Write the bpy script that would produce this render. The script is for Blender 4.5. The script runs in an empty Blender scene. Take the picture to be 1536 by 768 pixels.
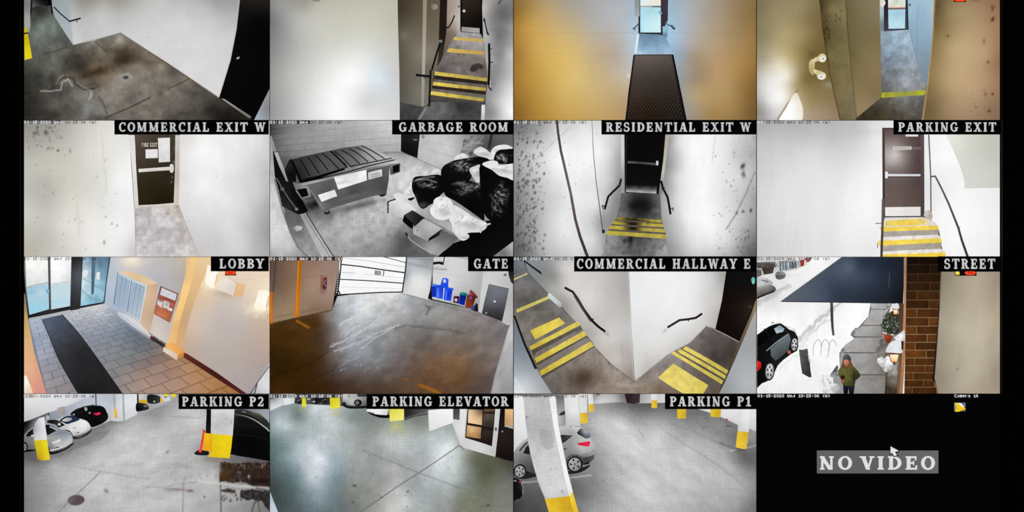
# A wall monitor in a dark security room, showing sixteen live camera feeds.
# The screen is one flat, light-emitting panel; each thing pictured on it is a
# cell of lit screen of its own, lying in the panel's surface at its real place.
import bpy, math, random
import numpy as np
from mathutils import Vector
from mathutils.geometry import tessellate_polygon

SC = bpy.context.scene
COL = SC.collection
S = 0.0005            # one picture element of the screen is half a millimetre

# ---------------- camera, world, light, exposure ----------------
cam_d = bpy.data.cameras.new('camera'); cam = bpy.data.objects.new('camera', cam_d); COL.objects.link(cam)
cam_d.sensor_width = 36.0
CAM_DIST = 3.0
cam_d.lens = 36.0 * CAM_DIST / (1536 * S)
cam.location = (0, -CAM_DIST, 0); cam.rotation_euler = (math.pi/2, 0, 0)
cam_d.clip_start = 0.05
cam_d.dof.use_dof = True; cam_d.dof.focus_distance = CAM_DIST*1.011; cam_d.dof.aperture_fstop = 4.0   # the photograph is very slightly soft
SC.camera = cam
w = bpy.data.worlds.new('world'); SC.world = w; w.use_nodes = True
w.node_tree.nodes['Background'].inputs[0].default_value = (0.9, 0.75, 0.6, 1)
w.node_tree.nodes['Background'].inputs[1].default_value = 0.012
ld = bpy.data.lights.new('room_fill', 'AREA'); ld.energy = 0.25; ld.size = 0.6; ld.color = (1, .8, .6)  # added dim fill light, out of view, so the bezel shows faintly
lo = bpy.data.objects.new('room_fill', ld); COL.objects.link(lo); lo.location = (1.2, -2.2, 1.6)
lo.rotation_euler = Vector((-1.2, 2.2, -1.6)).to_track_quat('-Z', 'Y').to_euler()
SC.view_settings.view_transform = 'Standard'; SC.view_settings.look = 'None'
SC.view_settings.gamma = 1; SC.view_settings.use_curve_mapping = False
SC.view_settings.exposure = 0

# ---------------- materials ----------------
def lit_material(name, grain):
    m = bpy.data.materials.new(name); m.use_nodes = True
    nt = m.node_tree; N = nt.nodes; L_ = nt.links; bs = N['Principled BSDF']
    bs.inputs['Base Color'].default_value = (0.004, 0.004, 0.004, 1)
    bs.inputs['Roughness'].default_value = 0.5
    bs.inputs['Specular IOR Level'].default_value = 0.1
    at = N.new('ShaderNodeAttribute'); at.attribute_name = 'Col'
    geo = N.new('ShaderNodeNewGeometry')
    def noise(sx, sz, amp, det=2):
        mp = N.new('ShaderNodeVectorMath'); mp.operation = 'MULTIPLY'
        mp.inputs[1].default_value = (sx/S, 0, sz/S); L_.new(geo.outputs['Position'], mp.inputs[0])
        n = N.new('ShaderNodeTexNoise'); n.inputs['Scale'].default_value = 1; n.inputs['Detail'].default_value = det
        L_.new(mp.outputs[0], n.inputs['Vector'])
        r = N.new('ShaderNodeMapRange'); r.inputs[1].default_value = .25; r.inputs[2].default_value = .75
        r.inputs[3].default_value = 1-amp; r.inputs[4].default_value = 1+amp
        L_.new(n.outputs[0], r.inputs[0]); return r.outputs[0]
    a = noise(.35, .35, grain, 3)
    b = noise(.45, .02, grain*.35+.012)
    c = noise(.02, .45, grain*.35+.012)
    m1 = N.new('ShaderNodeMath'); m1.operation = 'MULTIPLY'; L_.new(a, m1.inputs[0]); L_.new(b, m1.inputs[1])
    m2 = N.new('ShaderNodeMath'); m2.operation = 'MULTIPLY'; L_.new(m1.outputs[0], m2.inputs[0]); L_.new(c, m2.inputs[1])
    v = N.new('ShaderNodeVectorMath'); v.operation = 'SCALE'
    L_.new(at.outputs['Color'], v.inputs[0]); L_.new(m2.outputs[0], v.inputs['Scale'])
    L_.new(v.outputs[0], bs.inputs['Emission Color']); bs.inputs['Emission Strength'].default_value = 1
    m.cycles.emission_sampling = 'NONE'
    return m
MAT = {'s': lit_material('lit_screen_smooth', .02), 'g': lit_material('lit_screen_grainy', .10)}
def dull(name, c, rough):
    m = bpy.data.materials.new(name); m.use_nodes = True; N = m.node_tree.nodes; bs = N['Principled BSDF']
    n = N.new('ShaderNodeTexNoise'); n.inputs['Scale'].default_value = 900
    cr = N.new('ShaderNodeMix'); cr.data_type = 'RGBA'
    cr.inputs[6].default_value = (*[k*.8 for k in c], 1); cr.inputs[7].default_value = (*[k*1.2 for k in c], 1)
    m.node_tree.links.new(n.outputs[0], cr.inputs[0]); m.node_tree.links.new(cr.outputs[2], bs.inputs['Base Color'])
    bs.inputs['Roughness'].default_value = rough; return m

# ---------------- view / tile state ----------------
TILE = (0, 0, 1536, 768); LAYER = [0]; VW = [0, 0, 1.0]
CX = [36.3, 404.3, 405.1, 769.6, 770.8, 1134.2, 1135.4, 1499.6]
RY = [-25, 180.2, 180.9, 385, 385.6, 590.2, 590.9, 795]
def tile(c, r, vx, vy, vs):
    global TILE
    TILE = (CX[2*c], RY[2*r], CX[2*c+1], RY[2*r+1]); LAYER[0] = 0; view(vx, vy, vs)
def view(x, y, s): VW[:] = [x, y, s]
def P2(p): return (VW[0] + p[0]/VW[2], VW[1] + p[1]/VW[2])
def srgb(c):
    if isinstance(c, (int, float)): c = (c, c, c)
    return np.array([((k/255)/12.92 if k/255 <= .04045 else ((k/255+.055)/1.055)**2.4) for k in c])
def as_rgb(c): return np.array((c, c, c) if isinstance(c, (int, float)) else c, float)
def lin(a):
    a = np.clip(a, 0, 255)/255
    return np.where(a <= .04045, a/12.92, ((a+.055)/1.055)**2.4)

# ---------------- outline helpers (in view units) ----------------
def R(x0, y0, x1, y1): return [(x0, y0), (x1, y0), (x1, y1), (x0, y1)]
def E(cx, cy, rx, ry, rot=0, n=20):
    c, s = math.cos(math.radians(rot)), math.sin(math.radians(rot))
    return [(cx+rx*math.cos(t)*c-ry*math.sin(t)*s, cy+rx*math.cos(t)*s+ry*math.sin(t)*c) for t in [2*math.pi*i/n for i in range(n)]]
def cat(p0, p1, p2, p3, t):
    return tuple(.5*((2*b)+(-a+c)*t+(2*a-5*b+4*c-d)*t*t+(-a+3*b-3*c+d)*t**3) for a, b, c, d in zip(p0, p1, p2, p3))
def C(p, k=4):
    n = len(p); return [cat(p[i-1], p[i], p[(i+1) % n], p[(i+2) % n], j/k) for i in range(n) for j in range(k)]
def O(p, k=4):
    q = [p[0]]+list(p)+[p[-1]]; r = [cat(q[i], q[i+1], q[i+2], q[i+3], j/k) for i in range(len(p)-1) for j in range(k)]
    return r+[p[-1]]
def L(p, w, w1=None, cap=True):
    w1 = w if w1 is None else w1; out = []; n = len(p)-1
    for i in range(n):
        (ax, ay), (bx, by) = p[i], p[i+1]; d = math.hypot(bx-ax, by-ay) or 1
        nx, ny = -(by-ay)/d/2, (bx-ax)/d/2
        wa = w+(w1-w)*i/n; wb = w+(w1-w)*(i+1)/n
        out.append([(ax+nx*wa, ay+ny*wa), (bx+nx*wb, by+ny*wb), (bx-nx*wb, by-ny*wb), (ax-nx*wa, ay-ny*wa)])
        if i: out.append(E(ax, ay, wa/2, wa/2, 0, 8))
    return out
def HOM(A, B, Cc, D):      # unit square (u across A-B, v from A to D) to a quadrilateral
    src = [(0, 0), (1, 0), (1, 1), (0, 1)]; M = []; b = []
    for (u, v), (x, y) in zip(src, (A, B, Cc, D)):
        M += [[u, v, 1, 0, 0, 0, -u*x, -v*x], [0, 0, 0, u, v, 1, -u*y, -v*y]]; b += [x, y]
    h = np.linalg.solve(np.array(M, float), np.array(b, float))
    def f(u, v):
        d = h[6]*u+h[7]*v+1; return ((h[0]*u+h[1]*v+h[2])/d, (h[3]*u+h[4]*v+h[5])/d)
    return f

# ---------------- noise ----------------
_rt = np.random.RandomState(7).rand(256, 256)
def vn(x, y):
    xi = np.floor(x).astype(int); yi = np.floor(y).astype(int); fx = x-xi; fy = y-yi
    fx = fx*fx*(3-2*fx); fy = fy*fy*(3-2*fy)
    a = _rt[xi & 255, yi & 255]; b = _rt[(xi+1) & 255, yi & 255]; c = _rt[xi & 255, (yi+1) & 255]; d = _rt[(xi+1) & 255, (yi+1) & 255]
    return (a*(1-fx)+b*fx)*(1-fy)+(c*(1-fx)+d*fx)*fy
def fbm(x, y, o=4):
    s = 0; a = .5; 
    for k in range(o): s = s+a*(vn(x*2**k+17*k, y*2**k+5*k)-.5); a *= .55
    return s*2

# ---------------- colour of a lit area ----------------
def evalfield(X, Y, field, sig, marks, nz):  # light and shade within the feeds is painted into this emitted colour
    if isinstance(field, list):
        K = [P2(f) for f in field]; Cc = np.array([as_rgb(f[2]) for f in field])
        K = np.array(K, float); n = len(K); c2 = (sig*.45)**2
        if n < 3:
            W = np.stack([1/(9+(X-kx)**2+(Y-ky)**2) for kx, ky in K], 1); col = (W@Cc)/W.sum(1)[:, None]
        else:
            ph = lambda dx, dy: -np.sqrt(dx*dx+dy*dy+c2)
            M = np.ones((n+1, n+1)); M[n, n] = 0
            M[:n, :n] = ph(K[:, None, 0]-K[None, :, 0], K[:, None, 1]-K[None, :, 1])+np.eye(n)*1.5
            wts = np.linalg.solve(M, np.vstack([Cc, np.zeros((1, 3))]))
            col = np.hstack([ph(X[:, None]-K[None, :, 0], Y[:, None]-K[None, :, 1]), np.ones((len(X), 1))])@wts
            col = np.clip(col, Cc.min(0)-6, Cc.max(0)+6)
    else: col = np.tile(as_rgb(field), (len(X), 1))
    if nz:
        amp, sc = nz[0], nz[1]; ang = math.radians(nz[2]) if len(nz) > 2 else 0; ratio = nz[3] if len(nz) > 3 else 1
        xr = X*math.cos(ang)+Y*math.sin(ang); yr = -X*math.sin(ang)+Y*math.cos(ang)
        col = col*(1+amp*fbm(xr/sc/ratio, yr/sc))[:, None]
    s = VW[2]
    for m in marks:
        k = m[0]
        if k == 's':
            _, x0, y0, x1, y1, n, seed, rm, c, al = m; rr = random.Random(seed)
            for _i in range(n):
                px, py = P2((x0+(x1-x0)*rr.random(), y0+(y1-y0)*rr.random())); r = max(.55, rm/s*(.3+.5*rr.random()**2))
                d = np.hypot((X-px), (Y-py)/1.4)/r; a = np.clip(1.6-d, 0, 1)*al*(.4+.6*rr.random())
                col = col*(1-a[:, None])+as_rgb(c)*a[:, None]
            continue
        if k == 'b':
            _, x, y, rx, ry, rot, c, al = m; px, py = P2((x, y)); t = math.radians(rot)
            dx, dy = X-px, Y-py; u = (dx*math.cos(t)+dy*math.sin(t))/(rx/s); v = (-dx*math.sin(t)+dy*math.cos(t))/(ry/s)
            a = np.exp(-(u*u+v*v)*(1+.9*fbm(X/6, Y/6)))*al
        elif k == 'l':
            _, pts, wd, c, al = m[:5]; pp = [P2(p) for p in pts]; D = np.full(len(X), 1e9)
            jx = fbm(X/5, Y/5)*(m[5] if len(m) > 5 else 0); XX = X+jx; YY = Y+jx
            for (ax, ay), (bx, by) in zip(pp, pp[1:]):
                l2 = (bx-ax)**2+(by-ay)**2 or 1; t = np.clip(((XX-ax)*(bx-ax)+(YY-ay)*(by-ay))/l2, 0, 1)
                D = np.minimum(D, np.hypot(XX-ax-t*(bx-ax), YY-ay-t*(by-ay)))
            h = wd/s/2; a = np.clip((h+.9-D)/1.3, 0, 1)*al
        elif k == 'p':
            _, pts, c, al, rough = m; pp = [P2(p) for p in pts]
            jx = rough*fbm(X/7, Y/7); jy = rough*fbm(X/7+40, Y/7)
            a = sum(pip(X+jx+ox, Y+jy+oy, pp).astype(float) for ox, oy in ((.5, .1), (-.5, -.1), (.1, -.5), (-.1, .5)))/4*al
            if len(m) > 4 and rough: a = a*(.75+.25*np.clip(1+2*fbm(X/4, Y/4), 0, 1))
        col = col*(1-a[:, None])+as_rgb(c)*a[:, None]
    return lin(col)
def pip(X, Y, poly):
    ins = np.zeros(len(X), bool); n = len(poly); j = n-1
    for i in range(n):
        xi, yi = poly[i]; xj, yj = poly[j]
        if yi != yj:
            ins ^= ((yi > Y) != (yj > Y)) & (X < (xj-xi)*(Y-yi)/(yj-yi)+xi)
        j = i
    return ins
def clip(poly, x0, y0, x1, y1):
    for ax, lim, sg in ((0, x0, 1), (0, x1, -1), (1, y0, 1), (1, y1, -1)):
        out = []; n = len(poly)
        for i in range(n):
            a, b = poly[i-1], poly[i]; da = (a[ax]-lim)*sg; db = (b[ax]-lim)*sg
            if (da < 0) != (db < 0):
                t = da/(da-db); out.append((a[0]+(b[0]-a[0])*t, a[1]+(b[1]-a[1])*t))
            if db >= 0: out.append(b)
        poly = out
        if len(poly) < 3: return []
    return poly
def tess(poly):
    q = [poly[0]]
    for p in poly[1:]:
        if abs(p[0]-q[-1][0])+abs(p[1]-q[-1][1]) > 1e-6: q.append(p)
    v = [Vector((a, b, 0)) for a, b in q]
    return [[q[i] for i in t] for t in tessellate_polygon([v])]
def meshdata(polys, res):
    V = []; F = []; tx0, ty0, tx1, ty1 = TILE
    for poly in polys:
        tr = tess(poly)
        xs = [p[0] for p in poly]; ys = [p[1] for p in poly]
        x0, x1, y0, y1 = max(min(xs), tx0), min(max(xs), tx1), max(min(ys), ty0), min(max(ys), ty1)
        if x1-x0 < 1e-3 or y1-y0 < 1e-3: continue
        if not res or (x1-x0 < res and y1-y0 < res):
            for t in tr:
                c = clip(t, tx0, ty0, tx1, ty1)
                if len(c) > 2: F.append(list(range(len(V), len(V)+len(c)))); V += c
            continue
        nx = max(1, int(math.ceil((x1-x0)/res))); ny = max(1, int(math.ceil((y1-y0)/res))); dx = (x1-x0)/nx; dy = (y1-y0)/ny
        bd = np.zeros((nx, ny), bool); n = len(poly)
        for i in range(n):
            (ax, ay), (bx, by) = poly[i-1], poly[i]; k = int(math.hypot(bx-ax, by-ay)/(res*.08))+2
            t = np.linspace(0, 1, k); ix = ((ax+(bx-ax)*t-x0)/dx); iy = ((ay+(by-ay)*t-y0)/dy)
            for ox in (-.02, .02):
                for oy in (-.02, .02):
                    a = np.floor(ix+ox).astype(int); b = np.floor(iy+oy).astype(int)
                    ok = (a >= 0) & (a < nx) & (b >= 0) & (b < ny); bd[a[ok], b[ok]] = True
        gx, gy = np.meshgrid(x0+dx*(np.arange(nx)+.5), y0+dy*(np.arange(ny)+.5), indexing='ij')
        ins = pip(gx.ravel(), gy.ravel(), poly).reshape(nx, ny) & ~bd
        base = len(V); px, py = np.meshgrid(x0+dx*np.arange(nx+1), y0+dy*np.arange(ny+1), indexing='ij')
        use = np.zeros((nx+1, ny+1), bool); use[:-1, :-1] |= ins; use[1:, :-1] |= ins; use[:-1, 1:] |= ins; use[1:, 1:] |= ins
        idx = np.full((nx+1, ny+1), -1); idx[use] = base+np.arange(use.sum()); V += list(zip(px[use].tolist(), py[use].tolist()))
        I, J = np.nonzero(ins)
        F += np.stack([idx[I, J], idx[I+1, J], idx[I+1, J+1], idx[I, J+1]], 1).tolist()
        for t in tr:
            a0 = max(0, int((min(p[0] for p in t)-x0)/dx)); a1 = min(nx-1, int((max(p[0] for p in t)-x0)/dx))
            b0 = max(0, int((min(p[1] for p in t)-y0)/dy)); b1 = min(ny-1, int((max(p[1] for p in t)-y0)/dy))
            for a in range(a0, a1+1):
                for b in range(b0, b1+1):
                    if bd[a, b]:
                        c = clip(t, x0+a*dx, y0+b*dy, x0+(a+1)*dx, y0+(b+1)*dy)
                        if len(c) > 2: F.append(list(range(len(V), len(V)+len(c)))); V += c
    return V, F
class FakeParent: pass
def mesh(name, pts, field, parent=None, sig=None, nz=None, marks=(), res=None, mat='s', same=False, lift=0):
    polys = pts if isinstance(pts[0], list) else [pts]
    polys = [[P2(p) for p in q] for q in polys]
    comp = isinstance(field, list) or nz or marks
    if res is None: res = (1.6 if marks else 2.4) if comp else 0
    V, F = meshdata(polys, res)
    if not F:
        return None
    if not same: LAYER[0] += 1
    depth = -(LAYER[0]+lift)*1.3e-5
    A = np.array(V)
    sg = (sig or 90)/VW[2]
    colr = evalfield(A[:, 0], A[:, 1], field, sg, marks, nz)
    cx = (A[:, 0].min()+A[:, 0].max())/2; by = A[:, 1].max()
    ox, oz = (cx-768)*S, (384-by)*S
    org = Vector((ox, depth, oz))
    me = bpy.data.meshes.new(name)
    co = np.zeros((len(V), 3)); co[:, 0] = (A[:, 0]-768)*S-ox; co[:, 2] = (384-A[:, 1])*S-oz
    F2 = []
    for f in F:
        a = 0
        for i in range(len(f)): x1_, y1_ = V[f[i-1]]; x2_, y2_ = V[f[i]]; a += x1_*y2_-x2_*y1_
        F2.append(f[::-1] if a > 0 else f)
    me.from_pydata(co.tolist(), [], F2); me.update()
    ca = me.color_attributes.new('Col', 'FLOAT_COLOR', 'POINT')
    ca.data.foreach_set('color', np.concatenate([colr, np.ones((len(V), 1))], 1).astype('f').ravel())
    me.materials.append(MAT[mat])
    o = bpy.data.objects.new(name, me); COL.objects.link(o)
    if parent is not None:
        o.parent = parent; o.location = org-wloc(parent)
    else: o.location = org
    return o
def wloc(o):
    v = Vector(o.location)
    while o.parent: o = o.parent; v += Vector(o.location)
    return v
def st(name, pts, field, label, **k):                       # a piece of the setting
    o = mesh(name, pts, field, **k); o['kind'] = 'structure'; o['label'] = label; return o
def th(name, label, cat_, x, y, group=None):                # a thing: an Empty at its base
    o = bpy.data.objects.new(name, None); COL.objects.link(o); px, py = P2((x, y))
    o.empty_display_size = .004
    o.location = ((px-768)*S, -LAYER[0]*1.3e-5, (384-py)*S); o['label'] = label; o['category'] = cat_
    if group: o['group'] = group
    return o
def sth(name, label, x, y):                                 # a piece of the setting made of parts
    o = th(name, label, 'x', x, y); del o['category']; o['kind'] = 'structure'; return o
def one(name, pts, field, label, cat_, group=None, **k):    # a thing that is one mesh
    o = mesh(name, pts, field, **k); o['label'] = label; o['category'] = cat_
    if group: o['group'] = group
    return o
def pt(par, name, pts, field, label=None, stuff=False, **k):
    o = mesh(name, pts, field, parent=par, **k)
    if o is None: return None
    if label: o['label'] = label
    if stuff: o['kind'] = 'stuff'
    return o
def gloss(seed, cx, cy, rx, ry, n, ang=0, lo=70, hi=210, w=3):
    rr = random.Random(seed); out = []
    for i in range(n//5):                      # soft sheen painted under the sharp crease highlights
        t = rr.random()*6.28; r = rr.random()**.5
        out.append(('b', cx+rx*r*math.cos(t), cy+ry*r*math.sin(t), rr.uniform(6, 16), rr.uniform(3, 7), ang+rr.uniform(-30, 30), lo+(hi-lo)*.35, rr.uniform(.3, .8)))
    for i in range(n):
        t = rr.random()*6.28; r = rr.random()**.6; x = cx+rx*r*math.cos(t); y = cy+ry*r*math.sin(t)
        a = math.radians(ang+rr.uniform(-32, 32)); l = rr.uniform(5, 34)*rr.random()+4; b = rr.uniform(-.35, .35)
        g = lo+(hi-lo)*rr.random()**1.6; pts = []
        for k in range(4): pts.append((x, y)); x += math.cos(a)*l/3; y += math.sin(a)*l/3; a += b
        out.append(('l', pts, rr.uniform(.15, 1)*w, g, rr.uniform(.3, 1)))
    return out

# ---------------- lettering ----------------
W_, SF, TH, HB = .235, .075, .12, .14
def rc(x0, y0, x1, y1): return [(x0, y0), (x1, y0), (x1, y1), (x0, y1)]
def stem(x, w=W_, s=SF, top=True, bot=True):
    r = [rc(x, 0, x+w, 1)]
    if bot: r.append(rc(x-s, 0, x+w+s, TH))
    if top: r.append(rc(x-s, 1-TH, x+w+s, 1))
    return r
def dg(x0, y0, x1, y1, w): return [(x0, y0), (x0+w, y0), (x1+w, y1), (x1, y1)]
def arc(cx, cy, rx, ry, a0, a1, wx=.22, wy=.13, n=14):
    out = []
    for i in range(n):
        t0 = math.radians(a0+(a1-a0)*i/n); t1 = math.radians(a0+(a1-a0)*(i+1)/n)
        out.append([(cx+rx*math.cos(t0), cy+ry*math.sin(t0)), (cx+rx*math.cos(t1), cy+ry*math.sin(t1)),
                    (cx+(rx-wx)*math.cos(t1), cy+(ry-wy)*math.sin(t1)), (cx+(rx-wx)*math.cos(t0), cy+(ry-wy)*math.sin(t0))])
    return out
def glyph(ch):
    b = HB
    if ch == ' ': return [], .42
    if ch == 'I': return stem(.1), .44
    if ch == 'L': return stem(.1)+[rc(.1, 0, .72, b), rc(.6, 0, .72, .34)], .76
    if ch == 'E': return stem(.1)+[rc(.1, 0, .74, b), rc(.1, 1-b, .70, 1), rc(.1, .43, .56, .57), rc(.63, 0, .74, .32), rc(.6, .7, .70, 1), rc(.48, .34, .56, .66)], .78
    if ch == 'T': return stem(.3, top=False)+[rc(0, 1-b, .84, 1), rc(0, .7, .1, 1), rc(.74, .7, .84, 1)], .84
    if ch == 'H': return stem(.1)+stem(.6)+[rc(.2, .43, .7, .57)], .94
    if ch == 'N': return stem(.12, .14)+stem(.68, .14, bot=False)+[dg(.56, 0, .02, 1, .26)], .96
    if ch == 'M': return stem(.12, .14)+stem(.82, .22)+[dg(.42, .05, .06, 1, .24), dg(.48, .05, .82, 1, .14)], 1.16
    if ch == 'O': return arc(.43, .5, .43, .52, 0, 360, n=28), .86
    if ch == 'C': return arc(.43, .5, .43, .52, 48, 318, n=22)+[rc(.62, .66, .74, .98)], .78
    if ch == 'G': return arc(.43, .5, .43, .52, 48, 320, n=22)+[rc(.62, .66, .74, .98), rc(.58, .05, .8, .46), rc(.48, .36, .88, .47)], .9
    if ch == 'S': return arc(.33, .73, .31, .29, 30, 270, .19, .13)+arc(.35, .28, .33, .30, -150, 90, .19, .13)+[rc(.5, .7, .6, .98), rc(.03, .03, .13, .32)], .7
    if ch == 'D': return stem(.1)+arc(.36, .5, .5, .5, -90, 90, .24, .14)+[rc(.2, 0, .37, .14), rc(.2, .86, .37, 1)], .88
    if ch == 'B': return stem(.1)+arc(.38, .74, .34, .26, -90, 90, .22, .13)+arc(.4, .27, .38, .28, -90, 90, .23, .13)+[rc(.2, 0, .4, .13), rc(.2, .87, .39, 1), rc(.2, .46, .4, .57)], .8
    if ch == 'P': return stem(.1)+arc(.38, .71, .37, .29, -90, 90, .23, .13)+[rc(.2, .87, .39, 1), rc(.2, .42, .39, .55)], .76
    if ch == 'R': return stem(.1)+arc(.38, .72, .35, .28, -90, 90, .22, .13)+[rc(.2, .87, .39, 1), rc(.2, .44, .39, .56), dg(.58, 0, .34, .5, .25), rc(.6, 0, .9, TH)], .88
    if ch == 'K': return stem(.1)+[dg(.34, .42, .62, 1, .15), dg(.6, 0, .36, .6, .25), rc(.52, 1-TH, .86, 1), rc(.56, 0, .92, TH)], .9
    if ch == 'X': return [dg(.58, 0, .08, 1, .26), dg(.1, 0, .62, 1, .13), rc(0, 0, .34, TH), rc(.52, 0, .92, TH), rc(0, 1-TH, .4, 1), rc(.54, 1-TH, .88, 1)], .92
    if ch == 'Y': return [dg(.34, .4, .04, 1, .25), dg(.42, .4, .66, 1, .13), rc(.3, 0, .54, .5), rc(.2, 0, .64, TH), rc(-.04, 1-TH, .36, 1), rc(.56, 1-TH, .88, 1)], .84
    if ch == 'V': return [dg(.36, 0, .04, 1, .25), dg(.40, 0, .66, 1, .13), rc(-.04, 1-TH, .36, 1), rc(.56, 1-TH, .88, 1)], .84
    if ch == 'W': return [dg(.3, 0, .04, 1, .23), dg(.33, 0, .55, 1, .12), dg(.76, 0, .5, 1, .22), dg(.79, 0, 1.02, 1, .12), rc(-.04, 1-TH, .34, 1), rc(.92, 1-TH, 1.22, 1)], 1.18
    if ch == 'A': return [dg(.08, 0, .34, 1, .13), dg(.58, 0, .34, 1, .26), rc(.2, .28, .68, .41), rc(-.02, 0, .3, TH), rc(.5, 0, .92, TH)], .9
    if ch == '1': return [rc(.22, 0, .46, 1), rc(.06, 0, .62, TH), dg(.04, .72, .22, 1, .2)], .66
    if ch == '2': return arc(.33, .7, .32, .3, -40, 165, .2, .13)+[rc(.02, 0, .66, .15), dg(.02, .12, .4, .56, .22), rc(.56, 0, .66, .3)], .7
    return [], .5
def textpolys(s, x0, x1, yt, yb, gap=.2):
    x = 0; out = []
    for i, ch in enumerate(s):
        g, a = glyph(ch); out += [[(px+x, py) for px, py in q] for q in g]; x += a+gap
    tot = x-gap; k = (x1-x0)/tot
    return [[(x0+px*k, yb-(yb-yt)*py) for px, py in q] for q in out]
PF = {'0': '6996', '1': '4C4E', '2': 'E24F', '5': 'F8E17', '6': '68E96', '-': '00600', ':': '04040', '(': '24442', ')': '42224',
      'W': '99DF6', 'e': '06F86', 'd': '11799', 'C': '78887', 'a': '06359', 'm': '0FFBB', 'r': '0AC88', ' ': '00000'}
PF.update({'0': '69996', '1': '26227', '2': 'E168F', '5': 'F8E1E', 'W': '999F6'})
def pixtext(s, x0, y0, pitch=4.05, pw=.82, ph=.86):
    out = []
    for i, ch in enumerate(s):
        for r, hx in enumerate(PF.get(ch, '00000')):
            b = int(hx, 16); run = None
            for c in range(5):
                on = c < 4 and (b >> (3-c)) & 1
                if on and run is None: run = c
                if not on and run is not None:
                    out.append(R(x0+i*pitch+run*pw, y0+r*ph, x0+i*pitch+c*pw, y0+(r+1)*ph)); run = None
    return out
def caption(s, x0, x1, y0, y1, tx0, tx1, where, lum=196):
    view(0, 0, 1)
    t = th('caption_bar', 'black caption bar lettered %s %s' % (s, where), 'caption', (x0+x1)/2, y1)
    pt(t, 'bar', R(x0, y0, x1, y1), 4)
    pt(t, 'lettering', textpolys(s, tx0, tx1, y0+3.8, y1-4.4), lum, nz=(.12, 14), res=30)
def stamp(x0, y0, split, bg, lc, rc_, where, s='01-15-2020 Wed 10:25:06 (W)'):
    view(0, 0, 1)
    t = th('timestamp', 'tiny date and time stamp at the top of the %s' % where, 'timestamp', x0+55, y0+5)
    if bg is not None: pt(t, 'backing', R(x0-.5, y0-.4, x0+split*4.05-.6, y0+4.7), bg)
    if split: pt(t, 'lettering', pixtext(s[:split], x0, y0), lc)
    if split < len(s): pt(t, 'lettering', pixtext(s[split:], x0+split*4.05, y0), rc_)
def icon(x0, y0, kind, label):
    view(0, 0, 1)
    t = th('status_icon', label, 'icon', x0+8, y0+5)
    pt(t, 'frame', R(x0, y0, x0+16.5, y0+6.2), 12)
    if kind == 'both':
        pt(t, 'bell', R(x0+1, y0, x0+7, y0+4.8), (240, 215, 40)); pt(t, 'bell_shine', [[(x0+2, y0), (x0+5, y0), (x0+3.5, y0+3)]], 245)
        x0 += 15; pt(t, 'frame', R(x0, y0, x0+17.5, y0+6.2), 12)
    pt(t, 'badge', C([(x0+1.2, y0), (x0+15.3, y0), (x0+15, y0+4), (x0+8, y0+5), (x0+1.5, y0+4)]), (250, 72, 34))
    pt(t, 'badge_mark', [R(x0+5, y0, x0+6.5, y0+2), R(x0+10, y0, x0+11.5, y0+2), R(x0+6, y0+2.2, x0+10.5, y0+3.2)], (60, 10, 5))

# ---------------- the wall, the monitor ----------------
def slab(name, x0, x1, y0, y1, z0, z1, m, parent=None, bev=0):
    import bmesh
    bm = bmesh.new(); bmesh.ops.create_cube(bm, size=1)
    for v in bm.verts: v.co = ((x0+x1)/2+v.co.x*(x1-x0), (y0+y1)/2+v.co.y*(y1-y0), (z0+z1)/2+v.co.z*(z1-z0))
    if bev: bmesh.ops.bevel(bm, geom=bm.edges[:], offset=bev, segments=2, affect='EDGES')
    me = bpy.data.meshes.new(name); bm.to_mesh(me); bm.free(); me.materials.append(m)
    o = bpy.data.objects.new(name, me); COL.objects.link(o)
    if parent: o.parent = parent; o.location = -wloc(parent)
    return o
dark = dull('black_bezel_plastic', (.004, .0038, .0035), .55); lip = dull('bezel_lip', (.05, .035, .02), .5)
paint = dull('dark_wall_paint', (.01, .01, .01), .9)
X0, X1, Z1, Z0 = (35.4-768)*S, (1500.6-768)*S, (384+27)*S, (384-797)*S
wb = slab('wall_back', -1.4, 1.4, .085, .2, -1.2, 1.2, paint); wb['kind'] = 'structure'; wb['label'] = 'black wall behind the monitor'
mon = bpy.data.objects.new('monitor', None); COL.objects.link(mon); mon.location = (0, .02, Z0-.03)
mon['label'] = 'wide black wall monitor showing sixteen security camera feeds'; mon['category'] = 'monitor'
slab('screen_panel', X0-.002, X1+.002, .0012, .012, Z0-.002, Z1+.002, dull('screen_black', (.002, .002, .002), .4), mon)
slab('casing', X0-.028, X1+.028, .0125, .05, Z0-.034, Z1+.028, dark, mon, .004)
slab('wall_bracket', -.12, .12, .0502, .0848, -.1, .1, dark, mon, .003)
for a in ((X0-.03, X0-.003, Z0-.036, Z1+.03), (X1+.003, X1+.03, Z0-.036, Z1+.03), (X0-.003, X1+.003, Z1+.003, Z1+.03), (X0-.003, X1+.003, Z0-.036, Z0-.003)):
    slab('bezel', a[0], a[1], -.004, .0125, a[2], a[3], dark, mon, .0012)
for a in ((X0-.003, X0-.0022, Z0, Z1), (X1+.0010, X1+.0018, Z0, Z1)):
    slab('bezel_lip', a[0], a[1], -.0035, .012, a[2], a[3], lip, mon)

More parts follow.
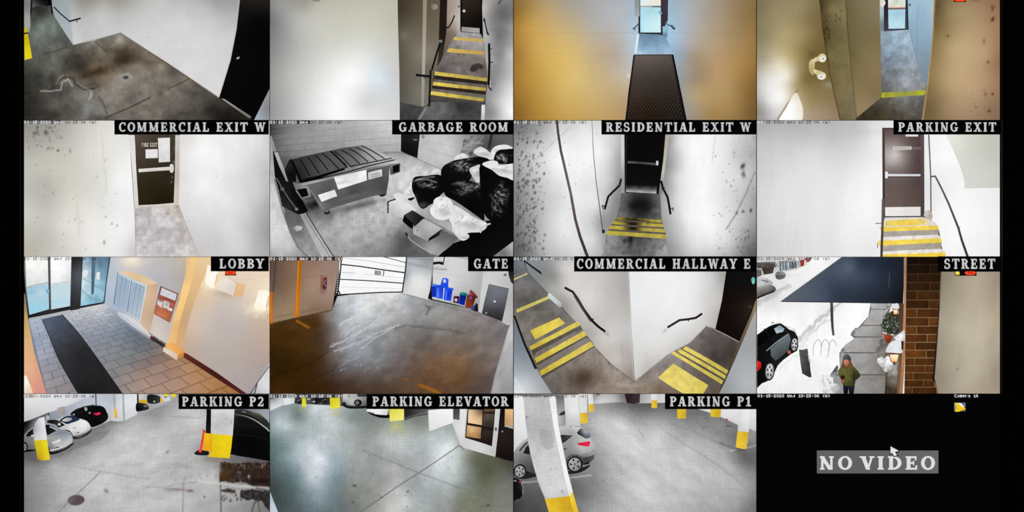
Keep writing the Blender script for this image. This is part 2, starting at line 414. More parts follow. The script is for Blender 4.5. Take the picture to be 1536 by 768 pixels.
# ======== ROW 1, FEED 1: concrete hall with a stained floor ========
F = 'in the top left feed'
tile(0, 0, 20, 0, 3.6575)
st('wall_left', [(180,-30),(320,-30),(320,60),(328,250),(225,90),(205,0)], [(225,20,(150,158,160)),(290,20,(160,168,170)),(270,120,(165,175,178)),(310,200,(175,182,184))], 'pale blue grey hallway wall '+F)
st('floor', [(60,30),(210,30),(226,90),(270,160),(330,249),(585,180),(1130,540),(1330,665),(50,665)],
   [(140,45,55),(150,80,(62,62,58)),(120,140,(88,92,86)),(180,150,(112,122,117)),(250,210,(104,105,98)),(150,280,(92,93,88)),(90,400,(58,58,53)),(240,335,(88,88,82)),
    (340,320,(72,68,60)),(450,240,(125,122,114)),(585,205,(132,128,118)),(600,310,(90,78,64)),(450,390,(92,78,62)),(720,350,(112,102,90)),(620,430,(130,124,114)),(800,420,(118,113,103)),
    (900,500,(112,106,98)),(1000,580,(84,79,73)),(1200,640,(34,32,30)),(1090,650,(50,47,43)),(300,560,(106,102,95)),(420,580,(122,120,115)),(90,600,(44,43,40)),(190,480,(78,76,70)),(600,600,(116,108,101)),
    (750,600,(112,104,97)),(550,480,(124,118,109)),(350,480,(94,91,85)),(300,640,(90,86,80))],
   'stained grey concrete floor '+F, sig=60, nz=(.42, 20), mat='g', res=1.5, marks=[
    ('b',610,330,60,26,-8,(48,36,26),.75),('b',460,392,80,20,-20,(52,36,20),.75),('b',390,415,30,16,-25,(60,42,25),.5),('b',335,312,45,18,0,(56,50,42),.6),('b',560,280,60,20,10,(70,58,46),.5),('b',740,340,50,16,10,(78,64,50),.5),
    ('b',100,560,60,60,0,(40,38,34),.5),('b',200,625,60,25,0,(42,40,36),.5),('b',1150,640,120,40,20,(24,22,20),.7),('b',650,600,60,30,0,(120,110,100),.4),
    ('l',[(450,230),(520,290)],5,(62,58,52),.7),('l',[(500,648),(640,590),(752,533)],5,(50,44,38),.8),('l',[(850,486),(900,465),(962,433)],5,(84,58,34),.8),('l',[(170,297),(230,280),(292,258)],5,(60,60,56),.7),
    ('l',[(470,530),(495,570),(515,630)],8,(76,66,58),.6,1.2),('l',[(60,535),(150,500),(215,490),(238,450),(275,425),(330,428),(340,458),(385,490),(440,490),(480,478)],8,(58,50,42),.8,1.4),
    ('l',[(150,500),(215,498),(260,492),(270,455),(300,432),(325,475)],5,(182,184,180),.8,1.6),('l',[(232,462),(250,432),(272,412)],4,(150,150,146),.7,1),('l',[(345,452),(390,480),(435,500),(480,478),(505,508)],4,(150,148,142),.7,1.4),
    ('l',[(425,500),(435,520),(415,545),(430,505)],6,(190,190,188),.6,1),('l',[(500,510),(560,512),(620,500)],3,(150,146,140),.6,1),('b',215,375,22,14,20,(112,114,110),.6),('b',400,600,26,70,15,(140,142,142),.5),('s',100,200,1100,640,40,3,6,(60,54,46),.5)])
d = th('floor_drain', 'pale square drain cover in the stained concrete floor '+F, 'drain', 617, 460)
pt(d, 'surround', [(568,415),(630,396),(664,425),(602,462)], [(600,430,(142,138,128)),(640,420,(150,146,137))], nz=(.1,8))
pt(d, 'grate', E(617,425,16,10,0), (72,74,78))
st('wall_front', [(305,-30),(1245,-30),(1243,0),(1225,160),(1192,330),(1128,540),(850,352),(585,180),(455,218),(328,248),(312,120)],
   [(325,60,178),(400,20,(150,148,138)),(560,12,(160,158,148)),(480,60,190),(800,30,198),(1000,20,184),(1130,10,158),(1200,40,165),(700,150,208),(1000,250,218),(1110,450,214),(1200,140,196),(600,130,198),(400,200,196),(330,200,206),(850,300,212),(950,100,206),(1050,50,190)],
   'big off white wall above the stained floor '+F, sig=80, nz=(.03,20), marks=[('l',[(585,182),(850,354),(1128,540)],5,(128,108,82),.8),('l',[(328,248),(585,182)],3,(150,145,135),.8),('l',[(1243,0),(1225,160),(1192,330),(1130,536)],6,(190,172,140),.6),('l',[(308,0),(314,120),(326,240)],6,(170,178,180),.7),('s',700,150,900,400,14,5,5,150,.4)])
st('trim_1', L([(585,180),(850,350),(1130,538)],4), (120,100,74), 'thin brown joint along the foot of the off white wall '+F)
dd = sth('door_1', 'near black door on the right '+F, 1250, 650)
pt(dd, 'door_leaf', [(1245,-30),(1407,-30),(1407,490),(1320,660),(1312,655),(1128,540),(1192,330),(1226,160),(1243,0)], [(1300,300,7),(1350,10,(34,30,28)),(1280,5,(30,27,25)),(1350,100,8),(1200,500,7)], nz=None)
pt(dd, 'door_handle', L([(1226,323),(1234,317),(1240,314)],9), 170)
pt(dd, 'threshold', [(1138,540),(1158,543),(1306,640),(1296,650)], [(1160,555,(150,146,138)),(1290,640,(120,118,112))])
st('wall_right', [(1407,485),(1407,665),(1318,665)], [(1400,520,150),(1400,600,130),(1340,650,(165,175,188))], 'grey wall edge beyond the black door '+F)
st('door_2', [(103,-30),(182,-30),(180,26),(104,40)], [(120,30,90),(140,5,18),(170,15,20)], 'dark doorway at the far end of the hallway '+F)
h = th('wall_handrail', 'black handrail post at the far left wall '+F, 'handrail', 100, 80)
pt(h, 'rail', L([(100,-20),(97,60),(93,90)],7), 16)
h = th('door_frame_post', 'black uprights beside the far doorway '+F, 'post', 210, 75)
pt(h, 'upright', L([(205,-20),(208,20),(213,76)],9), 18); pt(h, 'upright', L([(180,-20),(188,34)],8), 20)
st('wall_left', [(58,-30),(97,-30),(92,70),(94,140),(88,180),(60,152)], [(75,20,(120,124,120)),(75,120,(160,163,158))], 'narrow white wall strip at the far left '+F)
pb = th('bollard', 'yellow painted post at the far left edge '+F, 'post', 82, 328)
pt(pb, 'shaft', [(59,150),(74,150),(90,240),(103,318),(62,330)], [(65,200,(196,178,18)),(85,300,(226,208,22))]); pt(pb, 'band', L([(59,184),(80,181)],8), 20)
h = th('wall_handrail', 'black bent handrail on the off white wall corner '+F, 'handrail', 310, 122)
pt(h, 'rail', L([(222,38),(262,78),(308,117)],7)+L([(306,118),(370,100)],9), 24); pt(h, 'bracket', L([(350,105),(349,124)],5), 30)

# ======== ROW 1, FEED 2: stairs with yellow nosings up to a brown door ========
F = 'in the second top feed'
tile(1, 0, 395, 0, 3.657)
st('wall_left', [(30,-30),(736,-30),(738,100),(746,400),(749,660),(30,660)],
   [(45,100,118),(45,300,140),(50,600,150),(80,50,150),(100,250,150),(200,100,(186,186,180)),(150,400,(186,186,182)),(270,40,(182,180,168)),(230,20,(160,158,146)),(330,300,(214,214,208)),(450,200,(205,205,194)),(600,80,(196,196,180)),(700,100,(192,192,176)),(480,420,250),
    (400,560,252),(400,640,250),(300,600,238),(560,450,232),(625,430,(216,226,232)),(560,560,210),(720,400,206),(720,620,214),(650,250,(206,206,198)),(120,620,172),(600,620,225)],
   'bare glossy white wall filling the left '+F, sig=70, nz=(.03,60,90,3), marks=[('b',625,430,40,24,20,(222,236,246),.7),('l',[(272,0),(306,4)],6,(80,76,70),.6),('s',60,60,500,300,10,9,4,150,.5)])
st('wall_back', [(736,-30),(974,-30),(972,60),(960,350),(906,590),(868,588),(750,566),(740,150)],
   [(752,50,(66,58,44)),(760,300,(92,85,72)),(850,100,(94,87,72)),(800,300,(110,104,90)),(780,500,(92,88,79)),(880,300,(134,128,116)),(930,200,(112,102,88)),(930,60,(102,92,78)),(770,200,(100,94,82)),(860,500,(124,120,110)),(920,400,(100,94,84))],
   'brownish recess wall left of the staircase '+F, sig=60, nz=(.04,30), marks=[('b',775,190,25,22,0,(128,120,112),.5),('l',[(754,565),(868,588)],5,(50,46,40),.7)])
st('trim_1', [(876,-30),(898,-30),(890,300),(880,582),(866,582),(872,300)], [(885,50,(150,140,122)),(882,300,(176,168,152)),(876,550,(150,146,136))], 'pale corner strip on the brownish recess wall '+F)
one('wall_sounder', C([(922,25),(935,20),(954,28),(955,45),(940,52),(925,48)]), [(930,30,(110,100,88)),(945,35,(165,155,142))], 'small pale device high on the brownish recess wall '+F, 'alarm device')
st('floor', [(748,562),(868,588),(906,574),(930,556),(1216,556),(1216,660),(748,660)], [(780,600,62),(860,640,66),(900,630,102),(1000,600,96),(1090,585,50),(1150,600,70),(1000,650,90)], 'dark concrete landing at the foot of the stairs '+F, nz=(.3,8), mat='g')
st('trim_2', [(885,590),(900,592),(862,655),(846,655)], (128,126,120), 'pale kerb edge on the lower landing '+F)
st('wall_front', [(970,-30),(1012,-30),(1008,150),(985,300),(950,375),(960,300)], [(990,50,(34,27,20)),(985,200,(32,26,18)),(965,330,(60,50,38))], 'dark column face left of the upper corridor '+F, nz=(.1,20))
st('wall_left', [(1010,-30),(1086,-30),(1082,178),(1050,195),(962,362),(985,300),(1004,180)], [(1030,50,(162,148,136)),(1065,100,(194,185,175)),(1010,230,(112,98,88)),(1070,170,(176,168,160)),(980,320,(90,82,70)),(1045,180,(128,112,100))], 'upper corridor wall behind the left rail '+F, sig=40)
one('wall_button', E(1072,35,5,6), 70, 'tiny dark button left of the brown door '+F, 'button')
st('wall_right', [(1198,-30),(1374,-30),(1374,660),(1214,660),(1224,440),(1205,190)],
   [(1215,50,(186,182,178)),(1245,100,140),(1290,60,108),(1330,90,104),(1290,200,108),(1230,200,175),(1300,300,128),(1345,300,190),(1362,150,150),(1255,450,130),(1300,450,168),(1345,500,218),(1340,620,240),(1255,620,140),(1235,330,172),(1295,560,200),(1280,380,140)],
   'glossy grey wall right of the staircase '+F, sig=36, nz=(.04,20), marks=[('l',[(1290,20),(1305,0)],6,50,.8),('b',1290,165,45,12,0,(120,105,110),.5),('b',1300,240,40,10,0,(140,128,132),.4)])
dd = sth('door_1', 'dark brown door at the top of the stairs '+F, 1140, 185)
pt(dd, 'door_frame', [(1080,-30),(1204,-30),(1192,188),(1080,174)], (16,12,10))
pt(dd, 'door_leaf', [(1090,-30),(1198,-30),(1186,152),(1090,147)], [(1100,20,(44,36,30)),(1150,60,(34,27,22)),(1170,120,(18,14,12))])
pt(dd, 'kick_plate', [(1088,147),(1186,155),(1186,182),(1086,172)], [(1100,160,150),(1170,168,(170,165,160))])
pt(dd, 'door_knob', E(1101,60,8,8), 190)
st('floor', [(1078,174),(1192,186),(1214,232),(1218,300),(1230,440),(935,395),(975,330),(1045,205)],
   [(1130,190,(176,172,172)),(1130,240,(152,147,148)),(1050,250,(140,134,132)),(1080,320,(116,106,102)),(1000,380,(92,86,84)),(1150,330,(122,114,110)),(1200,400,(98,92,88)),(1060,370,(128,120,118)),(1200,300,(130,124,120))],
   'scuffed upper landing in front of the brown door '+F, sig=35, nz=(.25,8), mat='g', res=1.5, marks=[('p',C([(1132,378),(1150,352),(1180,345),(1206,362),(1200,380),(1180,378),(1160,394),(1135,390)]),(48,36,36),.85,1.2)])
for i,(q,c) in enumerate([([(1048,202),(1208,215),(1208,231),(1042,219)],(208,180,96)),([(1018,264),(1213,283),(1213,301),(1008,286)],(206,176,90))]):
    one('floor_stripe', q, [(q[0][0],q[0][1],c),(q[1][0],q[1][1],(190,160,84))], 'yellow stripe across the upper landing, %s, %s' % (['the one nearer the door','the one nearer the stairs'][i], F), 'stripe', nz=(.08,6))
s_ = th('staircase', 'three concrete steps with yellow nosings between black rails '+F, 'stairs', 1070, 560)
pt(s_, 'side', [(935,395),(1232,430),(1216,562),(918,525)], (58,50,44), nz=(.2,6))
for a,b,c,d,e in (((945,412),(1228,447),(1224,466),(938,434),(42,34,30)),((938,434),(1224,466),(1222,482),(932,450),(100,94,88)),((930,468),(1222,500),(1218,520),(926,485),(46,38,33)),((926,485),(1218,520),(1216,540),(922,502),(106,100,94)),((918,522),(1212,558),(1216,562),(916,560),(74,70,66))):
    pt(s_, 'tread' if e[0] > 70 else 'riser', [a,b,c,d], e, nz=(.25,5))
for q in ([(940,392),(1230,428),(1228,447),(938,412)],[(932,449),(1222,482),(1220,500),(928,468)],[(922,500),(1215,540),(1212,558),(916,520)]):
    pt(s_, 'nosing', q, [(q[0][0],q[0][1],(214,190,88)),(q[1][0],q[1][1],(178,158,78))], nz=(.2,5))
one('kerb_post', [(1198,575),(1216,575),(1214,660),(1194,660)], [(1205,600,225),(1205,650,190)], 'short white post at the right foot of the stairs '+F, 'post')
h = th('wall_handrail', 'black handrail rising along the left of the stairs '+F, 'handrail', 912, 580)
pt(h, 'rail', L([(974,228),(958,270),(924,385)],11), 20); pt(h, 'post', L([(918,385),(910,580)],12), 22); pt(h, 'rail_end', L([(836,411),(915,420)],13), 16); pt(h, 'bracket', E(972,226,10,8), 120); pt(h, 'bracket', L([(882,420),(882,432)],6), 50)
pt(h, 'foot', E(908,577,11,7), 40)
h = th('wall_handrail', 'short black handrail on the wall left of the door '+F, 'handrail', 1015, 155)
pt(h, 'rail', L([(1049,84),(1035,120),(1016,152)],8)+L([(1016,152),(978,148)],9), 26)
h = th('wall_handrail', 'short black handrail right of the brown door '+F, 'handrail', 1230, 195)
pt(h, 'rail', L([(1210,100),(1217,140),(1226,175),(1236,192)],10), 26); pt(h, 'wall_gap', L([(1209,120),(1222,180)],3), 200)
h = th('wall_handrail', 'long black handrail on the right of the stairs '+F, 'handrail', 1240, 490)
pt(h, 'rail', L([(1238,238),(1240,340),(1236,470)],13), 16); pt(h, 'rail_end', L([(1236,474),(1252,496)],8), 24); pt(h, 'bracket', L([(1240,340),(1258,342)],6), 30); pt(h, 'bracket', L([(1242,268),(1256,268)],5), 50); pt(h, 'highlight', L([(1246,440),(1244,480)],4), 190)

# ======== ROW 1, FEED 3: yellow walled corridor with a dark ribbed mat ========
F = 'in the third top feed'
tile(2, 0, 760, 0, 3.657)
st('wall_left', [(30,-30),(724,-30),(722,190),(697,300),(668,500),(650,660),(30,660)],
   [(48,60,(140,104,48)),(48,300,(158,116,52)),(60,620,(138,98,42)),(110,150,(190,150,76)),(110,450,(180,138,62)),(150,620,(172,130,56)),(200,60,(186,158,104)),(170,300,(206,166,88)),(350,25,(168,160,146)),(400,90,(178,168,148)),(500,50,(172,172,172)),(500,130,(178,176,172)),(620,60,(182,186,190)),(680,60,(170,184,196)),
    (350,280,(214,184,116)),(380,420,(216,188,118)),(300,520,(206,172,98)),(500,330,(192,172,136)),(500,550,(198,170,116)),(430,620,(196,164,98)),(600,300,(180,168,156)),(620,220,(184,178,172)),(600,480,(194,172,134)),(660,420,(196,186,170)),(640,600,(182,152,108)),(560,620,(190,160,106)),(700,170,(180,200,216)),(690,280,(184,196,204)),(240,400,(208,172,92))],
   'glossy ochre wall left of the mat '+F, sig=62, nz=(.03,50,90,4), marks=[('b',668,415,6,12,0,(235,225,205),.8),('l',[(40,182),(700,180)],3,(150,130,90),.16),('l',[(40,300),(690,296)],3,(150,130,90),.14)])
st('wall_right', [(864,-30),(1372,-30),(1372,660),(984,660),(940,430),(910,298),(866,186)],
   [(910,60,(160,186,204)),(905,200,(166,200,226)),(990,60,(172,178,184)),(1080,80,(168,160,150)),(1200,60,(158,140,112)),(1340,60,(138,110,70)),(940,290,(152,172,190)),(1000,230,(176,172,172)),(985,380,(160,156,150)),(960,430,(150,152,152)),(1030,330,(160,142,118)),(1100,300,(174,154,122)),(1220,200,(164,142,106)),(1340,300,(158,122,70)),
    (1345,480,(132,98,52)),(1345,620,(118,90,50)),(1200,500,(176,148,100)),(1050,420,(154,136,110)),(1040,520,(180,158,118)),(1010,590,(160,152,138)),(1150,400,(180,148,110)),(1120,620,(164,132,84)),(1250,350,(174,140,88)),(1250,600,(156,126,78))],
   'glossy beige wall right of the mat '+F, sig=52, nz=(.03,50,90,4), marks=[('l',[(900,182),(1360,182)],3,(130,120,100),.18),('l',[(915,300),(1360,304)],3,(130,120,100),.14)])
st('floor', [(722,180),(868,186),(914,300),(990,660),(648,660),(697,300)], [(790,205,(100,128,150)),(800,240,(128,158,184)),(740,260,(138,172,200)),(860,260,(140,172,198)),(720,292,(176,204,224)),(900,294,(164,190,210))], 'blue grey floor between door and mat '+F, nz=(.1,8), sig=40, mat='g')
m_ = th('floor_mat', 'long dark brown ribbed mat running down the corridor '+F, 'mat', 820, 655)
pt(m_, 'mat_base', [(699,301),(910,300),(984,660),(653,660)], [(760,310,(92,82,76)),(880,310,(78,68,62)),(750,400,(66,58,53)),(880,420,(48,42,38)),(800,500,(46,39,34)),(720,520,(52,42,36)),(800,600,(34,24,18)),(950,620,(30,26,24)),(700,630,(34,26,20))], sig=50)
pt(m_, 'edging', L([(699,301),(653,660)],8), (24,18,16)); pt(m_, 'edging', L([(910,300),(984,660)],10), (14,12,12)); pt(m_, 'edging', L([(699,301),(910,300)],5), (60,58,58))
hf = HOM((706,306),(902,305),(966,655),(664,655)); q = []
for r in range(40):
    v0 = r/40; n = 15
    for k in range(n):
        u0 = (k+(.5 if r % 2 else 0))/n
        if u0+.5/n > 1: continue
        q.append([hf(u0,v0+.012),hf(u0+.36/n,v0+.002),hf(u0+.52/n,v0+.008),hf(u0+.2/n,v0+.021)])
pt(m_, 'tread_pattern', q, [(800,310,(140,130,124)),(800,420,(94,86,80)),(800,520,(78,66,58)),(800,640,(58,42,30))], stuff=True, sig=60)
dd = sth('door_1', 'glazed door letting in bright daylight '+F, 800, 188)
pt(dd, 'door_frame', [(720,-30),(886,-30),(884,110),(870,140),(856,195),(845,190),(728,184),(722,95)], [(740,180,(42,38,40)),(860,40,(62,54,62)),(870,100,(58,50,60)),(850,180,(40,46,54))])
pt(dd, 'pane', [(733,-30),(845,-30),(845,32),(733,32)], [(760,10,(226,236,238)),(830,10,(236,230,214))])
pt(dd, 'pane', [(733,38),(845,40),(845,178),(733,178)], [(790,60,(178,218,230)),(780,110,(196,234,242)),(790,160,(204,240,244)),(740,140,(180,225,240))], nz=(.05,6))
pt(dd, 'rail', L([(733,35),(845,38)],5), (200,170,172)); pt(dd, 'door_closer', L([(795,35),(845,38)],8), (110,118,128)); pt(dd, 'push_handle', C([(832,68),(842,60),(852,72),(842,80)]), (120,180,200))
one('wall_box', R(702,-30,729,90), [(710,20,(140,148,152)),(720,80,(160,168,172))], 'grey box on the wall left of the glazed door '+F, 'box')
one('wall_skirt', [(716,188),(727,188),(714,290),(700,290)], [(720,200,(226,242,250)),(708,280,(214,232,242))], 'white skirting piece at the left of the blue floor '+F, 'skirting')
one('wall_skirt', [(855,144),(886,148),(880,208),(857,196)], [(865,160,(150,196,216)),(870,200,(96,130,150))], 'pale blue skirting block right of the glazed door '+F, 'skirting')
h = th('wall_handrail', 'dark handrail end on the left wall near the glazed door '+F, 'handrail', 700, 165)
pt(h, 'rail', L([(724,128),(708,148),(692,160)],8), (70,104,124)); pt(h, 'bracket', L([(700,150),(704,168)],5), 30)
h = th('wall_handrail', 'dark handrail end on the right wall near the glazed door '+F, 'handrail', 905, 165)
pt(h, 'rail', L([(872,122),(884,138),(918,144)],8), (80,120,140)); pt(h, 'bracket', L([(900,140),(916,160)],6), 24); pt(h, 'rail_end', E(918,156,7,6), 40)

# ======== ROW 1, FEED 4: emergency light beside a narrow passage ========
F = 'in the top right feed'
tile(3, 0, 1125, 0, 3.657)
st('wall_left', [(30,-30),(376,-30),(400,180),(440,430),(492,660),(30,660)],
   [(50,40,(122,114,86)),(60,200,(140,130,98)),(150,60,(152,138,104)),(280,40,(150,134,98)),(340,100,(124,108,72)),(200,190,(172,156,114)),(280,190,(156,140,98)),(310,290,(128,112,68)),(240,320,(178,160,112)),(150,340,(214,204,176)),(130,450,(238,236,232)),(210,420,(236,230,214)),(250,470,(180,160,118)),(300,430,(126,110,68)),(370,280,(116,98,58)),
    (370,500,(140,120,80)),(330,560,(152,134,96)),(450,620,(148,128,102)),(380,630,(166,146,118)),(70,330,(166,158,134)),(55,600,(152,148,140)),(100,560,(220,218,218)),(170,540,(250,248,246)),(120,640,(200,196,196))],
   'tan wall with a bright glare of lamp light '+F, sig=44, nz=(.03,25), marks=[('b',445,468,55,22,10,(156,156,142),.6),('l',[(152,655),(205,570),(262,492)],7,(148,122,92),.8),('b',340,300,20,18,-45,(96,82,48),.6)])
one('wall_light', C([(160,664),(200,590),(236,520),(258,512),(280,560),(291,605),(282,664),(220,690)],4), [(240,560,(250,248,246)),(230,630,252),(280,600,(236,230,214)),(250,530,(230,220,200))], 'blown out bright wall lamp near the lower left corner '+F, 'lamp')
st('wall_front', [(375,-30),(524,-30),(530,120),(548,330),(584,660),(492,660),(440,430),(402,180)],
   [(395,30,(70,58,34)),(450,50,(122,110,76)),(415,200,(84,72,42)),(450,300,(114,102,66)),(500,120,(120,108,74)),(500,500,(128,112,78)),(470,480,(108,96,62)),(540,620,(124,112,82)),(510,640,(108,94,66)),(570,560,(112,104,78))],
   'dirty tan pillar face between two walls '+F, sig=40, nz=(.1,14), marks=[('s',408,90,440,230,26,1,8,(56,46,24),.8),('s',450,50,500,120,14,2,7,(74,62,40),.7),('l',[(378,0),(402,180),(442,430),(492,655)],4,(66,54,28),.8),('s',470,200,540,480,14,4,5,(84,74,46),.6)])
st('wall_back', [(520,-30),(714,-30),(718,300),(722,535),(583,652),(548,330)],
   [(540,50,(106,94,66)),(600,50,(122,110,80)),(700,50,(134,122,96)),(560,300,(106,94,60)),(630,300,(128,114,78)),(700,400,(138,120,84)),(700,200,(124,110,78)),(620,580,(146,126,96)),(600,480,(132,114,78)),(700,510,(128,112,80))],
   'tan passage wall between pillar and doorway '+F, sig=50, nz=(.03,40,90,3), marks=[('l',[(524,0),(532,120),(549,330),(584,650)],4,(76,68,44),.7)])
st('floor', [(715,168),(870,164),(918,350),(968,470),(945,660),(575,660),(583,648),(722,532)],
   [(790,190,(150,174,186)),(850,180,(168,190,204)),(790,260,(146,166,184)),(860,250,(156,176,192)),(790,330,(136,150,164)),(780,390,(122,132,142)),(880,400,(142,150,158)),(850,470,(158,162,170)),(770,490,(112,112,110)),(860,590,(98,96,92)),(740,600,(72,66,52)),(640,640,(54,46,34)),(930,560,(92,90,86)),(900,640,(86,80,72))],
   'blue grey passage floor leading to a glazed door '+F, sig=42, nz=(.22,9), mat='g', marks=[('s',720,180,900,480,30,8,5,(205,212,220),.5),('s',700,540,930,650,20,2,6,(150,148,140),.5),('b',790,395,40,14,0,(98,98,98),.5)])
one('floor_stripe', [(722,508),(966,495),(956,521),(722,537)], [(740,520,(166,166,48)),(850,512,(148,150,74)),(940,508,(176,178,46))], 'yellow stripe across the passage floor '+F, 'stripe', nz=(.12,7))
st('wall_right', [(865,-30),(1014,-30),(1002,200),(978,440),(966,480),(918,350),(870,164)],
   [(890,60,(156,188,208)),(940,60,(146,178,200)),(900,180,(140,168,190)),(950,200,(142,170,190)),(960,320,(128,148,162)),(995,60,(170,192,204)),(925,320,(136,156,170)),(960,430,(122,138,150))],
   'pale blue passage wall right of the glazed door '+F, sig=40, nz=(.03,20), marks=[('l',[(918,350),(916,180),(922,20)],3,(120,146,164),.5),('l',[(870,166),(918,350)],4,(110,124,134),.6)])
one('door_stop', E(877,27,5,7), 50, 'tiny dark fitting on the blue passage wall '+F, 'fitting')
st('wall_right', [(1010,-30),(1372,-30),(1372,660),(942,660),(975,440),(1000,200)],
   [(1025,40,(96,80,52)),(1040,150,(124,104,68)),(1100,60,(152,132,96)),(1200,60,(166,142,108)),(1340,40,(146,112,84)),(1040,300,(152,130,88)),(1110,280,(188,164,122)),(1200,300,(192,166,128)),(1300,300,(180,150,114)),(1352,330,(150,114,84)),(1100,450,(184,158,118)),
    (1000,480,(138,116,78)),(1000,600,(116,98,66)),(1080,600,(156,132,98)),(1250,500,(184,154,120)),(1200,640,(160,132,104)),(1345,600,(138,110,86))],
   'tan wall filling the right '+F, sig=60, nz=(.03,30), marks=[('s',1325,36,1345,60,4,1,8,(74,46,28),.9),('b',1332,105,8,12,20,(66,36,20),.9),('b',1085,196,6,6,0,(80,58,30),.8),('b',1284,225,7,14,0,(120,84,56),.7),('b',1305,340,7,6,0,(90,60,36),.8),('b',1291,518,6,12,0,(104,72,44),.8),('b',1331,514,7,7,0,(74,46,28),.9),('b',1240,588,6,6,0,(90,60,40),.8),('b',1312,610,8,7,0,(64,38,24),.9),('b',1240,5,26,6,0,(120,92,60),.6),('s',1200,480,1340,640,16,6,6,(120,88,60),.6),
   ('l',[(1012,0),(1000,200),(976,440),(946,655)],7,(196,164,112),.8)])
dd = sth('door_1', 'glazed door at the end of the blue passage '+F, 800, 170)
pt(dd, 'door_frame', [(732,-30),(864,-30),(864,164),(735,172)], [(745,60,(40,38,48)),(860,100,(54,60,74)),(800,165,(72,70,76))])
pt(dd, 'pane', [(757,-30),(854,-30),(852,40),(758,42)], [(800,5,(206,218,210)),(800,35,(232,226,206))], nz=(.1,5)); pt(dd, 'rail', L([(758,44),(852,42)],6), (196,140,124))
pt(dd, 'pane', [(758,52),(852,50),(850,156),(760,158)], [(800,70,(166,206,222)),(800,140,(190,226,238))], nz=(.05,5))
st('wall_front', R(712,-30,734,170), [(722,60,(176,190,198)),(722,150,(120,130,140))], 'thin pale jamb left of the glazed door '+F)
one('emergency_lamp_head', C([(712,6),(722,-2),(738,2),(742,20),(728,38),(716,28)]), [(722,15,(214,206,176)),(735,25,(240,240,236))], 'round lamp head beside the top of the glazed door '+F, 'lamp')
e_ = th('emergency_light', 'cream emergency light unit with two round lamp heads '+F, 'emergency light', 345, 410)
pt(e_, 'housing', C([(352,322),(334,330),(323,350),(325,385),(336,408),(350,410),(354,388),(356,345),(362,330)]), [(335,350,(196,182,128)),(350,380,(178,160,104)),(345,335,(214,204,156))], sig=20)
for y0,y1 in ((330,322),(388,398)):
    pt(e_, 'arm', C([(350,y0-8),(372,y1-12),(392,y1-8),(390,y1+10),(368,y1+14),(350,y0+8)]), [(360,y0,(228,220,184)),(380,y1+8,(176,158,106))], sig=14)
for cx,cy,rx,ry,lx,ly in ((396,318,22,24,402,322),(392,416,25,22,391,422)):
    hd = pt(e_, 'lamp_head', E(cx,cy,rx,ry), [(cx,cy-ry,(208,192,138)),(cx+8,cy+8,(236,232,214))], sig=16)
    pt(hd, 'lens', E(lx,ly,14,12), [(lx,ly,200),(lx-9,ly-5,250),(lx+9,ly+3,248)], sig=6); pt(hd, 'bulb', [E(lx,ly,5,4)], (110,104,110))
view(0,0,1); ic = one('status_icon', R(1430.5,-3,1449,3.2), 14, 'red orange recording icon cut off at the top edge '+F, 'icon'); pt(ic, 'badge', C([(1432,-3),(1447.5,-3),(1447,1.5),(1440,2.4),(1432.5,1.5)]), (250,72,34))

# ======== ROW 2, FEED 1: white corridor to a fire exit door ========
F = 'in the commercial exit feed'
tile(0, 1, 20, 175, 3.49)
st('wall_front', R(595,10,880,110), 222, 'white lintel above the fire exit door '+F)
st('floor', [(632,482),(655,470),(868,456),(980,735),(636,735)],
   [(700,480,(190,186,184)),(750,500,(204,200,200)),(650,600,(196,192,192)),(740,600,(196,190,192)),(830,540,(208,204,204)),(750,700,(204,200,202)),(850,640,(194,188,188)),(930,700,(204,200,198)),(860,480,(190,178,166))],
   'mottled pale floor leading to the fire exit door '+F, sig=45, nz=(.18,7), mat='g', res=1.5, marks=[('b',860,468,14,9,0,(166,128,100),.7),('b',810,508,10,8,0,(150,142,140),.7),('b',785,590,60,8,0,(164,156,158),.5),('l',[(870,470),(905,560),(975,730)],4,(180,158,140),.6),('l',[(640,490),(640,730)],4,(140,136,134),.5)])
st('wall_left', [(40,10),(602,10),(614,200),(633,484),(640,735),(40,735)],
   [(70,60,(150,148,140)),(70,160,(176,174,166)),(180,60,(156,154,146)),(300,60,(186,184,176)),(430,60,(214,212,204)),(100,260,(196,196,186)),(170,350,(182,180,172)),(150,450,(184,182,174)),(250,280,(202,198,188)),(300,450,(212,208,200)),(400,180,(218,216,208)),(480,300,(222,221,214)),
    (570,150,(226,226,222)),(560,330,242),(530,500,236),(260,560,(218,215,208)),(80,500,(206,205,196)),(80,700,(186,182,168)),(350,650,(222,220,214)),(580,600,244),(560,710,236),(625,700,(206,204,204)),(420,420,(218,217,210)),(180,620,(190,189,182))],
   'scuffed off white corridor wall on the left '+F, sig=56, nz=(.05,40,90,3), marks=[('s',70,50,260,180,45,3,7,(84,80,72),.8),('s',80,100,560,720,50,8,6,(140,136,128),.7),('b',172,85,12,8,30,(70,66,58),.8),('b',298,180,4,8,0,90,.8),('b',476,658,6,12,0,(120,118,112),.8),('l',[(462,80),(470,200),(490,400)],3,(190,186,176),.5,1),('l',[(330,450),(345,620)],12,(200,194,180),.3,2),('s',120,330,220,420,10,2,10,(160,156,148),.6)])
st('wall_right', [(866,10),(1346,10),(1346,735),(978,735),(905,560),(866,462)],
   [(885,120,(226,224,220)),(980,180,252),(1080,150,244),(1180,100,232),(1290,120,224),(900,300,(224,222,220)),(1000,350,244),(1120,330,228),(1200,220,230),(1310,300,196),(1325,450,176),(1332,600,152),(1332,120,206),(1200,480,216),(1000,520,(224,224,224)),(1050,640,(206,205,206)),(1200,680,206),(930,560,(214,213,214)),(1280,420,206),(1150,580,214),(1290,700,176),(990,700,(200,198,198))],
   'white corridor wall on the right '+F, sig=52, nz=(.05,36,60,2), marks=[('s',900,300,1330,700,30,12,5,(176,176,172),.6)])
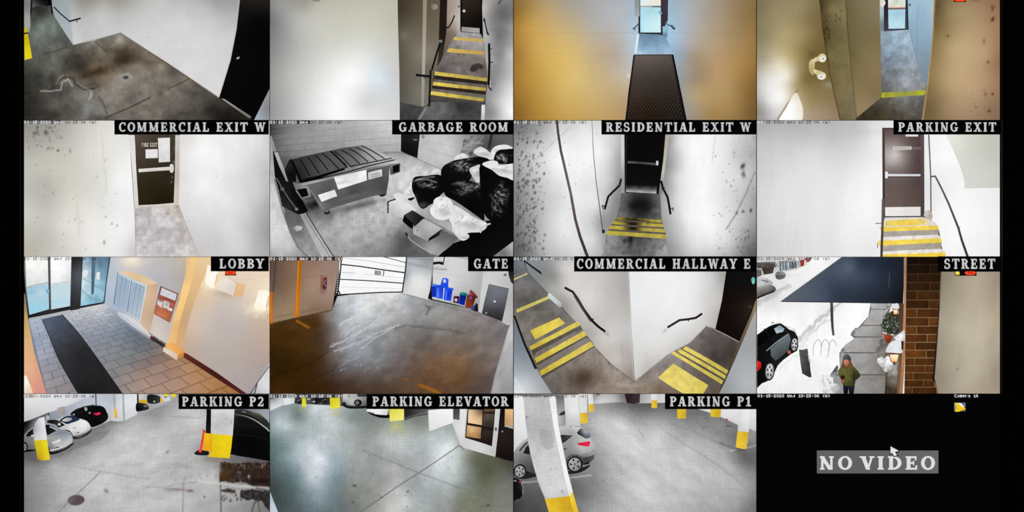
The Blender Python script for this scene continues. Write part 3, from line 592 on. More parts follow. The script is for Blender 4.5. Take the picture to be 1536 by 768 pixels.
dd = sth('door_1', 'dark brown fire exit door with push bar and notices '+F, 750, 470)
pt(dd, 'door_frame', [(604,90),(636,90),(642,250),(656,476),(635,484),(620,250)], [(612,150,224),(625,200,(232,228,222)),(645,440,(218,212,206))], nz=(.04,8)); pt(dd, 'door_frame', [(845,90),(872,90),(870,300),(866,464),(840,466)], [(856,120,(206,200,194)),(852,300,(196,186,174)),(856,440,(206,196,184))], nz=(.06,8)); pt(dd, 'door_frame', R(604,80,872,96), (60,54,50))
lf = pt(dd, 'door_leaf', [(634,92),(848,92),(846,280),(840,455),(657,462),(648,280)], [(650,110,(84,72,62)),(740,120,(72,62,52)),(700,230,(64,56,46)),(800,250,(52,46,36)),(740,350,(42,36,22)),(680,440,(40,32,18)),(830,330,(44,38,28)),(835,200,(58,52,44)),(800,430,(32,26,14))], sig=45, nz=(.1,12), marks=[('s',826,150,846,440,18,7,5,(150,140,126),.8)])
pt(dd, 'notice', [(757,112),(820,110),(820,236),(762,239)], [(790,140,(232,230,228)),(790,200,(218,216,214))], nz=(.06,4)); pt(dd, 'notice', [(692,172),(755,170),(757,216),(693,218)], [(720,190,(228,226,226))], nz=(.06,4))
view(0,0,1); pt(dd, 'lettering', textpolys('FIRE EXIT'.replace('F','E'), 212.6,235.6,214.2,220) if False else textpolys('IRE EXIT', 215.4,235.7,214.3,220)+[[(212.4+a/7.5,220-b*5.7) for a,b in q] for q in (stem(1,2.0,.8)+[rc(1,.86,16,1),rc(1,.42,12,.56)])], (214,208,200)); view(20,175,3.49)
pb = pt(dd, 'push_bar', [(655,274),(818,262),(820,280),(656,291)], [(660,280,(224,222,218)),(740,268,(238,236,234)),(740,282,(190,184,176))], sig=20); pt(pb, 'latch_box', C([(820,252),(836,250),(840,270),(834,292),(820,288)]), (216,212,206))
pt(dd, 'threshold', L([(657,468),(750,464),(842,456)],9), (214,208,198))

# ======== ROW 2, FEED 2: garbage room ========
F = 'in the garbage room feed'
tile(1, 1, 395, 175, 3.491)
wl = [(45,60,62),(60,130,96),(100,60,112),(140,120,132),(200,80,150),(350,80,168),(500,50,184),(600,120,184),(650,60,210),(620,160,176),(300,150,150),(150,180,126),(110,230,100),(450,130,160),(700,120,186),(250,30,150)]
wb_ = st('wall_back', [(30,10),(730,10),(730,190),(630,186),(300,230),(30,300)], [(a,b,c-13) for a,b,c in wl], 'back wall of grey concrete blocks '+F, sig=45, nz=(.06,16), mat='g')
hf = HOM((40,34),(722,-40),(722,182),(34,216))
for r in range(6):
    for k in range(-1, 8):
        u0 = (k+(.5 if r % 2 else 0))/6.5; u1 = u0+1/6.5; v0, v1 = r/6, (r+1)/6
        u0, u1 = max(u0,0), min(u1,1)
        if u1-u0 < .03: continue
        g = .0025; q = [hf(u0+g,v0+.013),hf(u1-g,v0+.013),hf(u1-g,v1-.013),hf(u0+g,v1-.013)]
        dlt = random.Random(r*31+k).uniform(-6,6)
        pt(wb_, 'concrete_block', q, [(a,b,c-1+dlt) for a,b,c in wl], sig=45, res=6, same=True, lift=1, nz=(.05,8), mat='g')
LAYER[0] += 2
st('wall_right', [(800,10),(1312,10),(1312,440),(1100,352),(930,275),(806,219)], [(850,120,190),(900,90,196),(960,150,204),(1000,220,190),(900,240,190),(1100,120,130),(1180,150,70),(1250,120,92),(1250,200,100),(1120,250,90),(1020,140,178)], 'pale right wall behind the garbage pile '+F, sig=40, nz=(.06,10), marks=[('l',[(850,170),(1010,215)],3,150,.4),('l',[(870,130),(1020,160)],3,160,.4),('l',[(800,90),(808,215)],5,110,.5)])
bw = sth('wall_front', 'rough dark block pier above the garbage pile '+F, 1110, 200)
for q in ([(1060,98),(1172,100),(1166,118),(1052,112)],[(1050,116),(1166,122),(1160,146),(1044,138)],[(1044,143),(1158,150),(1150,178),(1036,166)],[(1036,172),(1100,182),(1090,205),(1028,196)]):
    pt(bw, 'concrete_block', q, [(q[0][0]+20,q[0][1]+5,128),(q[1][0]-10,q[1][1]+10,92),(q[2][0]-30,q[2][1]-5,150)], sig=22, nz=(.5,4,-30,2), res=1.6, mat='g')
one('wall_post', L([(1196,92),(1180,170)],14), 42, 'slim dark post leaning against the right wall '+F, 'post')
dd = sth('door_1', 'dark door in the back corner '+F, 765, 215)
pt(dd, 'door_leaf', [(721,90),(820,94),(806,218),(720,181)], [(740,120,24),(780,160,18),(790,110,34)], nz=(.2,12)); pt(dd, 'door_handle', L([(786,121),(806,121)],6), 120)
one('wall_sensor', E(837,104,9,11), [(834,104,90),(840,100,190)], 'small round fitting right of the dark door '+F, 'fitting')
st('floor', [(560,200),(632,184),(722,183),(806,218),(930,272),(1100,350),(1312,440),(1312,735),(190,735),(60,520),(110,260),(300,300)],
   [(700,200,152),(740,195,140),(690,240,186),(760,260,196),(850,270,192),(700,350,206),(600,450,184),(400,500,166),(270,560,150),(380,580,178),(500,620,166),(650,650,150),(450,700,158),(330,720,150),(260,470,90),(160,560,104),(200,620,120),(170,690,150),(560,500,188),(560,440,150),(720,690,86),(800,320,200),(620,560,180),(350,520,120),(300,650,160)],
   'grey concrete floor '+F, sig=42, nz=(.16,9), mat='g', res=1.5, marks=[('b',280,455,60,22,-20,(14,14,14),.9),('b',490,470,140,16,-14,(60,60,60),.6),('l',[(632,188),(722,184),(806,218),(932,274)],4,110,.6),('s',200,440,760,720,60,4,9,(110,110,110),.4),('b',745,640,50,40,0,(60,60,60),.6)])  # dark blobs include the dumpster's shadow, painted into the floor colour
st('wall_left', [(30,80),(50,170),(62,260),(92,400),(122,560),(180,680),(240,735),(30,735)], [(45,200,(160,160,160)),(60,350,190),(60,460,208),(80,600,212),(120,690,196),(50,720,176),(90,520,206),(200,725,150)], 'curved pale wall at the left edge '+F, sig=50, nz=(.08,10), mat='g', marks=[('l',[(60,330),(98,480),(140,600),(180,680),(240,735)],5,46,.8)])
k_ = th('floor_track', 'pale steel floor track running from the dumpster toward the viewer '+F, 'track', 335, 732)
pt(k_, 'track', [(192,512),(222,506),(366,735),(306,735)], [(210,520,150),(260,600,176),(330,720,184)], nz=(.08,8)); pt(k_, 'groove', L([(210,510),(350,735)],4), 120); pt(k_, 'groove', L([(224,506),(368,735)],5), 40)
one('paper_scrap', [(150,584),(176,570),(206,576),(200,594),(172,600)], [(180,584,206),(160,590,120)], 'small white paper scrap on the floor left of the track '+F, 'paper', sig=14)
view(400, 200, 5.485)
g_ = th('folded_cart', 'dark folded steel frame with pale pole standing behind the dumpster '+F, 'cart', 260, 660)
pt(g_, 'dark_panel', [(50,140),(62,170),(110,240),(170,370),(205,390),(260,480),(342,640),(300,660),(255,666),(128,602),(100,480),(66,350)], [(100,300,14),(150,450,22),(200,600,34),(280,620,10),(240,560,12)], sig=50, nz=(.3,8))
pt(g_, 'dark_panel', C([(165,260),(190,215),(225,225),(240,300),(240,400),(215,420),(170,380),(150,310)]), [(180,260,34),(210,340,12)], sig=30)
pt(g_, 'pale_pole', [(62,156),(88,152),(128,250),(178,398),(160,392),(100,262)], [(80,180,178),(120,270,166),(160,370,140)], sig=40); pt(g_, 'upper_pole', L([(32,22),(50,80),(70,152)],15,20), 146); pt(g_, 'collar', L([(58,158),(82,150)],7), 60)
pt(g_, 'brace', L([(82,370),(128,452),(180,535),(248,625)],6), 118); pt(g_, 'joint', E(130,458,18,15,30), 92); pt(g_, 'joint', E(246,624,14,12), 120); pt(g_, 'brace', L([(225,560),(330,655)],7), 12)
d_ = th('dumpster', 'grey steel dumpster with black ribbed lids and white notices '+F, 'dumpster', 740, 655)
for x,y,rx,ry in ((497,650,25,16),(955,503,30,17)):
    wh = pt(d_, 'wheel', E(x,y,rx,ry,-15), 12); pt(wh, 'hub', E(x-4,y,7,5), 70)
pt(d_, 'side_wall', [(215,398),(280,420),(360,450),(470,640),(452,632),(398,545),(290,545),(245,480)], [(250,430,84),(360,500,56),(440,600,110)], sig=40)
pt(d_, 'body', [(275,425),(700,330),(1012,248),(1005,380),(985,500),(880,515),(650,580),(530,618),(500,652),(470,640),(350,470),(340,438)],
   [(400,420,106),(500,420,84),(420,500,92),(470,600,104),(520,560,82),(600,540,86),(700,480,74),(700,560,84),(640,480,86),(900,400,74),(880,480,88),(960,300,92),(980,460,70),(850,540,90)], sig=42, nz=(.14,14,-15,3), mat='g', res=1.5, marks=[('l',[(600,600),(740,560),(980,500)],6,30,.7),('l',[(360,470),(470,620)],8,150,.5),('b',700,520,80,14,-15,(120,120,120),.5)])
pt(d_, 'rim', [(268,412),(440,378),(660,325),(1060,240),(1068,225),(1050,252),(700,338),(440,398),(280,436)], [(300,425,150),(420,390,170),(480,372,140),(700,325,96),(900,280,120),(1050,240,190)], sig=40)
pt(d_, 'rim', L([(660,322),(860,275),(1064,232)],15), [(700,310,120),(860,280,150),(1050,232,200)], sig=50)
l1 = pt(d_, 'lid', [(195,218),(300,190),(515,143),(665,283),(480,330),(270,405)], [(230,240,46),(260,340,32),(340,230,56),(380,320,66),(450,200,76),(500,270,84),(600,260,84),(420,180,60)], sig=36, nz=(.1,8,60,3))
l2 = pt(d_, 'lid', [(515,143),(640,118),(780,98),(900,140),(1028,203),(860,240),(690,283)], [(580,160,70),(620,200,92),(700,180,106),(720,140,90),(800,180,140),(820,130,150),(900,200,172),(980,195,190),(740,240,110)], sig=36, nz=(.06,8,60,3))
for a in ([(275,213),(310,270),(355,352)],[(338,198),(380,250),(432,332)],[(400,180),(450,230),(506,308)],[(458,165),(520,215),(594,294)]): pt(l1, 'rib', L(a,9), 12)
for a in ([(555,148),(625,200),(695,278)],[(618,138),(690,180),(765,250)],[(678,124),(750,165),(836,236)],[(733,114),(810,150),(905,222)],[(780,100),(860,140),(970,208)]): pt(l2, 'rib', L(a,9), (26,20,20))
pt(l1, 'rib', L([(522,145),(590,205),(670,285)],13), 10)
pt(l1, 'lid_edge', [(195,218),(215,216),(290,378),(420,348),(660,276),(668,292),(430,372),(275,412)], 10); pt(l2, 'lid_edge', L([(690,272),(830,244),(1028,204)],9), (20,14,14)); pt(d_, 'rim_shadow', L([(275,408),(440,372),(660,318),(860,262),(1054,218)],9), 12)
pt(d_, 'notice', [(553,360),(820,300),(826,386),(590,463)], [(600,400,236),(700,350,222),(780,340,232),(660,430,226)], sig=40, nz=(.14,5,-12,3), res=1.5); pt(d_, 'notice', [(835,322),(948,295),(950,352),(838,382)], 214, nz=(.1,4), res=1.4, marks=[('l',[(850,348),(930,328)],5,120,.7),('l',[(850,365),(935,345)],6,110,.7),('l',[(860,335),(920,320)],4,140,.5)]); pt(d_, 'notice', [(422,508),(560,464),(580,516),(452,563)], [(450,530,240),(540,500,228)], nz=(.08,5))
p_ = pt(d_, 'fork_pocket', [(215,402),(345,440),(368,520),(290,546),(245,485)], [(230,420,110),(330,450,150),(300,535,110)], sig=30); pt(p_, 'opening', [(248,462),(328,450),(346,512),(290,528)], 8)
p_ = pt(d_, 'fork_pocket', [(1008,256),(1100,246),(1098,318),(1020,345)], [(1020,300,80),(1080,260,70),(1030,270,130)], sig=20); pt(p_, 'opening', [(1036,268),(1090,258),(1088,312),(1040,326)], 8)
pt(d_, 'latch', [(640,292),(680,275),(690,290),(660,306)], 130)
# the rubbish pile
view(570, 200, 4.15)
b_ = th('large_dark_bin', 'large black bin in shadow holding the garbage pile '+F, 'bin', 640, 768)
pt(b_, 'bin_body', [(560,560),(690,540),(760,480),(835,420),(835,772),(356,772),(440,690),(540,655)], [(600,650,6),(800,500,8),(450,740,10),(700,740,14)])
one('light_board', [(835,668),(835,772),(696,772)], [(760,750,120),(820,700,176)], 'pale board edge in the lower right corner '+F, 'board', nz=(.15,8,45,3))
w_ = th('flat_cart', 'grey wheeled cart body under the white boards '+F, 'cart', 330, 768)
pt(w_, 'cart_body', [(142,556),(205,600),(300,672),(385,600),(492,650),(440,700),(362,762),(330,752),(240,705),(165,626)], [(165,590,134),(200,640,96),(260,690,120),(330,720,168),(350,650,112),(430,640,96),(400,700,130)], sig=32, nz=(.08,8))
pt(w_, 'cable', L([(165,626),(190,664),(250,706),(325,752)],5), 176); pt(w_, 'foot', L([(160,618),(172,640)],10), 12)
one('long_board', [(78,384),(110,368),(190,392),(330,490),(470,580),(552,632),(540,662),(440,610),(250,500),(130,432)], [(110,390,222),(200,430,196),(300,500,160),(400,570,172),(500,630,200),(250,470,186)], 'long pale board lying under the garbage bags '+F, 'board', sig=40, nz=(.08,8))
x_ = th('cardboard_box', 'pale closed box with a dark side strip by the pile '+F, 'box', 110, 530)
pt(x_, 'carton', [(56,424),(104,408),(180,436),(222,482),(156,530),(62,498)], [(80,450,206),(130,440,226),(160,480,214),(100,500,190)], sig=26, nz=(.05,6)); pt(x_, 'carton_top', [(56,424),(104,408),(182,434),(226,476),(212,486),(160,452)], 224); pt(x_, 'dark_strip', L([(50,498),(49,428),(64,420),(98,410)],8), 16)
x_ = th('black_box', 'black open box on the cart between two pale boxes '+F, 'box', 200, 596)
pt(x_, 'front', [(140,548),(150,508),(212,538),(205,596),(186,588)], 8); pt(x_, 'top', [(150,508),(202,478),(282,528),(214,584),(206,560)], [(200,500,44),(240,540,26),(170,515,60)], sig=26)
x_ = th('cardboard_box', 'grey carton with a dark end standing on the cart '+F, 'box', 295, 675)
pt(x_, 'top', [(212,584),(270,532),(390,592),(306,655),(230,606)], [(250,570,160),(300,570,190),(350,590,180),(300,630,164)], sig=28, nz=(.05,6)); pt(x_, 'front', [(208,580),(306,650),(300,674),(206,626)], [(230,600,178),(290,655,150)], sig=28); pt(x_, 'dark_end', [(306,652),(388,592),(368,636),(298,674)], [(320,655,14),(370,610,40)]); pt(x_, 'spot', E(234,605,4,5), 60)
def bag(label, outl, base, seed, cx, cy, rx, ry, n, ang=0, white=False, extra=()):
    g = [('b',cx,cy,rx,ry,0,base+(10 if not white else -20),.5)] if not white else []
    if white: g += [('b',cx+rx*.3,cy+ry*.5,rx*.8,ry*.4,10,165,.6),('b',cx-rx*.2,cy-ry*.4,rx*.6,ry*.35,0,248,.7)]  # shade and highlight painted onto white bags as soft blobs
    rr = random.Random(seed*3)
    if white: g += gloss(seed,cx,cy,rx,ry,n,ang,150,206,4)
    else:
        for _ in range(4):
            ax, ay = cx+rx*rr.uniform(-.6,.6), cy+ry*rr.uniform(-.6,.6); g += gloss(rr.randrange(999),ax,ay,rx*.4,ry*.45,n//5,ang+rr.uniform(-35,35),40,250,4.2)
        g += gloss(seed,cx,cy,rx*1.05,ry*1.05,n//4,ang,30,110,3)
    g += list(extra)
    t = th('garbage_bag', label+' '+F, 'garbage bag', cx, max(p[1] for p in outl), 'garbage bags heaped on the carts')
    pt(t, 'bag', C(outl), base, marks=g, res=1.3, nz=(.25 if not white else .07, 5))
    return t
bag('torn dark bag at the top right corner of the pile', [(706,130),(740,98),(800,90),(840,96),(840,192),(780,192),(730,182),(710,160)], 10, 11, 770,140,60,40,46,40)
bag('crumpled white bag beside the top right dark bag', [(688,122),(704,92),(740,74),(790,72),(828,92),(790,98),(740,104),(716,130),(704,166),(690,150)], 226, 12, 740,100,40,25,8,0,True)
bag('angular white carton-like bag at the top of the pile', [(582,112),(622,84),(660,100),(694,132),(690,166),(650,152),(600,134)], 214, 13, 640,120,40,24,5,20,True)
bag('small white bag tip at the upper left of the pile', [(466,148),(492,132),(520,124),(552,146),(520,164),(488,176),(468,172)], 220, 14, 505,150,30,15,4,0,True)
bag('small white bag behind the leftmost black bag', [(318,246),(330,228),(360,222),(384,238),(380,262),(350,262),(326,260)], 222, 15, 350,245,24,12,4,0,True)
bag('little white bag on the board left of the pile', [(150,374),(160,346),(182,330),(192,300),(206,330),(214,380),(200,402),(168,404)], 226, 16, 180,370,22,24,4,40,True)
one('dark_cloth', C([(172,408),(208,398),(216,404),(192,420)]), 24, 'small dark scrap between the board and the leftmost black bag '+F, 'scrap')
bag('shiny black bag at the upper middle of the pile', [(378,250),(392,208),(430,182),(480,164),(560,152),(630,146),(684,166),(672,196),(620,214),(580,240),(560,290),(500,310),(440,340),(398,320)], 9, 21, 500,220,120,60,75,-35)
bag('white bag fold wedged between the black bags', [(556,224),(590,204),(622,196),(636,230),(622,300),(596,302),(574,266)], 206, 17, 596,245,28,36,6,70,True)
bag('shiny black bag at the right of the pile', [(622,200),(680,206),(720,250),(780,276),(840,290),(840,440),(790,520),(720,548),(660,520),(632,430),(622,310)], 7, 23, 735,400,75,110,80,60)
bag('long white bag draped at the right edge of the pile', [(636,192),(690,170),(730,176),(742,196),(800,192),(840,196),(840,290),(790,276),(740,262),(700,230)], 226, 18, 750,220,80,30,8,10,True)
bag('shiny black bag in the middle of the pile', [(420,330),(470,304),(520,292),(580,300),(622,330),(640,420),(650,540),(610,520),(540,470),(470,424),(410,390),(400,360)], 9, 24, 545,350,90,55,70,20, extra=[('b',505,315,50,12,10,(130,130,130),.7),('b',560,450,60,50,30,(6,6,6),.8)])
bag('rounded black bag at the left end of the pile', [(198,330),(206,284),(230,268),(290,264),(350,256),(392,268),(420,310),(416,350),(372,390),(340,430),(310,446),(282,466),(262,470),(240,448),(222,400),(204,362)], 10, 22, 290,310,80,35,42,10, extra=[('b',270,350,70,30,10,(8,8,8),.6),('l',[(212,300),(240,286),(300,290),(350,304)],6,150,.7,1),('l',[(225,290),(280,276),(340,270)],4,190,.7,1),('b',262,448,30,18,0,(84,84,84),.7),('b',225,400,12,30,0,(50,50,50),.6)])
bag('round tied white bag in front of the black bags', [(384,394),(424,402),(448,430),(456,470),(440,520),(404,538),(352,534),(318,502),(312,470),(330,446),(336,416),(358,398)], 232, 31, 385,465,55,55,16,-30,True)
bag('large crumpled white bag hanging over the cart edge', [(452,450),(500,466),(540,492),(600,530),(662,556),(660,590),(620,614),(560,618),(500,632),(456,616),(448,570),(430,530)], 222, 32, 540,550,80,50,26,-20,True)
bag('knotted end of a white bag over the dark bin', [(452,600),(500,626),(550,630),(552,650),(520,668),(486,652)], 216, 33, 510,645,36,14,5,10,True)
one('white_strap', L([(620,618),(640,588),(662,570),(688,562)],16,9), 196, 'pale strap end at the edge of the dark bin '+F, 'strap', nz=(.1,5))

# ======== ROW 2, FEED 3: white stairwell with four yellow steps ========
F = 'in the residential exit feed'
tile(2, 1, 760, 175, 3.491)
st('wall_left', [(30,8),(612,8),(602,400),(588,480),(576,530),(525,610),(498,735),(30,735)],
   [(60,60,116),(160,50,152),(240,60,196),(60,200,168),(60,380,140),(60,520,128),(60,700,96),(150,180,204),(150,350,190),(170,500,178),(160,650,168),(240,700,196),(235,200,238),(240,400,212),(350,120,232),(350,300,246),(330,560,238),(360,680,222),(420,100,236),(430,350,230),(500,180,240),(560,80,206),(550,200,214),
    (590,200,168),(590,320,150),(480,450,230),(540,330,206),(450,640,214),(490,700,184),(540,500,150),(500,560,150),(575,430,140)],
   'speckled white wall on the left '+F, sig=40, nz=(.05,24,90,2), marks=[('s',50,40,200,720,230,5,6.5,(70,70,70),.9),('s',50,300,150,700,110,6,7,(60,60,60),.85),('s',200,60,480,700,36,7,4,(150,150,150),.8),('l',[(60,310),(150,225),(240,140),(330,55)],3,150,.4),('l',[(505,480),(512,600),(500,690)],5,(150,138,124),.6,1)])
st('wall_right', [(828,8),(1312,8),(1312,735),(843,735),(834,620),(810,540),(802,404),(800,390),(815,200)],
   [(850,120,150),(885,140,214),(845,260,150),(840,360,160),(900,60,228),(1000,180,250),(1100,120,238),(880,320,212),(900,420,226),(950,520,244),(1080,420,242),(1190,150,216),(1250,300,206),(1290,180,176),(1295,420,160),(1290,600,140),(1280,710,100),(1150,650,218),(1010,680,228),(910,650,196),(862,560,178),(855,690,150),(1210,540,202),(870,480,200)],
   'speckled white wall on the right '+F, sig=42, nz=(.05,24,90,2), marks=[('l',[(1300,290),(1250,410),(1200,510),(1150,590)],5,128,.7,1),('s',1080,100,1300,720,90,15,5,(110,110,110),.8),('b',1240,256,8,14,20,40,.95),('b',1230,262,6,10,20,50,.9),('b',1240,300,8,16,0,70,.8),('b',1278,491,6,10,0,30,.95),('b',1238,497,6,6,0,40,.9),('b',1205,505,5,8,0,80,.8),('b',1240,215,50,50,0,170,.3),('s',1200,590,1300,720,30,19,6,(80,80,80),.9),('l',[(1092,100),(1075,240)],3,190,.6)])
st('floor', [(604,398),(804,403),(812,540),(836,640),(846,735),(496,735),(528,612),(578,528)],
   [(620,410,100),(700,420,40),(660,465,20),(740,465,22),(700,500,34),(620,500,88),(790,500,96),(790,430,96),(560,640,150),(530,700,140),(650,650,76),(700,690,92),(770,660,110),(820,700,156),(620,700,104),(740,720,104)],
   'dark stained landing and foot of the stairs '+F, sig=28, nz=(.25,7), mat='g', res=1.5, marks=[('b',650,640,12,26,10,20,.9),('b',620,650,9,12,0,30,.7),('b',700,640,10,10,0,50,.7),('s',560,630,820,720,26,5,8,(50,50,50),.6)])
s_ = th('staircase', 'four dark steps with worn yellow nosings '+F, 'stairs', 690, 640)
pt(s_, 'side', [(578,524),(810,536),(836,640),(524,606)], [(600,560,96),(680,570,36),(800,590,110),(720,600,60)], nz=(.4,6), sig=30)
stn = [('b',662,575,44,60,0,(22,18,14),1),('b',672,545,70,14,0,(36,30,20),.9)]
for q in ([(582,526),(808,540),(812,556),(572,538)],[(560,545),(818,562),(822,579),(552,562)],[(543,570),(826,589),(830,607),(536,588)],[(528,597),(834,618),(838,640),(522,617)]):
    pt(s_, 'nosing', q, [(q[0][0],q[0][1],(184,168,66)),(q[1][0],q[1][1],(180,164,74))], nz=(.15,5), marks=stn if q[0][1] < 595 else (), res=1.5)
    if q[0][1] < 580: pt(s_, 'tread', [q[3],q[2],(q[2][0]+3,q[2][1]+7),(q[3][0]-5,q[3][1]+7)], (92,86,76), nz=(.3,5))
dd = sth('door_1', 'near black door with push bar at the stair head '+F, 708, 405)
pt(dd, 'door_frame', [(598,90),(622,90),(622,400),(598,400)], [(608,150,206),(605,380,150)]); pt(dd, 'door_frame', [(826,90),(852,90),(812,400),(794,404)], [(838,120,(176,168,156)),(815,300,(196,190,180)),(803,390,120)], sig=40)
pt(dd, 'door_leaf', [(616,88),(832,88),(820,230),(796,406),(618,398)], [(720,150,10),(640,300,10),(760,300,12),(700,360,16)]); pt(dd, 'hinge_edge', L([(628,90),(624,390)],5), 34)
pb = pt(dd, 'push_bar', L([(634,238),(690,241),(784,249)],11), [(640,238,96),(690,240,60),(760,246,84)], sig=25); pt(pb, 'latch_box', R(783,232,794,254), 212)
pt(dd, 'kick_plate', [(624,358),(786,364),(784,403),(624,394)], [(700,364,26),(640,362,24),(770,370,30),(700,378,60),(640,376,50),(765,384,80),(640,390,196),(700,394,200),(770,398,206)], sig=6)
for a,l in (([(262,14),(270,90),(284,180),(312,300),(335,400),(360,540),(385,630),(424,735)],'dark brown vertical joint strip down the left wall '),):
    st('trim_1', L(a,12,16), [(270,60,(74,64,62)),(330,380,(110,98,92)),(410,690,(64,52,50))], l+F, nz=(.15,10))
st('trim_2', L([(446,14),(455,200),(470,350),(485,460),(503,600)],4,7), [(446,40,150),(480,440,(140,122,108)),(503,590,90)], 'thin grey wall joint left of the handrail '+F)
h = th('wall_handrail', 'black handrail on the left side of the dark stairs '+F, 'handrail', 514, 488)
pt(h, 'rail', L([(600,325),(590,362),(562,388),(532,418),(513,486)],11), 16); pt(h, 'bracket', L([(498,464),(512,470)],6)+L([(500,470),(506,482)],5), 40); pt(h, 'bracket', L([(576,360),(588,364)],5), 50)
h = th('wall_handrail', 'black handrail on the right side of the dark stairs '+F, 'handrail', 858, 515)
pt(h, 'rail', L([(808,335),(818,375),(842,420),(850,460),(858,512)],12), 18); pt(h, 'bracket', L([(858,482),(872,478),(870,494)],5), 40); pt(h, 'bracket', L([(820,372),(830,372)],5), 50)
one('wall_box', R(499,592,514,610), 34, 'tiny dark box low on the left wall beside the steps '+F, 'box')

# ======== ROW 2, FEED 4: bright parking exit stairs ========
F = 'in the parking exit feed'
tile(3, 1, 1125, 175, 3.4915)
st('wall_left', [(30,8),(1000,8),(1000,110),(700,110),(700,430),(690,735),(30,735)],
   [(60,50,172),(300,50,182),(550,60,192),(60,130,196),(40,300,206),(300,200,218),(600,180,230),(60,430,218),(250,450,226),(450,350,232),(550,550,240),(60,700,206),(350,700,226),(650,300,246),(660,80,232),(680,650,236)],
   'plain bright white wall '+F, sig=80, nz=(.03,26,90,3), marks=[('b',350,80,320,20,0,190,.4),('s',40,160,300,720,20,3,4,190,.8),('l',[(600,20),(608,120)],3,200,.5)])
st('wall_right', [(890,80),(930,8),(1312,8),(1312,735),(1015,735),(985,570),(950,540),(900,520)],
   [(915,150,236),(925,400,228),(1000,200,250),(1000,500,248),(1200,500,246),(1290,700,236),(1280,420,238),(1120,640,248)], 'white stair wall on the right '+F, sig=60, nz=(.015,20))
st('ceiling', [(1020,8),(1312,8),(1312,372),(1125,376),(1120,330),(1104,270),(1066,180),(1028,98)], [(1060,120,(228,228,220)),(1100,200,(216,216,206)),(1200,120,(204,204,194)),(1290,120,(196,196,186)),(1160,300,(214,214,208)),(1280,300,(202,202,194))], 'greyish sloping soffit in the upper right '+F, sig=50, nz=(.02,20))
dd = sth('door_1', 'brown metal door with white kick plate '+F, 800, 528)
pt(dd, 'door_frame', [(692,58),(912,58),(914,530),(700,530),(694,430)], [(700,100,(74,62,58)),(900,150,(92,78,76)),(905,500,(78,66,62)),(702,450,(60,52,50))])
pt(dd, 'door_leaf', [(706,68),(892,72),(894,472),(707,472)],
   [(715,90,(96,82,78)),(725,140,(140,128,126)),(765,200,(206,198,194)),(745,235,(180,172,170)),(800,180,(142,130,128)),(850,130,(92,76,74)),(870,230,(86,70,70)),(830,270,(104,90,88)),(740,280,(128,116,114)),(720,340,(104,90,86)),(800,390,(98,84,80)),(740,440,(108,94,86)),(880,430,(88,74,70)),(870,340,(84,70,68))],
   sig=26, nz=(.04,14,90,3), mat='g')
pt(dd, 'kick_plate', [(707,474),(893,472),(893,521),(708,521)], [(720,495,(236,234,232)),(870,500,(228,224,222))], nz=(.03,8)); pt(dd, 'threshold', L([(708,524),(893,522)],5), (60,54,50)); pt(dd, 'door_notice', R(815,93,880,104), 226)
sg_ = pt(dd, 'sign_plate', [(748,156),(846,156),(846,172),(748,176)], (206,202,198)); pt(sg_, 'faint_lettering', [R(756+i*9.5,160,761+i*9.5,170) for i in range(9)], (164,152,150)); pt(dd, 'sign_plate', [(846,158),(896,160),(896,172),(846,172)], (116,104,102))
pb = pt(dd, 'push_bar', [(722,300),(893,301),(892,312),(722,312)], [(740,304,(222,224,228)),(880,306,(210,214,220))]); pt(pb, 'latch_box', R(708,288,721,322), 238); pt(pb, 'bar_shadow', L([(724,315),(892,315)],4), (66,54,52))
s_ = th('staircase', 'bright concrete steps with fresh yellow nosings '+F, 'stairs', 845, 732)
pt(s_, 'landing', [(706,528),(905,526),(962,548),(986,572),(690,580)], (226,220,212), nz=(.06,6))
pt(s_, 'painted_patch', [(708,548),(760,542),(905,534),(940,556),(900,568),(708,572)], [(740,555,(240,212,100)),(850,550,(236,204,86)),(920,555,(242,220,140))], nz=(.14,5))
for q,c,n in (([(676,578),(986,570),(988,592),(690,602)],(238,208,84),'nosing'),([(690,602),(988,592),(986,618),(700,630)],(166,160,152),'riser'),([(700,630),(986,618),(1002,640),(690,650)],(230,224,218),'tread'),([(670,650),(1002,636),(1006,660),(676,676)],(238,208,84),'nosing'),([(680,676),(1004,661),(1002,692),(690,706)],(168,160,150),'riser'),([(690,706),(1002,692),(1022,712),(690,722)],(230,224,218),'tread'),([(690,722),(1022,711),(1026,735),(688,735)],(240,206,72),'nosing')):
    pt(s_, n, q, [(q[0][0],q[0][1]+5,c),(800,q[0][1]+8,tuple(min(255,k+8) for k in c)),(q[1][0],q[1][1]+8,tuple(k-6 for k in c))], nz=(.12,5), sig=50)
h = th('stair_handrail', 'dark grey post at the left edge of the steps '+F, 'handrail', 688, 732)
pt(h, 'post', L([(696,430),(694,560),(688,735)],13), [(695,450,(104,96,94)),(690,700,(66,60,58))]); pt(h, 'bracket', L([(658,562),(664,558),(690,560)],5), (110,104,104)); pt(h, 'bracket', L([(668,660),(668,690)],5), 130)
h = th('stair_handrail', 'long slim dark handrail descending on the right '+F, 'handrail', 1130, 732)
pt(h, 'post', L([(936,95),(946,310),(948,525)],7), (104,92,88)); pt(h, 'rail', L([(948,314),(970,312),(1000,370),(1040,455),(1090,580),(1110,650),(1140,735)],8,14), [(980,330,(96,90,88)),(1060,500,(84,80,78)),(1130,700,(66,58,56))]); pt(h, 'bracket', L([(1088,590),(1100,580)],5), 80)
one('rubble', C([(912,505),(930,490),(950,498),(955,530),(935,540),(914,525)]), [(925,515,(206,200,190)),(945,520,(160,148,138))], 'small crumbling concrete patch at the foot of the slim post '+F, 'rubble', nz=(.3,3), res=1.2)

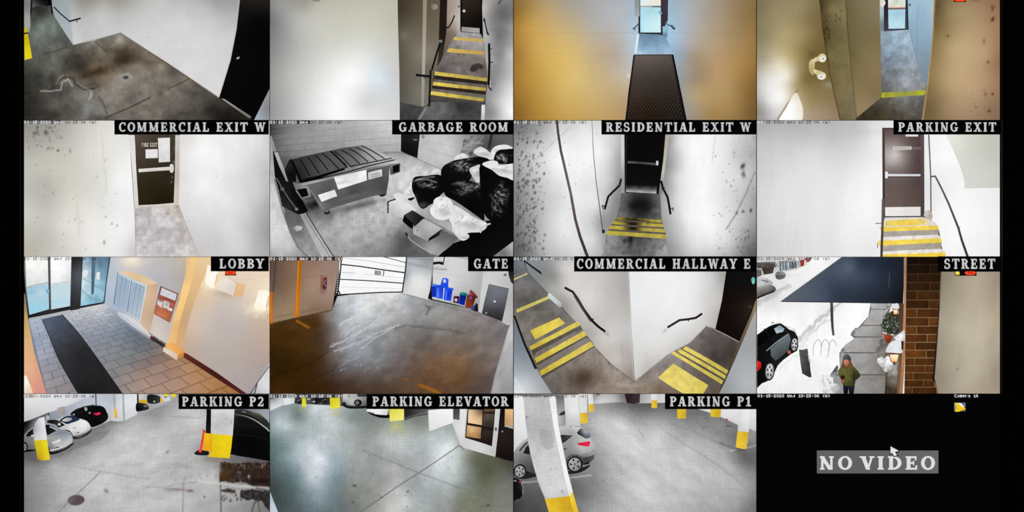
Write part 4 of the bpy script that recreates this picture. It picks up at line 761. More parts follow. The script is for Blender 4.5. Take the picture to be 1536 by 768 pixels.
# ======== ROW 3, FEED 1: lobby ========
F = 'in the lobby feed'
tile(0, 2, 20, 380, 3.49)
st('wall_front', [(470,8),(940,8),(862,250),(810,475),(800,500),(470,265)],
   [(510,60,(184,194,208)),(520,180,(184,196,208)),(600,40,(214,206,196)),(700,60,(190,188,190)),(850,60,(186,180,174)),(910,40,(198,180,160)),(800,180,(186,183,184)),(885,150,(178,170,164)),(760,420,(216,206,198)),(805,420,(200,190,184)),(560,280,(170,182,200)),(700,390,(204,198,192)),(730,300,(196,190,184))],
   'grey white lobby wall behind the mailboxes '+F, sig=60, nz=(.02,40), marks=[('b',622,35,34,16,0,(255,248,232),.95),('b',625,45,70,36,0,(240,226,206),.6),('b',770,150,50,40,30,(170,170,174),.4),('b',860,230,14,60,20,(164,158,158),.5)])  # pale blobs near the top are painted lamp glow
fl = sth('floor', 'running bond tile floor shading from blue grey to tan '+F, 650, 735)
FL = [(110,380,(170,180,196)),(110,480,(150,160,178)),(300,320,(186,190,198)),(450,285,(206,208,212)),(350,380,(164,168,178)),(480,360,(160,166,178)),(600,380,(118,130,148)),(420,430,(142,148,160)),(520,440,(128,135,146)),(600,450,(120,125,134)),(660,420,(108,116,128)),(150,600,(150,152,164)),(230,680,(148,142,146)),(120,560,(168,172,184)),
      (500,520,(140,142,148)),(600,540,(126,128,132)),(700,500,(112,114,118)),(480,600,(132,132,136)),(560,660,(140,132,130)),(650,620,(150,132,124)),(700,560,(132,118,114)),(700,680,(166,142,128)),(800,620,(158,130,116)),(820,540,(146,118,100)),(900,600,(170,134,102)),(880,700,(170,136,114)),(1000,640,(176,132,92)),(1080,710,(166,118,74)),(950,560,(160,118,80))]
pt(fl, 'grout', [(78,348),(300,296),(480,262),(720,436),(790,488),(895,528),(1215,740),(150,740),(100,500)], [(a,b,tuple(k*.80 for k in c)) for a,b,c in FL], sig=60)
hf = HOM((80,348),(480,262),(1215,740),(272,1150)); rows, cols = 21, 7.5
for r in range(rows):
    for k in range(-1, 8):
        u0 = max((k+(.5 if r % 2 else 0))/cols, .0); u1 = min((k+1+(.5 if r % 2 else 0))/cols, 1)
        if u1-u0 < .02: continue
        v0, v1 = (r/rows), ((r+1)/rows); v0 = v0**1.0; gu = .004; gv = .0022
        q = [hf(u0+gu,v0+gv),hf(u1-gu,v0+gv),hf(u1-gu,v1-gv),hf(u0+gu,v1-gv)]
        if min(p[1] for p in q) > 738 or max(p[0] for p in q) < 60: continue
        rr = random.Random(r*17+k).uniform(.965,1.04)
        pt(fl, 'floor_tile', q, [(a,b,tuple(j*rr for j in c)) for a,b,c in FL], sig=60, res=7, same=True, lift=1, nz=(.05,7))
LAYER[0] += 2
m_ = th('floor_mat', 'long charcoal runner mat leading from the glass doors '+F, 'mat', 460, 735)
pt(m_, 'mat_pile', O([(255,320),(350,428),(460,578),(575,740)])+O([(342,740),(240,562),(190,440),(150,345)]), [(190,360,(86,98,116)),(240,340,(72,84,100)),(220,420,(72,80,92)),(300,450,(58,60,66)),(270,520,(50,52,56)),(350,520,(40,40,43)),(380,640,(38,38,40)),(500,700,(34,33,35)),(400,720,(28,27,29))], sig=40, nz=(.12,7), mat='g')
pt(m_, 'edging', L(O([(255,320),(350,428),(460,578),(575,740)]),4), 34); pt(m_, 'edging', L(O([(150,345),(190,440),(240,562),(342,740)]),4), 44)
st('wall_left', [(50,190),(62,220),(78,350),(110,520),(175,740),(50,740)], [(62,260,(150,130,96)),(66,340,(196,160,98)),(80,450,(214,176,124)),(110,580,(222,166,132)),(85,600,(228,180,140)),(145,700,(214,148,130))], 'orange tinted wall edge on the left '+F, sig=36)
one('wall_light', C([(52,650),(66,640),(80,670),(102,740),(52,740)],3), [(60,680,(250,246,240)),(90,720,(236,206,180))], 'bright white window-like light patch in the lower left corner '+F, 'lamp')  # bright patch painted as window-like light
def pane(par, pts, f, **k): return pt(par, 'pane', pts, f, **k)
d1 = sth('door_1', 'pair of glass lobby doors onto a bright street '+F, 190, 340)
pt(d1, 'door_frame', [(52,8),(308,8),(306,200),(300,298),(190,322),(82,348),(66,240)], [(70,100,(120,118,112)),(90,330,(34,32,32)),(190,100,(84,86,88)),(190,260,(70,74,78)),(240,300,(40,40,42)),(300,100,(70,70,72))])
pane(d1, [(62,8),(180,8),(183,150),(187,292),(84,322),(68,180)], [(110,40,(250,248,246)),(110,110,(240,240,238)),(160,130,(232,234,234)),(75,140,(226,228,228))], nz=(.05,8), marks=[('p',[(60,184),(120,168),(186,160),(190,330),(60,330)],(166,206,224),1,2),('b',90,200,30,16,0,(136,180,200),.6),('b',150,210,30,20,0,(196,216,224),.6),('b',110,290,60,30,0,(150,210,234),.6),('l',[(66,180),(120,165),(184,156)],4,(130,140,146),.7,1)])
pane(d1, [(194,8),(304,8),(300,180),(297,276),(198,294)], [(250,40,250),(250,100,(248,248,248)),(285,130,(226,228,228))], nz=(.04,8), marks=[('p',[(190,164),(250,154),(306,148),(306,300),(190,300)],(196,218,226),1,2),('b',285,150,24,12,0,(214,216,216),.7),('b',240,260,60,34,0,(170,214,234),.7),('l',[(198,160),(298,147)],3,(176,182,186),.6,1)])
pt(d1, 'bottom_rail', [(82,322),(190,296),(298,278),(300,298),(190,318),(84,346)], [(100,335,26),(180,305,(44,42,42)),(290,285,30)]); pt(d1, 'door_handle', C([(172,192),(184,188),(190,200),(182,210),(172,204)]), (120,170,214))
pt(d1, 'threshold', [(80,340),(190,318),(302,294),(304,304),(190,330),(84,352)], (176,178,182))
st('trim_1', [(304,8),(362,8),(354,150),(348,292),(298,300),(300,180)], [(330,50,(46,46,48)),(325,180,(64,66,72)),(325,280,(44,44,46)),(350,100,(86,90,94))], 'dark wide post between doors and side window '+F)
w1 = sth('window_1', 'tall side window showing a blue tinted vestibule '+F, 420, 285)
pt(w1, 'window_frame', [(360,8),(512,8),(490,150),(478,262),(348,287),(354,150)], [(370,100,50),(500,60,(74,86,96)),(480,200,(64,74,84)),(400,280,34)])
pane(w1, [(366,8),(502,8),(484,150),(472,254),(352,276),(358,150)], [(390,50,(150,176,196)),(372,110,(206,226,234)),(400,140,(176,204,218)),(450,40,(96,126,146)),(480,60,(106,140,162)),(450,100,(120,154,174)),(450,150,(150,190,208)),(470,180,(140,182,202)),(370,200,(190,216,226)),(390,260,(146,196,218)),(440,240,(130,170,190)),(460,220,(160,206,226))], sig=24, nz=(.12,5), marks=[('l',[(358,190),(410,240),(470,250)],8,(100,130,146),.4,1.5),('l',[(360,130),(470,190)],5,(96,120,134),.4,1.5)])
pt(w1, 'inner_post', [(410,8),(432,8),(422,210),(408,218)], [(420,60,(84,112,130)),(415,180,(76,100,118))]); pt(w1, 'wall_panel', [(436,98),(454,98),(452,138),(434,136)], (226,230,232)); pt(w1, 'wall_panel', C([(368,92),(382,86),(392,96),(384,118),(370,122)]), (226,232,236))
mb = th('mailbox_cabinet', 'wall of silver mailboxes in a wood cabinet '+F, 'mailboxes', 640, 445)
pt(mb, 'side_panel', [(694,164),(757,158),(740,300),(716,412),(690,400),(660,356)], [(740,180,(206,172,140)),(700,220,(216,188,156)),(720,330,(196,164,134)),(690,370,(206,182,158))], sig=36)
pt(mb, 'top_panel', [(548,97),(600,90),(690,120),(757,157),(696,168),(640,140)], [(580,98,(230,204,166)),(660,125,(222,190,150)),(720,155,(226,198,166))])
pt(mb, 'face_frame', [(546,98),(622,138),(700,168),(682,260),(664,360),(598,312),(524,268),(534,180)], [(560,150,(190,208,226)),(640,200,(196,212,226)),(640,320,(206,216,226)),(540,260,(150,172,200))])
for A,B,Cc,D in (((552,108),(612,140),(592,298),(530,262)),((626,148),(692,172),(660,350),(602,310))):
    bf = HOM(A,B,Cc,D)
    bk = pt(mb, 'door_bank', [A,B,Cc,D], [(A[0],A[1],(128,148,168)),(Cc[0],Cc[1],(150,166,182))])
    pt(bk, 'mailbox_door', [[bf(c/3+.02,r/15+.012),bf((c+1)/3-.03,r/15+.012),bf((c+1)/3-.03,(r+1)/15-.016),bf(c/3+.02,(r+1)/15-.016)] for c in range(3) for r in range(15)], [(560,130,(176,196,214)),(560,250,(168,188,210)),(650,180,(180,196,210)),(640,320,(196,206,216))], stuff=True)
pt(mb, 'edge_strip', L([(548,100),(526,266)],4), (90,106,122)); pt(mb, 'edge_strip', L([(620,142),(597,306)],5), (100,122,144))
lg = th('bench_ledge', 'white ledge running along the floor below the mailboxes '+F, 'ledge', 640, 448)
pt(lg, 'ledge_top', [(548,306),(600,322),(664,366),(722,430),(714,442),(630,386),(546,326)], [(560,315,(196,206,218)),(640,360,(214,214,216)),(710,430,(216,206,204))]); pt(lg, 'ledge_front', [(546,324),(630,384),(716,440),(712,450),(625,394),(548,334)], (150,154,164)); pt(lg, 'ledge_line', L([(552,318),(630,372),(712,434)],3), (170,180,192))
nb = th('bulletin_board', 'cork notice board covered with white papers '+F, 'notice board', 800, 362)
pt(nb, 'board_frame', [(770,170),(864,210),(842,290),(820,364),(736,316),(752,240)], [(780,190,(110,84,78)),(850,230,(128,88,76)),(750,310,(142,84,62))])
cb = pt(nb, 'cork', [(775,176),(858,213),(838,288),(818,358),(741,313),(757,240)], [(800,200,(150,96,82)),(800,240,(150,72,58)),(790,300,(182,104,70)),(770,320,(196,120,86)),(830,330,(170,96,64))], sig=26, nz=(.1,4))
for q,c in (([(778,180),(856,214),(847,248),(768,216)],(206,208,212)),([(757,240),(785,250),(779,278),(752,268)],(214,208,204)),([(790,246),(820,258),(813,294),(783,282)],(206,204,204)),([(815,284),(834,290),(831,304),(812,298)],(220,218,216)),([(765,272),(782,280),(780,286),(762,278)],(206,196,190))):
    p_ = pt(nb, 'pinned_paper', q, c, nz=(.08,3), res=1.3)
pt(nb, 'print', [L([(760,246),(780,254)],5)[0], L([(796,256),(814,263)],3)[0], L([(794,266),(812,273)],3)[0]], (90,60,60)); pt(nb, 'red_note', C([(824,262),(836,260),(838,276),(828,280)]), (196,96,92))
bb = st('baseboard_right', [(716,432),(728,434),(795,478),(788,494),(720,450)], [(720,440,(90,40,44)),(760,462,(46,44,50)),(785,485,(54,46,46))], 'dark skirting below the bulletin board '+F)
st('wall_right', [(905,8),(1346,8),(1346,585),(1240,740),(1215,740),(890,520),(880,480),(900,300)],
   [(960,120,(226,190,142)),(960,40,(224,196,152)),(1010,220,(222,196,166)),(1100,40,(236,212,178)),(1180,100,(226,206,184)),(1250,110,(228,210,188)),(1330,100,(236,214,188)),(1100,260,(204,190,180)),(1000,330,(206,190,176)),(940,400,(208,188,170)),(1100,400,(192,182,176)),(1240,380,(192,178,168)),(1180,300,(200,190,182)),
    (1330,350,(206,180,160)),(1200,600,(180,166,160)),(1020,500,(186,174,167)),(910,490,(194,172,152)),(1330,480,(192,166,152)),(1290,600,(170,158,152)),(1100,600,(180,168,162)),(1210,700,(172,162,162)),(1250,220,(226,206,182))],
   'warm cream lobby wall with two glowing lamps '+F, sig=60, nz=(.02,30), marks=[('b',1030,165,50,40,0,(255,246,222),.7),('b',1060,110,60,50,0,(250,232,196),.6),('b',1284,290,50,30,0,(255,244,214),.8),('b',1320,200,60,60,0,(250,236,210),.6),('b',1100,215,70,16,10,(180,164,152),.6),('l',[(900,520),(945,300),(1000,150)],4,(216,186,150),.3)])  # glow around the two lamps is painted on as pale blobs
st('trim_2', [(930,-20),(968,-20)]+O([(968,8),(925,180),(880,330),(850,480)])+O([(806,480),(830,380),(870,230),(930,8)]), [(950,30,(244,204,140)),(900,180,(252,208,140)),(880,120,(226,186,130)),(850,340,(244,198,130)),(830,460,(236,190,130)),(870,380,(222,176,116))], 'orange lit corner edge between the two lobby walls '+F, sig=26)
st('trim_3', O([(1046,8),(1004,110),(950,250),(908,400),(888,512)])+O([(850,480),(880,330),(925,180),(970,8)]), [(1000,40,(232,202,156)),(960,120,(228,190,138)),(930,260,(214,176,130)),(880,420,(212,170,122)),(900,350,(200,164,126))], 'shaded orange return of the column '+F, sig=30)
pl = th('column_plinth', 'orange topped block at the foot of the orange column '+F, 'block', 840, 560)
pt(pl, 'top_face', [(800,474),(836,466),(900,516),(884,530),(862,536),(796,492)], [(820,480,(240,176,98)),(880,515,(232,158,78)),(840,510,(236,176,104))]); pt(pl, 'front_face', [(788,490),(862,530),(856,560),(783,512)], [(800,505,(226,214,196)),(850,545,(216,196,172))]); pt(pl, 'side_face', [(862,532),(898,516),(894,534),(857,558)], (206,132,66))
st('baseboard_right', [(893,520),(908,524),(1060,620),(1222,735),(1190,736),(1040,640),(893,545)], [(900,530,(96,44,34)),(1050,630,(66,28,26)),(1200,730,(86,34,32))], 'dark red brown skirting along the cream wall '+F)
for pts,l,x,y in (([(1016,60),(1074,80),(1070,110),(1052,180),(1044,187),(1004,158),(1003,150)],'glowing white wall lamp beside the caption bar ',1036,186),([(1284,194),(1318,190),(1342,204),(1338,236),(1322,298),(1312,304),(1262,288),(1260,280)],'glowing white wall lamp at the right edge ',1300,302)):
    sl = th('wall_light', l+F, 'lamp', x, y, 'glowing lamps on the lobby wall')
    pt(sl, 'shade', pts, [(x,y-90,(255,246,226)),(x,y-40,255),(x-10,y-8,(255,240,206))]); xx = max(p[0] for p in pts)
    pt(sl, 'side', [(xx-8,y-80),(xx,y-76),(xx-14,y-20),(xx-22,y-18)], (236,196,150))
eb = th('exit_sign_box', 'cream box with orange side hanging between the two lamps '+F, 'sign box', 1130, 225)
pt(eb, 'box_face', [(1096,120),(1170,156),(1158,224),(1062,184)], [(1110,150,(238,226,214)),(1140,190,(222,210,200))]); pt(eb, 'box_side', [(1170,154),(1216,164),(1208,200),(1196,226),(1152,226)], [(1180,180,(232,190,140)),(1205,215,(220,180,134))]); pt(eb, 'box_edge', L([(1160,150),(1172,158),(1156,222)],4), (214,170,120))
st('door_2', [(1342,575),(1346,740),(1236,740),(1280,668)], [(1335,600,(206,206,210)),(1290,700,(214,212,214)),(1250,735,(160,160,164))], 'pale frame edge in the lower right corner '+F)
st('trim_4', L([(1340,590),(1282,670),(1240,738)],5)+L([(1278,676),(1262,738)],6), (66,66,76), 'dark line beside the pale frame edge '+F)

# ======== ROW 3, FEED 2: garage gate ========
F = 'in the gate feed'
tile(1, 2, 395, 380, 3.491)
st('floor', [(30,372),(120,345),(360,298),(388,225),(550,205),(735,205),(870,242),(1140,304),(1285,375),(1200,740),(30,740)],
   [(60,420,(64,42,14)),(60,560,(46,30,8)),(180,400,(74,48,20)),(290,350,(78,52,28)),(150,500,(60,38,12)),(100,660,(50,30,6)),(250,600,(60,38,14)),(240,480,(70,48,24)),(100,715,(60,36,12)),(318,420,(82,66,54)),(345,350,(120,114,110)),(380,300,(153,153,153)),(400,250,(169,174,180)),(480,240,(221,225,226)),(560,225,(226,226,226)),(620,225,(226,226,226)),
    (700,235,(210,212,214)),(500,300,(198,203,207)),(560,270,(212,214,216)),(780,260,(169,171,174)),(900,270,(144,145,146)),(1000,320,(137,133,131)),(1150,330,(133,126,126)),(1240,380,(117,112,115)),(680,320,(178,178,178)),(430,400,(169,171,174)),(480,460,(164,168,171)),(600,430,(149,150,151)),(700,440,(133,131,129)),(820,370,(126,124,124)),(950,330,(153,151,149)),(960,400,(135,131,126)),
    (850,450,(106,99,97)),(1000,450,(108,97,92)),(1150,450,(122,112,108)),(1220,520,(124,117,112)),(1180,640,(100,86,78)),(1000,560,(126,97,72)),(1050,650,(104,78,52)),(850,600,(108,82,62)),(700,560,(110,103,101)),(740,660,(94,76,64)),(600,580,(117,117,119)),(600,680,(86,70,60)),(450,570,(117,119,124)),(400,520,(124,119,119)),(360,590,(84,72,66)),(350,660,(62,44,30)),(300,540,(68,48,28)),
    (310,460,(76,58,44)),(460,660,(78,64,58)),(480,715,(64,46,36)),(900,715,(98,70,48)),(1120,720,(84,70,66))],
   'worn garage floor fading from grey to brown with white tyre streaks '+F, sig=36, nz=(.17,10,-25,1.6), mat='g', res=1.5, marks=[
    ('l',[(350,490),(400,468),(450,440),(500,410),(560,378),(600,345),(630,300),(665,272)],5,(206,212,220),.65,1.5),('l',[(372,512),(430,492),(480,474),(540,448),(590,420),(640,400),(712,374)],5,(200,206,216),.65,1.5),('l',[(400,376),(430,352),(470,338),(520,320)],8,(210,216,222),.7,1.8),
    ('l',[(425,436),(450,405),(480,386),(505,380)],7,(204,210,218),.6,1.8),('l',[(510,500),(545,476),(580,450),(640,415),(690,382)],6,(196,202,212),.6,1.8),('l',[(600,215),(630,245),(668,285)],5,(220,222,224),.5,1.2),('l',[(440,470),(480,430),(520,400),(560,390)],5,(196,202,212),.5,1.8),('l',[(355,475),(420,462),(480,452)],4,(190,196,206),.5,1.5),
    ('l',[(490,440),(530,430),(570,440),(530,460),(490,480)],4,(190,196,206),.5,1.5),('b',540,305,16,12,0,(228,226,210),.8),('b',600,240,50,8,10,(230,228,220),.5),('l',[(400,590),(430,570),(470,560),(500,540)],4,(176,180,190),.4,2.2),('s',360,480,600,620,34,5,5,(186,192,204),.6),('l',[(400,612),(440,600)],3,(180,186,196),.5,1),
    ('l',[(690,390),(760,378),(850,392),(960,400),(1060,420)],9,(84,84,84),.5,2.5),('b',930,335,70,14,8,(150,148,144),.5),('l',[(855,278),(874,290),(862,304),(852,320)],5,(66,66,66),.75,1),('l',[(840,270),(880,280)],3,(80,80,80),.5,1),
    ('l',[(176,354),(200,368),(240,390)],9,(176,106,24),.75,1.2),('l',[(736,658),(760,666)],9,(160,90,24),.6,1),('l',[(820,690),(870,710),(925,735)],14,(176,102,20),.7,1.6),('l',[(790,680),(840,700)],5,(150,90,30),.5,1.6),
    ('l',[(60,632),(200,600),(340,520)],5,(28,18,4),.5,2.5),('l',[(200,700),(300,640),(380,600)],6,(36,24,10),.4,3),('l',[(720,205),(900,262),(1150,330)],7,(110,110,110),.3,2)])
for q in ():
    pass
st('wall_left', [(30,8),(398,8),(388,120),(372,215),(360,300),(200,332),(30,374)],
   [(45,60,(92,74,68)),(55,200,(110,94,84)),(100,60,(112,88,72)),(110,180,(122,98,78)),(110,300,(150,126,100)),(240,80,(146,118,100)),(230,200,(156,130,110)),(300,240,(150,124,106)),(350,80,(154,128,116)),(350,200,(164,138,122)),(280,300,(132,106,88)),(60,330,(146,122,98)),(210,310,(146,120,96)),(340,280,(140,114,100))],
   'brown lit garage wall with orange pipes '+F, sig=50, nz=(.05,14,90,2), marks=[('l',[(66,40),(58,120),(52,200)],5,(66,44,36),.8),('l',[(55,336),(180,312),(300,288)],4,(110,84,60),.5,1),('l',[(30,372),(200,334),(360,300)],7,(56,38,24),.8),('l',[(80,140),(360,110)],3,(120,96,78),.3),('b',312,200,20,12,0,(100,84,84),.6)])
for q,l,c in (([(183,10),(204,10),(194,180),(184,333),(164,336),(174,180)],'tall orange pipe in the middle of the brown wall ',(206,112,12)),([(36,200),(51,200),(50,366),(36,370)],'orange pipe at the far left edge of the brown wall ',(206,104,10))):
    pp = th('wall_pipe', l+F, 'pipe', q[0][0], 335); pt(pp, 'pipe', q, [(q[0][0],q[0][1]+40,tuple(k*.85 for k in c)),(q[-1][0],300,c)]); pt(pp, 'highlight', L([(q[0][0]+3,q[0][1]+6),(q[3][0]-12 if len(q)>4 else q[3][0]+3,q[3][1]-12)],4), (220,140,30))
fe = th('fire_extinguisher_box', 'small box with a red fire extinguisher on the brown wall '+F, 'fire extinguisher', 318, 190)
pt(fe, 'box_side', [(300,118),(310,112),(306,190),(299,184)], (130,94,66)); pt(fe, 'box_front', [(309,112),(336,116),(331,192),(306,190)], [(320,125,(150,120,110)),(320,180,(110,84,84))]); pt(fe, 'extinguisher', C([(316,126),(333,128),(332,150),(328,184),(312,182),(314,150)]), [(322,130,(150,40,44)),(320,155,(40,26,40)),(318,178,(110,30,40))], sig=10); pt(fe, 'nozzle', L([(326,140),(318,160),(328,172)],4), 150)
st('wall_back', [(745,8),(892,8),(884,120),(872,244),(730,207),(738,120)], [(770,50,(180,186,194)),(800,30,(176,180,184)),(850,50,(150,156,162)),(780,130,224),(840,140,226),(860,210,214),(750,190,212),(740,120,(150,156,162))], 'white back wall right of the gate '+F, sig=34, marks=[('l',[(750,50),(800,62),(890,80)],12,(150,156,162),.7),('l',[(760,24),(890,34)],4,120,.7)])
g_ = th('overhead_gate', 'white overhead garage gate with dark horizontal rails '+F, 'gate', 560, 212)
pt(g_, 'daylight_panel', [(396,8),(756,8),(742,110),(730,205),(560,208),(392,214),(398,120)], [(450,60,250),(600,60,248),(700,160,240),(450,180,250),(560,190,246)], sig=60)
view(405, 386, 6.737)
for q in ([(735,10),(1370,-30),(1372,145),(740,75)],[(730,95),(1365,165),(1345,255),(722,225)],[(722,242),(1340,268),(1332,345),(705,362)]):
    pt(g_, 'gate_panel', q, [(q[0][0]+60,q[0][1]+40,248),(q[1][0]-60,q[1][1]+40,252),(q[2][0]-60,q[2][1]-20,244)])
for a,wd,c in (([(725,72),(900,90),(1100,120),(1365,156)],13,46),([(710,222),(1000,236),(1345,262)],11,52),([(700,378),(900,366),(1130,354),(1340,350)],13,40),([(740,5),(1000,36),(1370,100)],5,170),([(1120,-12),(1240,18),(1375,55)],9,80),([(705,300),(1000,306),(1330,318)],3,188),([(725,152),(860,158)],5,160),([(940,170),(1345,208)],3,176)):
    pt(g_, 'rail', L(a,wd), c)
pt(g_, 'side_post', L([(722,-10),(714,120),(700,240),(688,330),(712,378)],15), 54); pt(g_, 'side_post', L([(1382,-20),(1370,120),(1350,260),(1336,355)],14), 48)
pt(g_, 'chain_strip', L([(700,20),(690,200),(664,388)],7), (78,84,86)); pt(g_, 'chain_strip', [[(698+dx-k*2.2,60+k*24),(706+dx-k*2.2,60+k*24),(704+dx-k*2.2,72+k*24),(696+dx-k*2.2,72+k*24)] for k in range(13) for dx in (0,)], (206,210,212))
pt(g_, 'window_grille', [(1056,130),(1124,140),(1124,182),(1056,176)], (150,150,150), nz=(.3,1.5), res=1); pt(g_, 'upright', L([(1152,130),(1144,188)],12), 110)
for k in range(9): pt(g_, 'mesh_wire', L([(738+k*14,92),(734+k*14,198)],1.6), (206,214,222), same=k > 0)
view(395, 380, 3.491)
st('wall_back', [(888,8),(1160,8),(1146,160),(1128,304),(1000,266),(882,238)], [(910,60,206),(960,80,212),(1060,80,206),(1130,100,180),(930,200,214),(1000,180,206),(1100,200,178),(1080,260,160),(1000,250,176),(950,30,214)], 'white back wall behind the recycling bins '+F, sig=40, nz=(.03,12), marks=[('l',[(890,79),(958,85)],8,(160,160,160),.9),('l',[(960,8),(1070,28)],8,150,.7),('l',[(900,130),(1140,170)],2,188,.4),('l',[(900,100),(1140,135)],2,190,.4)])
st('trim_1', L([(890,10),(884,120),(872,238)],8), [(888,40,150),(874,220,110)], 'grey corner post left of the blue bins '+F)
op = th('gate_opener', 'black gate motor unit hanging from the ceiling '+F, 'motor', 920, 60)
pt(op, 'motor_body', [(888,46),(922,42),(946,46),(944,62),(918,56),(890,60)], 26); pt(op, 'hanger', L([(950,8),(944,46)],6), 56)
one('corner_guard', [(870,205),(886,120),(888,124),(884,238),(862,241),(864,222)], [(880,150,60),(872,232,18)], 'dark guard at the foot of the grey corner post '+F, 'guard')
st('wall_right', [(1158,8),(1312,8),(1312,372),(1282,378),(1250,360),(1126,306),(1145,160)], [(1180,80,198),(1220,120,206),(1290,120,190),(1300,250,176),(1270,370,190),(1140,270,200),(1160,200,206)], 'white right wall around the grey door '+F, sig=40, nz=(.04,12))
dd = sth('door_1', 'plain grey metal door '+F, 1200, 356)
pt(dd, 'door_leaf', [(1182,162),(1286,186),(1270,270),(1250,358),(1145,316),(1162,240)], [(1200,190,(112,115,124)),(1250,210,(108,110,118)),(1200,260,(96,98,106)),(1240,270,(82,82,88)),(1180,310,(56,56,60)),(1235,340,(44,44,46))], sig=30, nz=(.06,6)); pt(dd, 'door_edge', L([(1182,162),(1286,186)],3), (70,72,80)); pt(dd, 'door_edge', L([(1182,162),(1162,240),(1145,314)],3), (80,82,88)); pt(dd, 'door_knob', E(1212,252,6,5), 214); pt(dd, 'door_hinge', E(1167,312,4,4), 190)
st('wall_right', [(1312,360),(1312,740),(1188,740),(1210,640),(1250,500),(1284,385)], [(1300,420,196),(1280,500,180),(1240,640,158),(1290,600,166),(1290,720,150),(1215,720,166)], 'pale curved wall in the lower right corner '+F, sig=40, nz=(.08,6,-60,3), marks=[('l',[(1284,380),(1250,500),(1210,640),(1190,735)],6,(120,118,118),.8)])
one('ceiling_lamp_arm', [(1282,92),(1312,92),(1312,165),(1296,150),(1286,120)], [(1300,100,(34,30,34)),(1300,140,(58,40,40))], 'dark fixture at the upper right edge '+F, 'fixture')
one('wall_sensor', [(1256,112),(1272,102),(1274,118),(1264,120)], 110, 'tiny grey sensor above the grey door '+F, 'sensor')
view(600, 386, 6.735)
def bin_(name, label, cat_, x, y, parts, grp=None):
    t = th(name, label+' '+F, cat_, x, y, grp)
    for n, q, c, k in parts: pt(t, n, q, c, **k)
    return t
GB = 'blue recycling bins'
bin_('recycling_bin','leftmost blue recycling bin beside the grey post','bin',345,405,[('bin_body',[(320,288),(372,290),(366,405),(324,400)],[(335,300,(20,50,170)),(345,390,(14,50,180))],{}),('bin_lid',[(318,272),(345,266),(380,276),(378,294),(320,290)],(70,130,220),{})],GB)
bin_('recycling_bin','blue recycling bin with its lid raised at the back','bin',450,300,[('bin_lid',C([(428,216),(440,208),(478,212),(490,226),(488,270),(482,306),(412,296),(418,246)]),[(450,220,(50,100,226)),(450,290,(24,70,226))],{}),('label',C([(440,224),(458,224),(464,244),(454,258),(440,252)]),(206,216,232),{})],GB)
bin_('recycling_bin','middle blue recycling bin with bright highlight','bin',400,418,[('bin_body',[(366,296),(440,304),(432,420),(368,412)],[(380,330,(60,100,236)),(400,390,(70,120,240)),(425,340,(20,50,200)),(420,400,(20,60,214))],{}),('bin_lid',[(362,282),(400,278),(446,290),(442,312),(366,302)],(30,74,214),{}),('highlight',L([(384,320),(380,400)],9),(110,140,246),{})],GB)
bin_('recycling_bin','rightmost blue recycling bin of the front row','bin',485,442,[('bin_body',[(450,318),(532,326),(514,442),(440,430)],[(470,350,(50,90,236)),(480,410,(30,80,236)),(510,360,(14,44,190))],{}),('bin_lid',[(446,304),(480,300),(544,314),(538,332),(450,322)],(36,84,226),{}),('highlight',L([(470,345),(462,420)],8),(96,130,244),{}),('slot',L([(492,345),(484,425)],5),(10,30,150),{})],GB)
bin_('waste_box','small dark maroon box between blue bins','box',565,465,[('box_body',[(542,392),(598,392),(594,466),(540,456)],[(560,400,(50,16,26)),(575,450,(34,20,40))],{}),('white_mark',C([(552,424),(566,414),(580,424),(576,444),(558,446)]),(206,190,200),{}),('red_mark',C([(544,404),(556,400),(556,414),(546,416)]),(120,40,40),{})])
bin_('recycling_bin','navy bin with a teal lid','bin',630,485,[('bin_body',[(602,376),(672,382),(652,486),(594,472)],[(620,400,(18,36,140)),(630,460,(12,44,170)),(655,420,(12,20,90))],{}),('bin_lid',[(606,356),(640,352),(680,364),(674,386),(602,378)],[(620,362,(30,140,130)),(660,374,(16,110,110))],{}),('slot',L([(628,400),(620,470)],5),(8,16,80),{})])
bin_('compost_bin','reddish brown compost bin with its lid thrown open','bin',705,520,[('bin_body',[(676,376),(768,396),(750,460),(728,520),(658,506)],[(690,400,(110,48,36)),(690,470,(140,58,26)),(740,440,(84,34,24))],{}),('bin_lid',[(708,334),(716,324),(752,354),(788,398),(776,416),(740,400),(690,384)],[(730,360,(140,64,70)),(760,400,(60,24,34))],{}),('lid_edge',L([(714,326),(752,360),(784,404)],6),(176,96,90),{}),('blue_mark',C([(702,402),(716,394),(726,408),(716,424),(702,418)]),(110,84,150),{}),('pink_spot',E(708,370,9,7),(190,100,120),{})])
bin_('small_bin','small steel blue bin in front of the compost bin','bin',740,540,[('bin_body',[(724,480),(762,484),(748,542),(718,530)],[(735,500,(60,84,150)),(740,530,(40,60,120))],{})])
bin_('small_bin','small black bin at the right end of the bins','bin',775,550,[('bin_body',[(764,458),(786,472),(790,550),(748,542)],[(775,480,(40,24,26)),(775,540,(18,14,16))],{})])

